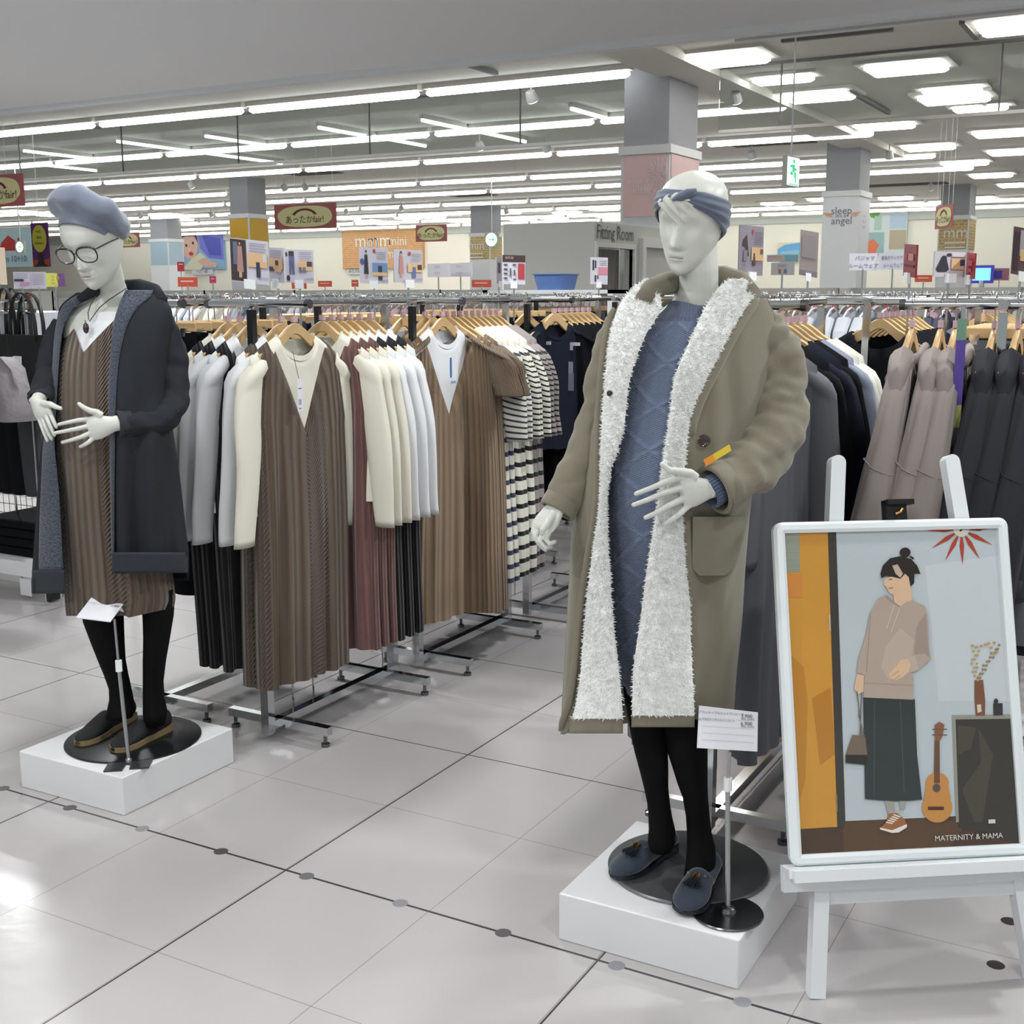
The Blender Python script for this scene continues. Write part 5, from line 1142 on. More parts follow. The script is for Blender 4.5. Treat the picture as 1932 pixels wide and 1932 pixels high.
# ---- left line of racks
RK = 'chrome rack '
rack(RK+'of white shirts and knit jumper dresses, nearest of the left line', -2.81, 3.215, 4.02)
rack(RK+'of tan and striped knit dresses, second of the left line', -2.79, 4.16, 4.95)
rack(RK+'of black tees, third of the left line', -2.77, 5.10, 5.9)
rack(RK+'of black tees, fourth of the left line', -2.75, 6.05, 6.85)
br = P_dress(K_BROWN, 1.24); mv = P_dress(K_MAUVE, 1.2); bk = P_dress(K_BLACK, 1.2)
cs, wsh = P_shirt(C_CREAM), P_shirt(C_WHITE)
w1_ = "on the nearest left rack's cross rail"
row([(-2.725, 3.335, [(cs, 'cream long sleeve shirt', 'shirts'), (br, 'brown cable knit v neck jumper dress', 'jumper dresses')]),
     (-2.785, 3.34, [(wsh, 'cream long sleeve shirt', 'shirts'), (br, 'brown cable knit jumper dress', 'jumper dresses')]),
     (-2.90, 3.32, [(wsh, 'white long sleeve shirt', 'shirts'), (bk, 'black knit jumper dress', 'jumper dresses')]),
     (-2.965, 3.33, [(wsh, 'white long sleeve shirt', 'shirts'), (bk, 'black knit jumper dress', 'jumper dresses')]),
     (-3.02, 3.33, [(cs, 'white long sleeve shirt', 'shirts'), (bk, 'black knit jumper dress', 'jumper dresses')])], w1_, HPI-.12)
w2_ = "on the nearest left rack's long rail"
row([(-2.81, 3.60, [(cs, 'cream long sleeve shirt', 'shirts'), (mv, 'mauve ribbed jumper dress', 'jumper dresses')]), (-2.81, 3.66, [(cs, 'cream long sleeve shirt', 'shirts'), (mv, 'mauve ribbed jumper dress', 'jumper dresses')]),
     (-2.81, 3.71, [(cs, 'cream long sleeve shirt', 'shirts'), (mv, 'mauve ribbed jumper dress', 'jumper dresses')]), (-2.81, 3.77, [(wsh, 'white long sleeve shirt', 'shirts'), (bk, 'black knit jumper dress', 'jumper dresses')]),
     (-2.81, 3.83, [(wsh, 'white long sleeve shirt', 'shirts'), (bk, 'black knit jumper dress', 'jumper dresses')]), (-2.81, 3.90, [(wsh, 'white long sleeve shirt', 'shirts'), (bk, 'black knit jumper dress', 'jumper dresses')])], w2_, .03)
td = P_tdress(K_TAN, 1.25, drop=.34, neck=.145); ts_ = P_shirt(C_WHITE, False)
w3_ = "on the second left rack's cross rail"
row([(-2.735, 4.30, [(ts_, 'white tee shirt', 'tees'), (td, 'tan ribbed v neck dress', 'tan dresses')]), (-2.785, 4.31, [(td, 'tan ribbed v neck dress', 'tan dresses')]), (-2.82, 4.30, [(td, 'tan ribbed v neck dress', 'tan dresses')]),
     (-2.93, 4.30, [(ts_, 'white tee shirt', 'tees'), (bk, 'black knit jumper dress', 'jumper dresses')]), (-2.99, 4.30, [(wsh, 'white long sleeve shirt', 'shirts')])], w3_, HPI-.1)
w4_ = "on the second left rack's long rail"
sn, sb, sg = [P_tdress(m, 1.13, False, (.42, .07, .07), .05, .09) for m in (S_NAVY, S_BLACK, S_GREY)]
its = []
for k in range(9):
    p, tx = (td, 'tan ribbed dress') if k < 2 else (sn, 'navy striped cream dress') if k < 4 else (sb, 'black striped cream dress') if k < 7 else (sg, 'black striped grey dress')
    its.append((-2.79, 4.43+.052*k, [(p, tx, 'striped dresses' if k > 1 else 'tan dresses')]))
row(its, w4_, .03)
nt, bt = P_shirt(C_NAVY, False), P_tdress(C_BLACK, 1.0, False, (.2, .08, .07), .09, .1)
row([(-2.70, 5.24, [(nt, 'navy tee shirt', 'dark tees')]), (-2.86, 5.25, [(nt, 'navy tee shirt', 'dark tees')])], "on the third left rack's cross rail", HPI-.3)
row([(-2.77, 5.38+.065*k, [(bt, 'black short sleeve dress', 'black dresses')]) for k in range(7)], "on the third left rack's long rail", .03)
row([(-2.75, 6.35+.065*k, [(bt, 'black short sleeve dress', 'black dresses')]) for k in range(6)], "on the fourth left rack's long rail", .03)
# labels inside the black and navy tops
for p, x in ((bt, 0), (nt, 0), (ts_, 0), (cs, 0)):
    pass
# ---- swing tags
def swing(x0, y0, z, M, label, col=(224, 222, 232)):
    t = thing('price_tag', label, 'price tag', (x0, y0, z)); return t
p = PXX(566, 745, -2.66); t = thing('price_tag', 'white swing tag hanging at the neck of the brown jumper dress', 'price tag', p)
TG = frame(p, (0, 1, 0), (0, 0, 1))
MB().box(-.014, .014, -.056, .056, 0, .0012, TG).build('card', t, m=PAPER); MB().tube([TG @ Vector((-.004, .056, .001)), TG @ Vector((-.012, .10, -.004)), TG @ Vector((-.018, .15, -.01))], .0012, 5).build('string', t, m=mat('tag_string', (90, 88, 90), .6))
q = MB().use(mat('tag_print', (120, 116, 170), .6))
for k in range(5): q.box(-.009+.003*k, -.0078+.003*k, -.034, -.014, .0012, .0016, TG)
q.box(-.009, .004, -.048, -.044, .0012, .0016, TG); q.box(-.009, .008, .02, .024, .0012, .0016, TG); q.build('barcode', t)
p = PXX(853, 698, -2.62); t = thing('price_tag', 'blue and white tag at the neck of the tan dress', 'price tag', p); TG = frame(p, (-.1, 1, 0), (0, 0, 1))
MB().box(-.020, -.006, -.03, .05, 0, .0012, TG).build('blue_strip', t, m=mat('tag_blue', (52, 116, 170), .5)); MB().box(-.004, .024, -.03, .05, 0, .0012, TG).build('card', t, m=PAPER); MB().box(-.012, .03, -.055, -.045, 0, .0014, TG).build('blue_line', t, m=mat('tag_blue2', (120, 160, 205), .5))
for px, py, x, tx in ((1074, 704, -2.66, 'black dress of the third left rack'),):
    p = PY(px, py, 5.30); t = thing('price_tag', 'pale clear tag on the first '+tx, 'price tag', p); TG = frame(p, (1, 0, 0), (0, 0, 1)); MB().box(-.028, .02, .0, .055, 0, .0012, TG).build('card', t, m=mat('tag_grey', (150, 156, 168), .4)); MB().box(-.022, .024, -.085, .0, 0, .0012, TG).build('lower_card', t, m=mat('tag_grey2', (128, 134, 146), .4))
for px, py, y in ((1077, 649, 5.31), (1022, 647, 5.16)):
    p = PY(px, py, y); o = MB().box(p.x-.05, p.x+.05, p.y-.003, p.y, p.z-.008, p.z+.008).box(p.x-.012, p.x+.012, p.y-.003, p.y, p.z-.03, p.z-.008).build('neck_label', m=mat('label_grey', (176, 176, 186), .6)); tag(o, 'white woven size label inside the %s neckline' % ('black dress' if px > 1050 else 'navy tee'), 'label')
# ---- second line of racks, behind: skirts and trousers on clip hangers
def clip_hanger(label, grp, half=.17):
    t = thing('clip_hanger', label, 'hanger', (0, 0, 0), grp)
    MB().bbox(-half, half, -.006, .006, -.118, -.085, .004).build('wood_bar', t, m=WOOD)
    P = [(0, 0, -.088), (0, 0, -.045), (.006, 0, -.032)]+[(.0165*math.cos(math.radians(-50+k*24)), 0, .0165*math.sin(math.radians(-50+k*24))) for k in range(10)]
    MB().tube(P, .0021, 6).build('hook', t, smooth=True, m=CHROME)
    for sx in (-1, 1): MB().box(sx*.12-.014, sx*.12+.014, -.012, .012, -.15, -.105).box(sx*.12-.01, sx*.12+.01, -.016, .016, -.135, -.12).build('clip', t, m=CHROME)
    return t
CH0 = clip_hanger('', '')
def skirtp(m, length=.75, hw=.17, hb=.26): return proto('sk'+m.name+str(length), lambda: garment('skirt', '', 'skirt', '', m, length+.04, hw, hb, .0001, 0, 0, False, .02, None, .016, 5, seed=len(G_), lift=-.05))
def skirt2(m, length, hw=.165, hb=.22):
    def mk():
        t = thing('skirt', '', 'skirt', (0, 0, 0)); R = []
        for i in range(26):
            tt = i/25; R.append([(-math.cos(2*math.pi*k/48)*lerp(hw, hb, tt), .018*math.sin(2*math.pi*k/48)*(1+tt)+.012*tt*math.sin(k*.9), -.125-length*tt) for k in range(48)])
        MB().rings(R, uv=True, cap=(False, False)).build('cloth', t, smooth=True, m=m); MB().rings([[(p[0]*1.02, p[1]*1.15, p[2]+.003-dz) for p in R[0]] for dz in (0, .03)], cap=(False, False)).build('waistband', t, smooth=True, m=m); return t
    return proto('s2'+m.name+str(length), mk)
DEN = mat('denim_dark', (38, 44, 60), .9); GRYK = mat('jersey_grey', (98, 100, 106), .92); CHAR = mat('jersey_charcoal', (50, 50, 56), .92, spec=.2); TAUPE = mat('taupe_fleece', (146, 136, 132), .95)
def crow(items, where, rz):
    for i, (x, y, p, text) in enumerate(items):
        r = rz+random.uniform(-.05, .05)
        put(CH0, x, y, Z, r, 'clip hanger, %s %s' % (ORD[i], where), 'clip hangers '+where)
        put(p, x, y, Z, r, '%s, %s %s' % (text, ORD[i], where), 'skirts and trousers '+where)
for j, (x, y0, y1, lab) in enumerate(((-3.36, 3.2, 4.0, 'of black skirts behind the white shirts'), (-3.42, 4.35, 5.15, 'of dark trousers behind the tan dresses'), (-3.45, 5.6, 6.4, 'of dark trousers behind the striped dresses'))):
    rack(RK+lab, x, y0, y1)
    crow([(x, y0+.14+.085*k, [skirt2(C_BLACK, .98), skirt2(C_BLACK, .98), skirt2(C_NAVY, .92), skirt2(C_BLACK, .98)][k % 4], 'long black skirt' if k % 4 != 2 else 'navy skirt') for k in range(7)], 'on the rack '+['behind the white shirts', 'behind the tan dresses', 'behind the striped dresses'][j], .04)
for j, (x, y0, lab) in enumerate(((-3.95, 4.6, 'under the left double picture card'), (-3.95, 6.0, 'under the middle picture cards'), (-3.95, 7.4, 'in front of the fitting room'))):
    rack('far chrome rack of skirts and trousers '+lab, x, y0, y0+1.0)
    crow([(x, y0+.14+.10*k, [skirt2(DEN, .9), skirt2(C_BLACK, .98), skirt2(GRYK, .8)][(k+j) % 3], ['dark denim skirt', 'black skirt', 'grey skirt'][(k+j) % 3]) for k in range(8)], 'on the far rack '+lab, .04)
# ---- right hand racks
rack(RK+'of grey jersey dresses directly behind the beige coat', -1.15, 3.24, 4.28)
rack(RK+'of black tops behind the black and grey dresses', -1.05, 4.5, 5.5)
rack(RK+'of hooded tops behind the easel', -.46, 3.52, 4.45, xb=(-.27, .35))
gd = P_tdress(GRYK, 1.14, False, (.5, .06, .04), .06, .1); bd = P_tdress(C_BLACK, .95, False, (.55, .06, .04), .07, .1); nd = P_tdress(C_NAVY, 1.0, False, (.55, .06, .04), .07, .1); cd = P_tdress(mat('jersey_cream', (206, 206, 196), .92), 1.0, False, (.5, .06, .04), .06, .1); bl = P_tdress(mat('jersey_bluegrey', (132, 138, 156), .92), .95, False, (.5, .06, .04), .06, .1)
row([(-1.22, 3.27, [(gd, 'heather grey jersey dress', 'jersey dresses')]), (-1.3, 3.27, [(gd, 'heather grey jersey dress', 'jersey dresses')]), (-1.0, 3.27, [(gd, 'heather grey jersey dress', 'jersey dresses')])], 'on the face-out rail behind the coat', HPI)
row([(-1.15, 3.50, [(gd, 'heather grey jersey dress', 'jersey dresses')]), (-1.15, 3.62, [(bd, 'black long sleeve dress', 'jersey dresses')]), (-1.15, 3.76, [(nd, 'dark navy dress', 'jersey dresses')]), (-1.15, 3.83, [(bd, 'black long sleeve dress', 'jersey dresses')]),
     (-1.15, 3.90, [(bl, 'blue grey jersey dress', 'jersey dresses')]), (-1.15, 3.97, [(cd, 'cream jersey dress', 'jersey dresses')]), (-1.15, 4.05, [(cd, 'cream jersey dress', 'jersey dresses')])], 'on the long rail behind the coat', -.06)
row([(-1.05, 4.72+.1*k, [(bd, 'black long sleeve top', 'black tops')]) for k in range(7)], 'on the rack behind the grey dresses', -.06)
def hoodie(m, key):
    def mk():
        t = garment('hooded_top', '', 'hooded top', '', m, .66, .19, .24, .10, .07, .05, False, .04, None, .012, 4, m2=None, seed=2.2, lift=.006)
        for sx in (-1, 1):                   # wide dropped sleeves hanging straight down
            R = []
            for i in range(34):
                tt = i/33; cx, cz, cy, rx, ry = interp([(0, .105, -.165, 0, .012, .012), (.06, .13, -.185, 0, .026, .026), (.18, .175, -.24, -.002, .034, .033), (.4, .225, -.40, -.014, .040, .042), (.7, .26, -.62, -.036, .044, .054), (.93, .275, -.80, -.05, .042, .048), (1, .275, -.84, -.05, .030, .03)], tt)
                R.append([(sx*cx+sx*rx*math.cos(.2618*k)*(1+.05*math.sin(k*1.3+tt*7)), cy+ry*math.sin(.2618*k)+.004*math.sin(k*2+tt*9), cz-.5*rx*math.cos(.2618*k)*(1-tt)) for k in range(24)])
            MB().rings(R, uv=True).build('sleeve', t, smooth=True, m=m)
            j = 15; P = [Vector(p) for p in R[j]]; c = sum(P, Vector())/24; P = [c+(p-c)*1.02+Vector((0, 0, -.03*((p.y-c.y)/.07))) for p in P]
            MB().tube(P+[P[0]], .0016, 5).build('seam', t, smooth=True, m=m)
        q = MB(); R = []
        for i in range(15):                  # hood lying folded round the back of the neck
            a = math.pi*(-.12+1.24*i/14); cx, cy = -.12*math.cos(a), .035*math.sin(a)-.004; w_ = math.sin(math.pi*(i+1)/16)
            R.append([(cx*(1+.10*math.cos(.4488*k)*w_), cy+.015*math.sin(.4488*k)*w_+.008, -.148-.35*abs(cx)**1.15*.9+.026*math.cos(.4488*k)*w_+.006*math.sin(i*1.9)) for k in range(14)])
        q.rings(R).build('hood', t, smooth=True, m=m)
        q = MB(); q.tube([(-.115, .0, -.165), (-.105, -.026, -.185), (-.07, -.044, -.215), (0, -.05, -.245), (.07, -.044, -.215), (.105, -.026, -.185), (.115, .0, -.165)], [(.007, .012)]*7, 10).build('hood_edge', t, smooth=True, m=m)
        MB().rings([[(-math.cos(2*math.pi*k/40)*.242*w_, .05*math.sin(2*math.pi*k/40)*w_, z) for k in range(40)] for z, w_ in ((-.715, 1.0), (-.72, 1.03), (-.775, 1.02), (-.78, .97))], cap=(False, False)).build('hem_rib', t, smooth=True, m=m)
        return t
    return proto(key, mk)
ht, hc = hoodie(TAUPE, 'ht'), hoodie(CHAR, 'hc')
row([(PY(px, 560, 3.55).x, 3.55, [(p, t_, 'hooded tops')]) for px, p, t_ in ((1724, ht, 'taupe hooded top'), (1778, ht, 'taupe hooded top'), (1806, ht, 'taupe hooded top'), (1880, hc, 'charcoal hooded top'), (1925, hc, 'charcoal hooded top'), (1965, hc, 'charcoal hooded top'))], 'on the face-out rail behind the easel', -HPI+.05)
crow([(-.46, 3.85+.07*k, [skirt2(GRYK, .9), skirt2(CHAR, .95), skirt2(C_BLACK, .9)][k % 3], ['grey jersey trousers', 'charcoal trousers', 'black skirt'][k % 3]) for k in range(8)], 'behind the hooded tops', 0)
rack('far chrome rack of grey and mauve knits right of the coat', -.85, 5.7, 6.6)
mk_ = P_tdress(mat('knit_pink_grey', (150, 116, 122), .92), .7, False, (.45, .06, .04), .06, .1)
row([(-.85, 5.9+.1*k, [((gd, mk_, bd)[k % 3], ('grey jersey dress', 'dusty mauve top', 'black top')[k % 3], 'knits')]) for k in range(7)], 'on the far rack right of the coat', -.06)
rack('chrome rack of dark garments at the far right behind the hooded tops', -.2, 4.8, 5.7)
crow([(-.2, 4.95+.1*k, [skirt2(C_BLACK, .9), skirt2(CHAR, .95)][k % 2], ['black skirt', 'charcoal trousers'][k % 2]) for k in range(7)], 'at the far right', 0)

q = PY(1816, 600, 3.38); t = thing('size_divider', 'clear acrylic strip with purple and yellow bands between the hooded tops', 'size divider', (q.x, q.y, .9))
for z0, z1, c, a_ in ((1.47, 1.525, (120, 160, 140), .8), (1.30, 1.47, (98, 78, 170), .8), (1.24, 1.30, (196, 200, 120), .8), (1.12, 1.24, (150, 156, 150), .5), (.95, 1.12, (196, 196, 66), .8)):
    MB().box(q.x-.012, q.x+.012, q.y-.004, q.y+.002, z0, z1).build('band', t, m=mat('band_%d_%d' % (c[0], c[1]), c, .2, alpha=a_))
MB().bar((q.x, q.y+.01, .9), (q.x, q.y+.01, 1.56), .006).build('rod', t, m=CHROME)
# ================================================================= signs, cards and the far shop
def quad(TL, TR, BR_, BL_, D0, th=.006):
    hl, hr = BL_[1]-TL[1], BR_[1]-TR[1]; D1 = D0*hl/hr
    c = [U(*TL, D0), U(*TR, D1), U(*BR_, D1), U(*BL_, D0)]; c[3] = Vector((c[0].x, c[0].y, c[3].z)); c[2] = Vector((c[1].x, c[1].y, c[2].z)); return c
def card(name, label, cat, TL, TR, BR_, BL_, D0, base, art=(), texts=(), pole=None, grp=None, holder=True):
    """upright printed board: base colour, art=[(colour, [(u, v)...])] with u, v in 0..1 from the top left, texts=[(string, u, v, height, colour)]"""
    c = quad(TL, TR, BR_, BL_, D0); ex = (c[1]-c[0]); w_ = ex.length; h_ = (c[0]-c[3]).length; ex.normalize(); n = ex.cross(Vector((0, 0, 1))); 
    if n.dot(Vector((0, 0, CH))-c[0]) < 0: n = -n
    t = thing(name, label, cat, (c[2]+c[3])/2, grp)
    MB().slab([c[0]-n*.001, c[1]-n*.001, c[2]-n*.001, c[3]-n*.001], -n*.006).build('board', t, m=mat('board_%d_%d_%d' % base, base, .4))
    if art:
        q = MB()
        for k, (col, P) in enumerate(art):
            q.use(mat('ink_%d_%d_%d' % col, col, .5)); q.poly([c[0]+ex*w_*u-Vector((0, 0, 1))*h_*v+n*(.0012+.0004*k) for u, v in P])
        q.build('print', t)
    for k, (s, u, v, hh, col) in enumerate(texts):
        mt = mat('ink_%d_%d_%d' % col, col, .5); o = c[0]+ex*w_*u-Vector((0, 0, 1))*h_*v+n*.004
        txt(s, hh*h_, mt, frame(o, ex, (0, 0, 1)), ext=.001).build('lettering', t)
    if True:
        pole = 0; m_ = (c[2]+c[3])/2; MB().bar(m_+Vector((0, 0, .01))-n*.004, Vector((m_.x, m_.y, pole))-n*.004, .005 if D0 > 6 else .004).build('pole', t, m=CHROME)
        if holder and name == 'picture_card': MB().slab([c[3]+(c[2]-c[3])*.35+Vector((0, 0, .012)), c[3]+(c[2]-c[3])*.65+Vector((0, 0, .012)), c[3]+(c[2]-c[3])*.65-Vector((0, 0, .02)), c[3]+(c[2]-c[3])*.35-Vector((0, 0, .02))], n*.01).build('holder', t, m=PLW)
    return t
def rc(u0, v0, u1, v1): return [(u0, v0), (u1, v0), (u1, v1), (u0, v1)]
def el(u, v, ru, rv, n=14): return [(u+ru*math.cos(6.2832*k/n), v+rv*math.sin(6.2832*k/n)) for k in range(n)]
def ll(u0, u1, v0, n, dv=.05, h=.018, col=(150, 146, 156)): return [(col, rc(u0, v0+dv*k, u1-(.08 if k % 2 else 0)*(u1-u0), v0+dv*k+h)) for k in range(n)]
DKC, ORG, REDC, GRY_, NVY = (52, 44, 48), (214, 176, 134), (176, 60, 62), (120, 116, 126), (56, 60, 84)
PB = (198, 196, 208)
def fig_(u, v, s, col, skin=(190, 160, 140)): return [((44, 36, 36), el(u, v, .035*s, .05*s)), (skin, el(u-.005, v+.03*s, .02*s, .03*s)), (col, [(u-.05*s, v+.08*s), (u+.05*s, v+.08*s), (u+.08*s, v+.62*s), (u-.08*s, v+.62*s)]), (skin, rc(u-.035*s, v+.62*s, u+.035*s, v+.74*s))]
card('picture_card', 'double picture card with woman in brown dress above the nearest left rack', 'sign', (433, 448), (505, 456), (505, 538), (433, 530), 4.15, PB, [((58, 44, 42), rc(.01, .02, .42, .97)), ((96, 104, 128), rc(.08, .08, .2, .6))]+fig_(.26, .08, 1.1, (170, 130, 122))+ll(.5, .95, .07, 4, .06)+[(ORG, rc(.46, .3, .98, .62)), ((50, 50, 66), rc(.68, .5, .78, .85)), (PB, rc(.86, .32, .96, .48))], [('2,900円', .87, .87, .07, GRY_)], 1.575)
card('picture_card', 'picture card with orange panels and small clothes, second from the left', 'sign', (506, 467), (534, 468), (534, 534), (506, 531), 4.35, PB, ll(.1, .9, .08, 4, .06)+[(ORG, rc(.02, .3, .98, .62)), (NVY, rc(.05, .55, .35, .68)), (ORG, rc(.45, .55, .9, .7)), (NVY, rc(.5, .36, .7, .5))], [('2,900円', .75, .88, .09, GRY_)], 1.575)
card('picture_card', 'picture card with blue trousers, third card from the left', 'sign', (536, 470), (590, 472), (592, 535), (536, 533), 4.4, PB, [((70, 66, 74), el(.06, .15, .05, .07)), ((92, 100, 132), [(.15, .1), (.33, .1), (.34, .75), (.26, .75), (.24, .35), (.22, .75), (.16, .75)]), ((56, 52, 52), rc(.15, .05, .33, .2)), ((60, 50, 56), el(.12, .86, .06, .09)), (ORG, rc(.48, .33, .98, .62)), (NVY, rc(.78, .35, .96, .5)), (GRY_, rc(.5, .52, .6, .68)), (GRY_, rc(.64, .52, .74, .68))]+ll(.5, .95, .07, 4, .06), [('2,900円', .85, .88, .09, GRY_)], 1.575)
card('picture_card', 'picture card with dark pinafore dress above the second left rack', 'sign', (677, 466), (731, 468), (731, 536), (677, 534), 4.8, PB, fig_(.24, .12, 1.0, (44, 44, 60))+[((80, 88, 150), el(.1, .4, .07, .09)), (REDC, el(.53, .1, .05, .06)), ((110, 140, 184), rc(.46, .42, .98, .68)), ((54, 54, 70), rc(.66, .5, .8, .9)), (ORG, rc(.46, .68, .98, .78))]+ll(.6, .95, .12, 4, .06), [('2,900円', .85, .92, .08, GRY_)], 1.575)
card('picture_card', 'picture card with pink long dress, right of the pinafore card', 'sign', (743, 470), (797, 472), (797, 534), (743, 533), 5.0, (190, 184, 192), fig_(.24, .1, 1.0, (184, 132, 122))+[(REDC, el(.53, .12, .05, .06)), (ORG, rc(.46, .42, .98, .68)), ((96, 110, 150), rc(.62, .52, .74, .85)), ((70, 60, 66), rc(.8, .45, .95, .6))]+ll(.6, .95, .12, 4, .06), [('2,900円', .85, .9, .08, GRY_)], 1.575)
card('picture_card', 'dark headed size chart card with red block beside the third left rack', 'sign', (948, 481), (991, 482), (991, 537), (948, 536), 6.2, PB, [((62, 42, 44), rc(0, 0, 1, .23)), ((170, 60, 66), rc(.68, .28, .97, .82)), ((90, 80, 90), rc(.06, .3, .22, .36)), ((90, 80, 90), rc(.06, .45, .22, .52)), ((90, 80, 90), rc(.06, .6, .22, .66)), ((90, 80, 90), rc(.06, .76, .22, .82)), ((90, 80, 90), rc(.45, .3, .6, .36)), ((80, 80, 90), rc(.32, .45, .38, .75)), ((80, 80, 90), rc(.5, .5, .56, .7)), ((90, 80, 90), rc(.48, .8, .6, .86))], [('授乳服', .3, .1, .1, (190, 160, 150))], 1.575)
card('picture_card', 'narrow angled card half hidden behind the dark headed size chart card', 'sign', (937, 485), (947, 487), (947, 535), (937, 534), 6.6, (160, 156, 166), [(DKC, rc(.3, .2, .7, .6))], (), 1.575)
card('picture_card', 'card with dark trousers and pink block left of the coat', 'sign', (1114, 485), (1147, 486), (1147, 537), (1114, 536), 7.0, PB, [((60, 54, 66), rc(.12, .1, .22, .48)), ((60, 54, 66), rc(.26, .12, .34, .4)), ((206, 130, 150), rc(.45, .36, .98, .64)), ((60, 54, 66), rc(.25, .66, .34, .9)), ((60, 54, 66), rc(.4, .66, .46, .8))]+ll(.55, .95, .12, 3, .07), [], 1.575)
card('picture_card', 'tall grey brown picture card with brown dress right of the coat', 'sign', (1397, 424), (1442, 428), (1440, 520), (1395, 518), 4.6, (134, 126, 136), [((70, 52, 56), [(.12, .3), (.28, .18), (.38, .62), (.3, .6), (.24, .45), (.1, .4)]), (REDC, el(.53, .12, .04, .05)), ((196, 160, 120), rc(.48, .43, .98, .7)), ((80, 56, 58), [(.56, .55), (.62, .55), (.66, .8), (.54, .8)]), ((120, 112, 124), rc(.14, .5, .3, .72)), ((96, 80, 84), rc(.84, .46, .96, .56))]+ll(.6, .95, .12, 6, .045, .012, (100, 96, 106)), [], 1.575)
card('picture_card', 'plain brownish back of a card turned away beside the white column', 'sign', (1511, 433), (1545, 439), (1543, 524), (1509, 518), 4.9, (138, 128, 128), [((128, 118, 120), rc(.1, .1, .9, .6)), ((112, 104, 108), rc(0, .88, 1, 1))], [], 1.575)
card('picture_card', 'narrow dark red card on a clear holder above the hooded tops', 'sign', (1706, 460), (1729, 462), (1724, 524), (1701, 520), 3.9, (126, 34, 44), [((176, 120, 120), rc(.4, .28, .85, .5)), ((90, 24, 34), rc(.1, .62, .9, .7)), ((156, 70, 76), rc(.1, .3, .35, .5))], [], 1.58)
card('picture_card', 'card showing a black hooded coat on its hanger above the right racks', 'sign', (1765, 474), (1823, 476), (1819, 523), (1762, 522), 4.2, (188, 184, 190), [((44, 46, 58), [(.2, .25), (.28, .2), (.36, .26), (.46, .7), (.38, .8), (.1, .8), (.04, .68)]), ((44, 46, 58), el(.28, .26, .09, .1)), ((54, 50, 54), el(.44, .12, .08, .06)), ((206, 170, 130), rc(.52, .25, .94, .7)), ((60, 66, 96), rc(.8, .3, .95, .55)), ((200, 196, 204), rc(.52, .02, .95, .2))], [], 1.575)
card('picture_card', 'dark red side card folded back from the black coat card', 'sign', (1824, 476), (1839, 478), (1835, 527), (1820, 524), 4.3, (140, 40, 50), [((176, 90, 96), rc(.2, .3, .8, .5)), ((176, 90, 96), rc(.2, .6, .7, .75))], [], 1.575)
card('picture_card', 'dark brown picture card cut off by the right edge', 'sign', (1914, 427), (1950, 433), (1946, 522), (1910, 516), 3.9, (84, 64, 66), [((150, 146, 150), rc(.35, .05, .95, .6)), ((196, 166, 120), rc(.4, .45, .9, .7)), ((60, 40, 44), rc(.05, .1, .3, .9))], [], 1.575)
KT_ = (96, 92, 110)
card('text_board', 'white board for tank tops and camisoles hanging near the fitting room', 'sign', (806, 498), (847, 496), (847, 523), (806, 523), 8.5, (208, 206, 214), [], [('タンクトップ', .5, .27, .27, KT_), ('キャミソール', .5, .72, .27, KT_)])
card('text_board', 'white board for bras and shorts right of the camisole board', 'sign', (848, 497), (889, 495), (889, 522), (848, 522), 8.5, (208, 206, 214), [], [('ブラジャー・ショーツ', .5, .27, .19, KT_), ('タンクトップ・キャミソール', .5, .72, .16, KT_)])
card('text_board', 'white board for pyjamas and room wear before the white column', 'sign', (1603, 478), (1656, 478), (1655, 510), (1602, 510), 6.6, (202, 202, 212), [], [('パジャマ', .55, .3, .3, KT_), ('ルームウェア', .5, .75, .3, KT_)])
card('text_board', 'white board for body care and room wear right of the pyjama board', 'sign', (1658, 478), (1712, 477), (1712, 509), (1657, 509), 6.6, (202, 202, 212), [], [('産後ボディケア', .5, .3, .28, KT_), ('ルームウェア', .55, .75, .3, KT_)])
card('text_board', 'small white baby wear board behind the coat collar', 'sign', (1455, 496), (1498, 495), (1498, 519), (1455, 519), 9, (206, 206, 206), [((196, 110, 96), rc(.34, .52, .46, .88)), ((90, 140, 180), rc(.58, .52, .7, .88))], [('ベビーウェア', .5, .26, .28, KT_)])
card('text_board', 'framed pale pink and blue notice above the baby wear board', 'sign', (1447, 481), (1506, 480), (1506, 494), (1447, 494), 9.4, (214, 206, 202), [((136, 196, 218), rc(.6, .1, .98, .9)), ((226, 180, 170), rc(.05, .15, .5, .4))], [])
for i, (x0, y0, x1, y1, D, lab) in enumerate(((890, 528, 927, 542, 9, 'left of the size chart card'), (550, 531, 578, 545, 10, 'under the blue trousers card'), (600, 530, 626, 541, 11, 'right of the blue trousers card'), (1727, 519, 1759, 532, 8, 'between the red card and coat card'), (335, 523, 372, 541, 9, 'right of the beret mannequin'), (663, 528, 676, 541, 10, 'under the brick panel'))):
    card('sale_strip', 'small orange red price strip '+lab, 'sign', (x0, y0), (x1, y0), (x1, y1), (x0, y1), D, (206, 84, 56), [((230, 190, 180), rc(.15, .35, .8, .5))], [], grp='orange price strips')
card('sale_strip', 'small crimson percent card left of the yellow column', 'sign', (395, 521), (407, 521), (407, 534), (395, 534), 9, (176, 40, 80), [], [('10%', .5, .4, .35, (230, 210, 215))])
card('sale_strip', 'red notice on the baby picture wall', 'sign', (334, 494), (347, 494), (347, 512), (334, 512), 14, (196, 40, 50), [((240, 200, 200), rc(.2, .2, .8, .3))], [])
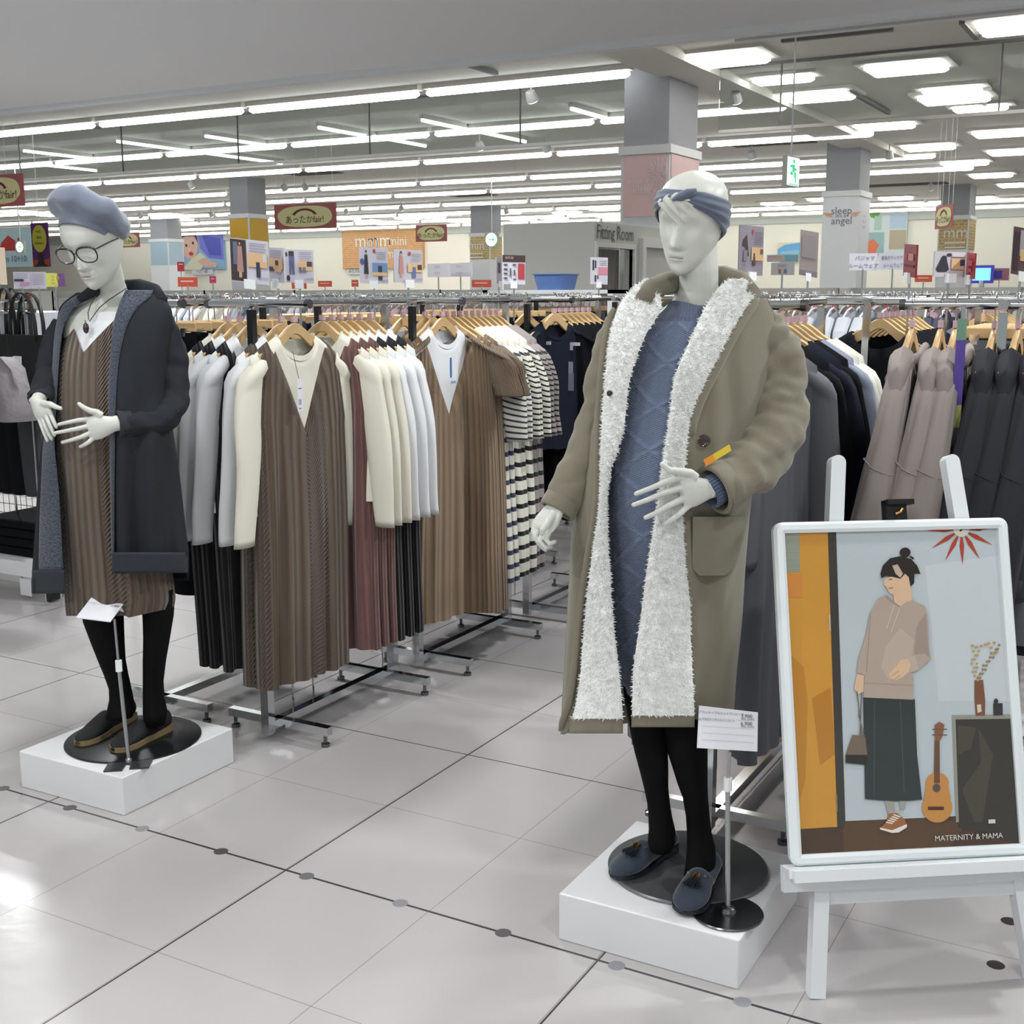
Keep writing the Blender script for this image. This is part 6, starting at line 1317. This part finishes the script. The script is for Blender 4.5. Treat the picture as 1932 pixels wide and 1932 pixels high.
# far wall pictures
def wallpic(label, TL, BR_, y, base, art, texts=(), name='wall_picture'):
    a, b = PY(*TL, y), PY(*BR_, y); w_, h_ = b.x-a.x, a.z-b.z; t = thing(name, label, 'picture', ((a.x+b.x)/2, y, b.z))
    MB().box(a.x, b.x, y, y+(.125 if y > 30 else .03), b.z, a.z).build('panel', t, m=base if not isinstance(base, tuple) else mat('board_%d_%d_%d' % base, base, .5))
    q = MB()
    for k, (col, P) in enumerate(art): q.use(mat('ink_%d_%d_%d' % col, col, .5)); q.poly([(a.x+w_*u, y-.003-.002*k, a.z-h_*v) for u, v in P][::-1])
    if art: q.build('print', t)
    for s, u, v, hh, col in texts: txt(s, hh*h_, mat('ink_%d_%d_%d' % col, col, .5), frame((a.x+w_*u, y-.004-.002*len(art), a.z-h_*v), (1, 0, 0), (0, 0, 1)), ext=.002).build('lettering', t)
    return t
BSK = (226, 186, 170)
wallpic('large far picture of a crawling baby on blue fabric', (334, 438), (423, 508), 33.87, (150, 186, 220), [((110, 196, 208), rc(0, .25, .12, 1)), ((126, 124, 214), [(.45, 0), (1, 0), (1, .75), (.68, .7), (.5, .45)]), ((86, 92, 190), [(.55, .1), (.95, .2), (.95, .65), (.7, .62)]), ((226, 226, 196), [(.12, .95), (.3, .7), (.5, .55), (.62, .7), (.5, 1), (.1, 1)]), (BSK, [(.42, .78), (.58, .68), (.86, .86), (.84, .94), (.6, .95)]), (BSK, el(.27, .36, .19, .36, 18)), ((72, 54, 48), [(.1, .16), (.15, .02), (.42, .0), (.46, .3), (.38, .12), (.2, .12)]), ((60, 44, 40), el(.2, .36, .025, .04)), ((60, 44, 40), el(.35, .3, .025, .04)), ((190, 60, 56), el(.3, .58, .05, .05)), ((236, 210, 200), el(.27, .46, .02, .03))])
wallpic('orange brick panel with large white arched letters on the back wall', (645, 436), (798, 506), 33.87, BRO, [], [('mm', .31, .28, .5, (240, 238, 232)), ('mm', .47, .28, .5, (240, 238, 232)), ('mini', .70, .3, .34, (236, 232, 222)), ('m', .60, .62, .34, (236, 232, 222))])
wallpic('small white name plate on the back wall under the brick panel', (655, 507), (690, 517), 33.87, (226, 226, 230), [], [('新生児肌着', .5, .5, .7, (100, 96, 110))], 'name_plate')
wallpic('small white name plate on the back wall under the baby picture', (362, 508), (400, 518), 33.87, (226, 226, 230), [], [('ベビー服', .5, .5, .7, (100, 96, 110))], 'name_plate')
wallpic('pale blue wall sign with a red house and numbers at the left edge', (-20, 432), (62, 503), 19, (190, 218, 224), [((196, 48, 44), [(.2, .55), (.28, .36), (.45, .18), (.68, .38), (.6, .42), (.6, .58), (.35, .58)]), ((196, 48, 44), rc(.68, .26, .76, .36)), ((196, 48, 44), [(.8, .58), (.9, .6), (.84, .54)])], [('m 10+10', .6, .8, .24, (110, 130, 146))])
wallpic('green leaf and sky picture on the back wall right of the white column', (1640, 398), (1709, 478), 33.87, (214, 224, 222), [((120, 176, 84), [(.0, .03), (.3, .03), (.22, .2), (.05, .15)]), ((176, 204, 190), rc(.15, .12, .34, .45)), ((186, 208, 226), rc(.55, .1, .98, .42)), ((150, 186, 186), rc(0, .5, .42, .98)), ((184, 172, 148), rc(.56, .46, .98, .9)), ((226, 122, 84), [(.0, .7), (.15, .66), (.3, .8), (.22, .98), (0, .98)])])
wallpic('blue curved picture on the back wall behind the tall card', (1467, 458), (1512, 492), 33.87, (226, 220, 200), [((110, 176, 224), [(0, .9), (.02, .35), (.3, .12), (1, 0), (1, .9)]), ((140, 200, 226), [(.1, .85), (.15, .5), (.9, .4), (.9, .85)])])
# hanging fair signs
def fair(label, TL, BR_, y, sx=1, rot=0):
    a, b = PY(*TL, y), PY(*BR_, y); w_, h_ = b.x-a.x, a.z-b.z; c = Vector(((a.x+b.x)/2, y, (a.z+b.z)/2)); t = thing('hanging_sign', label, 'sign', (c.x, c.y, b.z), 'hanging fair signs')
    if rot: w_ = h_*2.4
    M = Matrix.Translation(c) @ Matrix.Rotation(rot, 4, 'Z')
    MB().box(-w_/2, w_/2, 0, .01, -h_/2, h_/2, M).build('board', t, m=mat('fair_red', (178, 98, 98), .5))
    P = [(math.copysign(abs(math.cos(k*.2244))**.7, math.cos(k*.2244))*w_*.44*(1+.02*math.sin(k*5)), math.copysign(abs(math.sin(k*.2244))**.8, math.sin(k*.2244))*h_*.42) for k in range(28)]
    for sd in (-1, 1): MB().poly([M @ Vector((x*sd, -.004 if sd > 0 else .014, z)) for x, z in P]).build('label_oval', t, m=mat('fair_cream', (228, 222, 166), .5))
    q = MB().use(mat('fair_ribbon', (120, 44, 48), .5)); R = []
    for k in range(13):
        an = math.pi*(.12+.76*k/12); R.append([M @ Vector((math.cos(an)*w_*r*1.0, -.008, -h_*.06+math.sin(an)*h_*r*1.75)) for r in (.17, .215)])
    q.rings(R, closed=False); q.build('ribbon', t)
    txt('あったかfair!', h_*.36, mat('fair_text', (74, 52, 40), .5), M @ frame((0, -.008, -h_*.14), (1, 0, 0), (0, 0, 1)), ext=.001, sx=1.0).build('lettering', t)
    wi = MB()
    for u in (-.45, -.15, .2, .45): wi.bar(M @ Vector((w_*u, .005, h_/2)), M @ Vector((w_*u, .005, HC-c.z)), .003, 4)
    wi.build('hanging_wire', t, m=PLW)
fair('hanging red and cream fair sign right of the yellow column', (517, 387), (635, 430), 13.2)
fair('smaller hanging fair sign over the brick panel', (784, 425), (843, 455), 18.2)
fair('hanging fair sign cut off by the left edge', (-60, 334), (47, 388), 9.6)
fair('distant fair sign peeking out behind the beret', (215, 440), (264, 466), 21)
fair('hanging fair sign seen edge-on near the far right column', (1768, 388), (1793, 430), 16.5, rot=math.radians(-62))
# green exit signs
EXG = mat('exit_green', (60, 190, 130), .4, emit=1.2); EXW = mat('exit_white', (225, 255, 235), .4, emit=2.2)
q = PY(1492, 324, 10.2); t = thing('exit_sign', 'green lit exit sign seen edge-on, hanging left of the sleep column', 'exit sign', (q.x, q.y, q.z-.12))
M = Matrix.Translation(q) @ Matrix.Rotation(math.radians(84), 4, 'Z')
MB().box(-.13, .13, -.02, .02, -.12, .12, M).build('case', t, m=mat('exit_case', (206, 214, 200), .5)); MB().box(-.12, .12, -.024, -.02, -.11, .11, M).build('face', t, m=EXW)
g = MB().use(EXG); [g.box(a, b, -.027, -.024, c, d, M) for a, b, c, d in ((-.015, .02, .065, .095), (-.03, .02, -.005, .055), (-.075, -.03, .03, .05), (.02, .06, .01, .028), (.01, .05, -.05, -.005), (-.07, -.02, -.03, -.005), (.035, .055, -.09, -.05), (-.1, .1, -.108, -.1))]; g.build('pictogram', t)
MB().bar(q+Vector((0, 0, .12)), (q.x, q.y, HC), .007).build('rod', t, m=PLW)
for px, py, y, lab, r in ((927, 452, 20, 'round green arrow sign by the distant brick column', .085), (37, 466, 14, 'round green arrow sign before the blue wall sign', .085)):
    q = PY(px, py, y); t = thing('exit_sign', lab, 'exit sign', (q.x, q.y, q.z-r)); r = r*y/14
    MB().box(q.x-r*1.15, q.x+r*1.15, y, y+.05, q.z-r*1.15, q.z+r*1.15).build('case', t, m=mat('exit_case', (206, 214, 200), .5)); MB().poly([(q.x+r*math.cos(k*.4488), y-.003, q.z+r*math.sin(k*.4488)) for k in range(14)]).build('face', t, m=EXW)
    g = MB().use(EXG).box(q.x-r*.5, q.x+r*.45, y-.008, y-.004, q.z-r*.08, q.z+r*.08)
    g.add([(q.x+r*.1, y-.008, q.z+r*.45), (q.x+r*.6, y-.008, q.z), (q.x+r*.1, y-.008, q.z-r*.45), (q.x+r*.3, y-.008, q.z)], [(0, 1, 3), (3, 1, 2)]); g.build('arrow', t)
    MB().bar((q.x, y+.02, q.z+r), (q.x, y+.02, HC), .01).build('rod', t, m=PLW)
# halloween banner
a = PY(57, 421, 11.5); b = PY(95, 503, 11.5); t = thing('halloween_banner', 'purple and yellow Halloween banner hanging at the far left', 'banner', ((a.x+b.x)/2, 11.5, b.z)); w_, h_ = b.x-a.x, a.z-b.z
MB().box(a.x, b.x, 11.5, 11.512, b.z, a.z).build('cloth', t, m=mat('banner_purple', (92, 42, 112), .6))
q = MB().use(mat('banner_orange', (170, 66, 48), .6)).poly([(a.x, 11.497, b.z), (b.x, 11.497, b.z), (b.x, 11.497, b.z+h_*.2), ((a.x+b.x)/2, 11.497, b.z+h_*.12), (a.x, 11.497, b.z+h_*.18)])
q.use(mat('banner_black', (40, 30, 34), .6)).poly([(a.x+w_*u, 11.494, b.z+h_*v) for u, v in ((.0, 0), (1, 0), (.7, .07), (.62, .2), (.7, .3), (.55, .28), (.52, .42), (.47, .28), (.32, .3), (.38, .2), (.3, .07))])
q.use(mat('banner_yellow', (196, 190, 62), .6)).poly([((a.x+b.x)/2+w_*.42*math.cos(k*.2618), 11.492, b.z+h_*.64+h_*.31*math.sin(k*.2618)) for k in range(24)]); q.build('print', t)
for k, s in enumerate(('Hello', 'Smile', 'Halloween')): txt(s, h_*.1, mat('banner_text', (84, 76, 40), .6), frame(((a.x+b.x)/2, 11.488, a.z-h_*(.2+.13*k)), (1, 0, 0), (0, 0, 1)), ext=.002, sx=.9 if k < 2 else .75).build('lettering', t)
MB().bar((a.x+w_*.5, 11.5, a.z), (a.x+w_*.5, 11.5, HC), .004).build('hanging_wire', t, m=PLW)
card('shop_card', 'pale price list card with dark bars at the far left', 'sign', (24, 513), (56, 513), (56, 545), (24, 545), 6, (200, 196, 210), ll(.1, .9, .1, 3, .12, .03)+[((60, 54, 70), rc(.05, .42, .62, .56)), ((186, 140, 180), rc(.4, .6, .95, .8))], [])
card('shop_card', 'pale price list card with thin lines, right of the barred card', 'sign', (57, 513), (85, 513), (85, 545), (57, 545), 6, (196, 196, 208), ll(.1, .9, .12, 7, .1, .025, (170, 140, 170)), [])
card('shop_card', 'small yellow and purple Halloween card left of the beret mannequin', 'sign', (87, 515), (121, 516), (121, 541), (87, 541), 6.2, (196, 196, 70), [((92, 42, 112), rc(.62, 0, 1, 1)), ((206, 110, 50), el(.62, .35, .07, .12))], [('Hello', .3, .25, .2, (84, 76, 40)), ('Smile', .3, .5, .2, (84, 76, 40)), ('Halloween', .3, .75, .17, (84, 76, 40))])
card('shop_card', 'beige board cut off by the left edge', 'sign', (-20, 466), (9, 467), (9, 537), (-20, 537), 6.5, (176, 160, 142), [], [])
# blue basket
q = PY(1049, 547, 7.6); t = thing('basket', 'translucent blue plastic basket on the rack before the fitting room', 'basket', q); wb = (PY(1080, 520, 7.6).x-PY(1018, 520, 7.6).x)/2; hb_ = PY(1049, 517, 7.6).z-q.z
def rr(w_, d, z, r=.04): return [q+Vector((math.copysign(abs(math.cos(k*.2618))**.45, math.cos(k*.2618))*w_, math.copysign(abs(math.sin(k*.2618))**.45, math.sin(k*.2618))*d, z)) for k in range(24)]
BB = mat('basket_blue', (112, 146, 214), .3, alpha=.86)
MB().rings([rr(wb*.78, .13, 0), rr(wb*.93, .16, hb_*.95), rr(wb, .175, hb_*.95), rr(wb, .175, hb_), rr(wb*.9, .15, hb_), rr(wb*.75, .12, .008)], cap=(True, True)).build('tub', t, smooth=35, m=BB)
for k, c in enumerate(((190, 130, 170), (206, 170, 196), (150, 120, 190))): MB().bbox(q.x-.1+.07*k, q.x-.05+.07*k, q.y-.05, q.y+.05, q.z+.01, q.z+hb_*.8, .01).build('contents', t, m=mat('basket_c%d' % k, c, .6))
MB().box(q.x-.5, q.x+.5, 7.45, 7.75, q.z-.02, q.z).box(q.x-.5, q.x-.47, 7.45, 7.75, 0, q.z).box(q.x+.47, q.x+.5, 7.45, 7.75, 0, q.z)
o = MB().box(q.x-.5, q.x+.5, 7.45, 7.75, q.z-.025, q.z).box(q.x-.5, q.x-.46, 7.45, 7.75, 0, q.z).box(q.x+.46, q.x+.5, 7.45, 7.75, 0, q.z).build('side_table', m=WHITE); tag(o, 'white side table carrying the blue basket', 'table')
# glowing monitor
a = PY(1836, 506, 14); b = PY(1868, 529, 14); t = thing('monitor', 'small glowing cyan monitor with purple edge at the right', 'monitor', ((a.x+b.x)/2, 14, b.z))
MB().box(a.x-.03, b.x+.03, 14, 14.04, b.z-.03, a.z+.03).build('case', t, m=mat('mon_case', (70, 60, 170), .4, emit=.5)); MB().box(a.x, b.x, 13.99, 14, b.z, a.z).build('screen', t, m=mat('mon_screen', (120, 225, 240), .3, emit=1.6))
MB().bar(((a.x+b.x)/2, 14.02, 0), ((a.x+b.x)/2, 14.02, b.z), .03).build('stand', t, m=WHITE)
card('shop_card', 'blue and pink counter card right of the glowing monitor', 'sign', (1869, 506), (1905, 506), (1905, 529), (1869, 529), 13, (200, 140, 160), [((90, 90, 196), rc(.05, .2, .62, .85))], [])
# ---- far merchandise: shelf units with boxes, racks of small baby clothes
SHW = mat('shelf_white', (214, 214, 210), .5)
PAL = [(206, 120, 110), (226, 176, 150), (140, 176, 200), (226, 214, 150), (190, 150, 190), (150, 190, 160), (232, 232, 230), (206, 90, 84), (120, 130, 170), (236, 200, 200), (170, 150, 130), (210, 214, 220)]
def unit(x, y, label, n=11, top=1.62):
    t = thing('shelf_unit', label, 'shelf unit', (x, y, 0))
    MB().box(x-.75, x+.75, y+.02, y+.05, 0, top).build('back_panel', t, m=SHW)
    for z in (.15, .75, 1.32): MB().box(x-.75, x+.75, y-.32, y+.02, z-.03, z).build('shelf', t, m=SHW)
    for sx in (-.75, .72): MB().box(x+sx, x+sx+.03, y-.34, y+.05, 0, top).build('side_panel', t, m=SHW)
    for k in range(n):
        wd = random.uniform(.08, .12); hh = random.uniform(.10, .27); c = PAL[random.randrange(len(PAL))]; xx = x-.68+k*1.36/n
        o = MB().bbox(xx, xx+wd, y-.28, y-.1, 1.32, 1.32+hh, .006); o.use(mat('ink_%d_%d_%d' % (236, 234, 230), (236, 234, 230), .5)).box(xx+.015, xx+wd-.015, y-.2815, y-.28, 1.32+hh*.3, 1.32+hh*.6); o.use(mat('pack_%d_%d_%d' % c, c, .5)); o.mi = [1 if i else 1 for i in o.mi]; 
        o2 = MB().use(mat('pack_%d_%d_%d' % c, c, .5)).bbox(xx, xx+wd, y-.28, y-.1, 1.32, 1.32+hh, .006).use(mat('ink_236_234_230', (236, 234, 230), .5)).box(xx+.015, xx+wd-.015, y-.2815, y-.28, 1.32+hh*.3, 1.32+hh*.6).build('package')
        tag(o2, 'small package, %s from the left on the %s' % (ORD[k], label.replace('white shelf unit ', 'top shelf ')), 'package', 'packages on the '+label)
for px, y, lab in ((470, 13, 'behind the double picture card'), (600, 15.5, 'below the left fair sign'), (730, 12.5, 'behind the pinafore card'), (860, 15, 'below the text boards'), (300, 12, 'right of the beret mannequin'), (30, 13, 'at the far left edge'), (150, 16.5, 'behind the beret mannequin'), (1440, 12, 'behind the coat collar'), (1480, 16, 'under the blue wall picture'), (1660, 14.5, 'under the leaf picture'), (1770, 12, 'behind the black coat card'), (1900, 17, 'at the far right'), (380, 20, 'under the baby picture'), (1000, 20, 'beyond the fitting room')):
    if lab == 'beyond the fitting room': continue
    unit(PY(px, 520, y).x, y, 'white shelf unit '+lab)
def baby(m, w_=.15, h_=.34):
    def mk():
        t = thing('baby_garment', '', 'baby clothes', (0, 0, 0)); R = []
        for i in range(8):
            tt = i/7; wd = lerp(w_, w_*1.15, tt); R.append([(-math.cos(2*math.pi*k/20)*wd, .018*math.sin(2*math.pi*k/20), -.085-.04*abs(math.cos(2*math.pi*k/20))*(1-tt)-h_*tt) for k in range(20)])
        MB().rings(R, cap=(False, False)).build('cloth', t, smooth=True, m=m)
        for sx in (-1, 1): MB().tube([(sx*w_*.85, 0, -.13), (sx*w_*1.3, 0, -.2), (sx*w_*1.4, 0, -.28)], [(.02, .04), (.018, .038), (.018, .036)], 8).build('sleeve', t, m=m)
        return t
    return proto('bb'+m.name, mk)
def plh():
    t = thing('plastic_hanger', '', 'hanger', (0, 0, 0)); MB().tube([(-.14, 0, -.12), (-.07, 0, -.085), (0, 0, -.07), (.07, 0, -.085), (.14, 0, -.12)], .006, 6).build('shoulder_bar', t, m=PLW)
    MB().tube([(0, 0, -.075), (0, 0, -.035)]+[(.0165*math.cos(math.radians(-50+k*36)), 0, .0165*math.sin(math.radians(-50+k*36))) for k in range(7)], .003, 5).build('hook', t, m=PLW); MB().box(-.02, .02, -.002, .002, -.07, -.035).build('size_marker', t, m=RED); return t
PH = plh()
BM = [mat('baby_%d' % k, c, .9) for k, c in enumerate(((226, 222, 214), (206, 180, 186), (150, 156, 166), (196, 200, 206), (70, 74, 90), (200, 186, 166), (216, 150, 150), (160, 182, 196)))]
def brack(x, y, ln, label, where, pal, n=12, z=1.56):
    t = thing('clothes_rack', label, 'clothes rack', (x, y, 0)); MB().bar((x-ln/2, y, z), (x+ln/2, y, z), .013, 10).build('rail', t, smooth=True, m=CHROME)
    for sx in (-1, 1): MB().bar((x+sx*ln/2, y, 0.02), (x+sx*ln/2, y, z), .014, 8).build('post', t, m=CHROME); MB().sqbar((x+sx*ln/2, y-.25, .02), (x+sx*ln/2, y+.25, .02), .03).build('foot_bar', t, m=CHROME)
    for k in range(n):
        xx = x-ln/2+.08+(ln-.16)*k/(n-1); i = pal[k*len(pal)//n]; r = HPI+random.uniform(-.2, .2)
        put(PH, xx, y, z+.0145, r, 'white plastic hanger, %s %s' % (ORD[k], where), 'plastic hangers '+where)
        put(baby(BM[i]), xx, y, z+.0145, r, '%s baby top, %s %s' % (['cream', 'pale pink', 'grey', 'light grey', 'dark blue', 'sand', 'coral', 'pale blue'][i], ORD[k], where), 'baby tops '+where)
for px, y, pal, wh in ((420, 8.2, (3, 0, 2), 'left of the yellow column'), (560, 9.2, (0, 3, 4), 'under the blue trousers card'), (700, 8.6, (1, 2, 1), 'under the pinafore card'), (830, 10.6, (0, 3, 0), 'under the text boards'), (960, 8.4, (5, 1), 'left of the basket'), (330, 11.2, (0, 7, 2), 'beside the beret mannequin'), (1490, 7.6, (4, 6, 2), 'behind the coat shoulder'), (1590, 6.8, (5, 3, 4), 'under the sleep column'), (1700, 8.4, (1, 6, 1), 'under the red card'), (1860, 9.2, (1, 5, 0), 'under the glowing monitor')):
    brack(PY(px, 560, y).x, y, 1.25, 'low rack of small baby clothes '+wh, 'on the rack '+wh, pal)
# ---- trolley with bags behind the left mannequin
cp_ = G(97, 1138); TX, TY = cp_.x-.05, cp_.y
t = thing('display_trolley', 'wheeled wire trolley with shelves at the left edge behind the beret mannequin', 'trolley', (TX-.5, TY+.3, 0))
x0, x1, y0, y1 = TX-1.3, TX+.06, TY, TY+.55
WIR = mat('wire_grey', (150, 154, 154), .35, .8)
for sx, sy in ((x1, y0), (x0, y0), (x1, y1), (x0, y1)):
    MB().lathe([(.02, -.035), (.032, -.03), (.032, .03), (.02, .035)], (sx-.03, sy+.03, .036), 14, Matrix.Rotation(HPI, 4, 'X')).build('caster', t, m=BLACKM); MB().box(sx-.045, sx-.015, sy+.005, sy+.055, .06, .12).build('caster_fork', t, m=DCHROME)
    MB().sqbar((sx-.015, sy+.015, .12), (sx-.015, sy+.015, 1.52), .03, .03).build('post', t, m=mat('post_dark', (70, 72, 74), .5))
MB().box(x0, x1, y0, y1, .12, .2).build('bottom_shelf', t, m=WHITE)
MB().box(x0, x1, y0, y1, 1.10, 1.115).build('glass_shelf', t, m=mat('shelf_glass', (170, 196, 186), .1, alpha=.5))
for z in (1.5, 1.56): MB().bar((x0, y0, z), (x1, y0, z), .008).build('top_rail', t, m=CHROME)
m_ = MB()
for k in range(28): m_.bar((lerp(x0, x1, k/27), y1-.02, .2), (lerp(x0, x1, k/27), y1-.02, 1.5), .0025, 4)
for k in range(24): m_.bar((x0, y1-.02, lerp(.2, 1.5, k/23)), (x1, y1-.02, lerp(.2, 1.5, k/23)), .0025, 4)
m_.build('wire_mesh', t, m=WIR)
MB().box(x0, x1, y0-.005, y0+.01, 1.28, 1.32).build('dark_bar', t, m=mat('post_dark', (70, 72, 74), .5))
MB().box(x0, x1, y0+.02, y1-.05, 1.32, 1.5).build('catalogue_panel', t, m=mat('panel_pale', (188, 190, 198), .5))
def bag(px, py, y, w_, h_, d, m, label, sh=.28, name='tote_bag', strap=True):
    q = PY(px, py, y); t = thing(name, label, 'bag', q); R = []
    for i in range(12):
        tt = i/11; s_ = lerp(.86, 1.0, tt)*(1 if tt < .9 else 1-.6*(tt-.9)); R.append([q+Vector((math.copysign(abs(math.cos(k*.2244))**.6, math.cos(k*.2244))*w_*s_, math.copysign(abs(math.sin(k*.2244))**.6, math.sin(k*.2244))*d*(1-.5*tt)+.01*math.sin(k+tt*4), h_*tt)) for k in range(28)])
    if not strap: R = [[q+Vector((p.x-q.x, p.y-q.y, p.z-q.z-.06*(abs((p.x-q.x)/w_)**2)*i/11+.02*ns((p.x-q.x)*9, i*.3)))*1 if False else Vector((q.x+(p.x-q.x)*(1.05-.75*(i/11)**2), p.y+.02*ns(p.x*9, i*.5), p.z)) for p in r] for i, r in enumerate(R)]
    MB().rings(R).build('body', t, smooth=50, m=m)
    if strap:
        for yy in (-.02, .03):
            P = [q+Vector((w_*.55*math.cos(math.pi*k/12), yy, h_*.92+sh*math.sin(math.pi*k/12)**.7)) for k in range(13)]; MB().tube(P, [(.004, .012)]*13, 6).build('strap', t, smooth=True, m=m)
    return t
BAGB = mat('bag_black', (22, 23, 25), .8)
bag(62, 790, TY-.04, .17, .42, .06, BAGB, 'black tote bag with long straps on the trolley, nearer the mannequin', .24)
bag(30, 765, TY-.02, .12, .36, .05, BAGB, 'second black tote bag behind the taupe bag', .26)
bag(14, 792, TY-.30, .17, .30, .09, mat('bag_taupe', (128, 122, 126), .7, bump=(14, .5, .03)), 'taupe nylon bag cut off by the left edge', .2, 'shoulder_bag', False)
q = PY(50, 690, TY-.06); o = MB().slab([q+Vector(v) for v in ((-.03, -.05, .05), (.03, -.05, .05), (.02, -.05, -.05), (-.02, -.05, -.05))], (0, -.002, 0)).build('price_tag', m=PAPER); tag(o, 'white paper tag on the black tote bag', 'price tag')
for k, (px, w_, m, tx) in enumerate(((62, .13, mat('charcoal_cloth', (52, 54, 58), .9), 'dark grey top hanging under the trolley shelf, nearer the mannequin'), (30, .16, C_BLACK, 'black top hanging under the trolley shelf'), (5, .16, C_BLACK, 'black top at the left edge under the trolley shelf'))):
    q = PY(px, 830, TY+.05); t2 = thing('sweatshirt', tx, 'top', (q.x, q.y, .5)); R = []
    for i in range(14):
        tt = i/13; R.append([(q.x-math.cos(.2618*kk)*w_*(.75+.35*tt), q.y+.05*math.sin(.2618*kk)+.012*math.sin(kk*1.7+k)*tt, 1.06-.5*tt-.0) for kk in range(24)])
    MB().rings(R).build('cloth', t2, smooth=True, m=m)
for k in range(4):
    zz = .2+.05*k; o = MB().bbox(x1-.62, x1-.14, y0+.08, y1-.1, zz, zz+.046, .015).build('folded_garment', m=C_BLACK); tag(o, 'black folded garment on the trolley bottom, %s from below' % ORD[k], 'folded garment', 'folded garments on the trolley')
q = PY(50, 1108, y0-.004); o = MB().box(q.x-.045, q.x+.04, y0-.008, y0-.004, q.z-.045, q.z+.045).use(RED).box(q.x-.035, q.x-.005, y0-.0095, y0-.008, q.z+.02, q.z+.035).box(q.x-.02, q.x+.02, y0-.0095, y0-.008, q.z-.03, q.z).build('price_tag', m=None); o.data.materials.clear(); o.data.materials.append(PAPER); o.data.materials.append(RED)
tag(o, 'white tag with red print on the trolley edge', 'price tag')
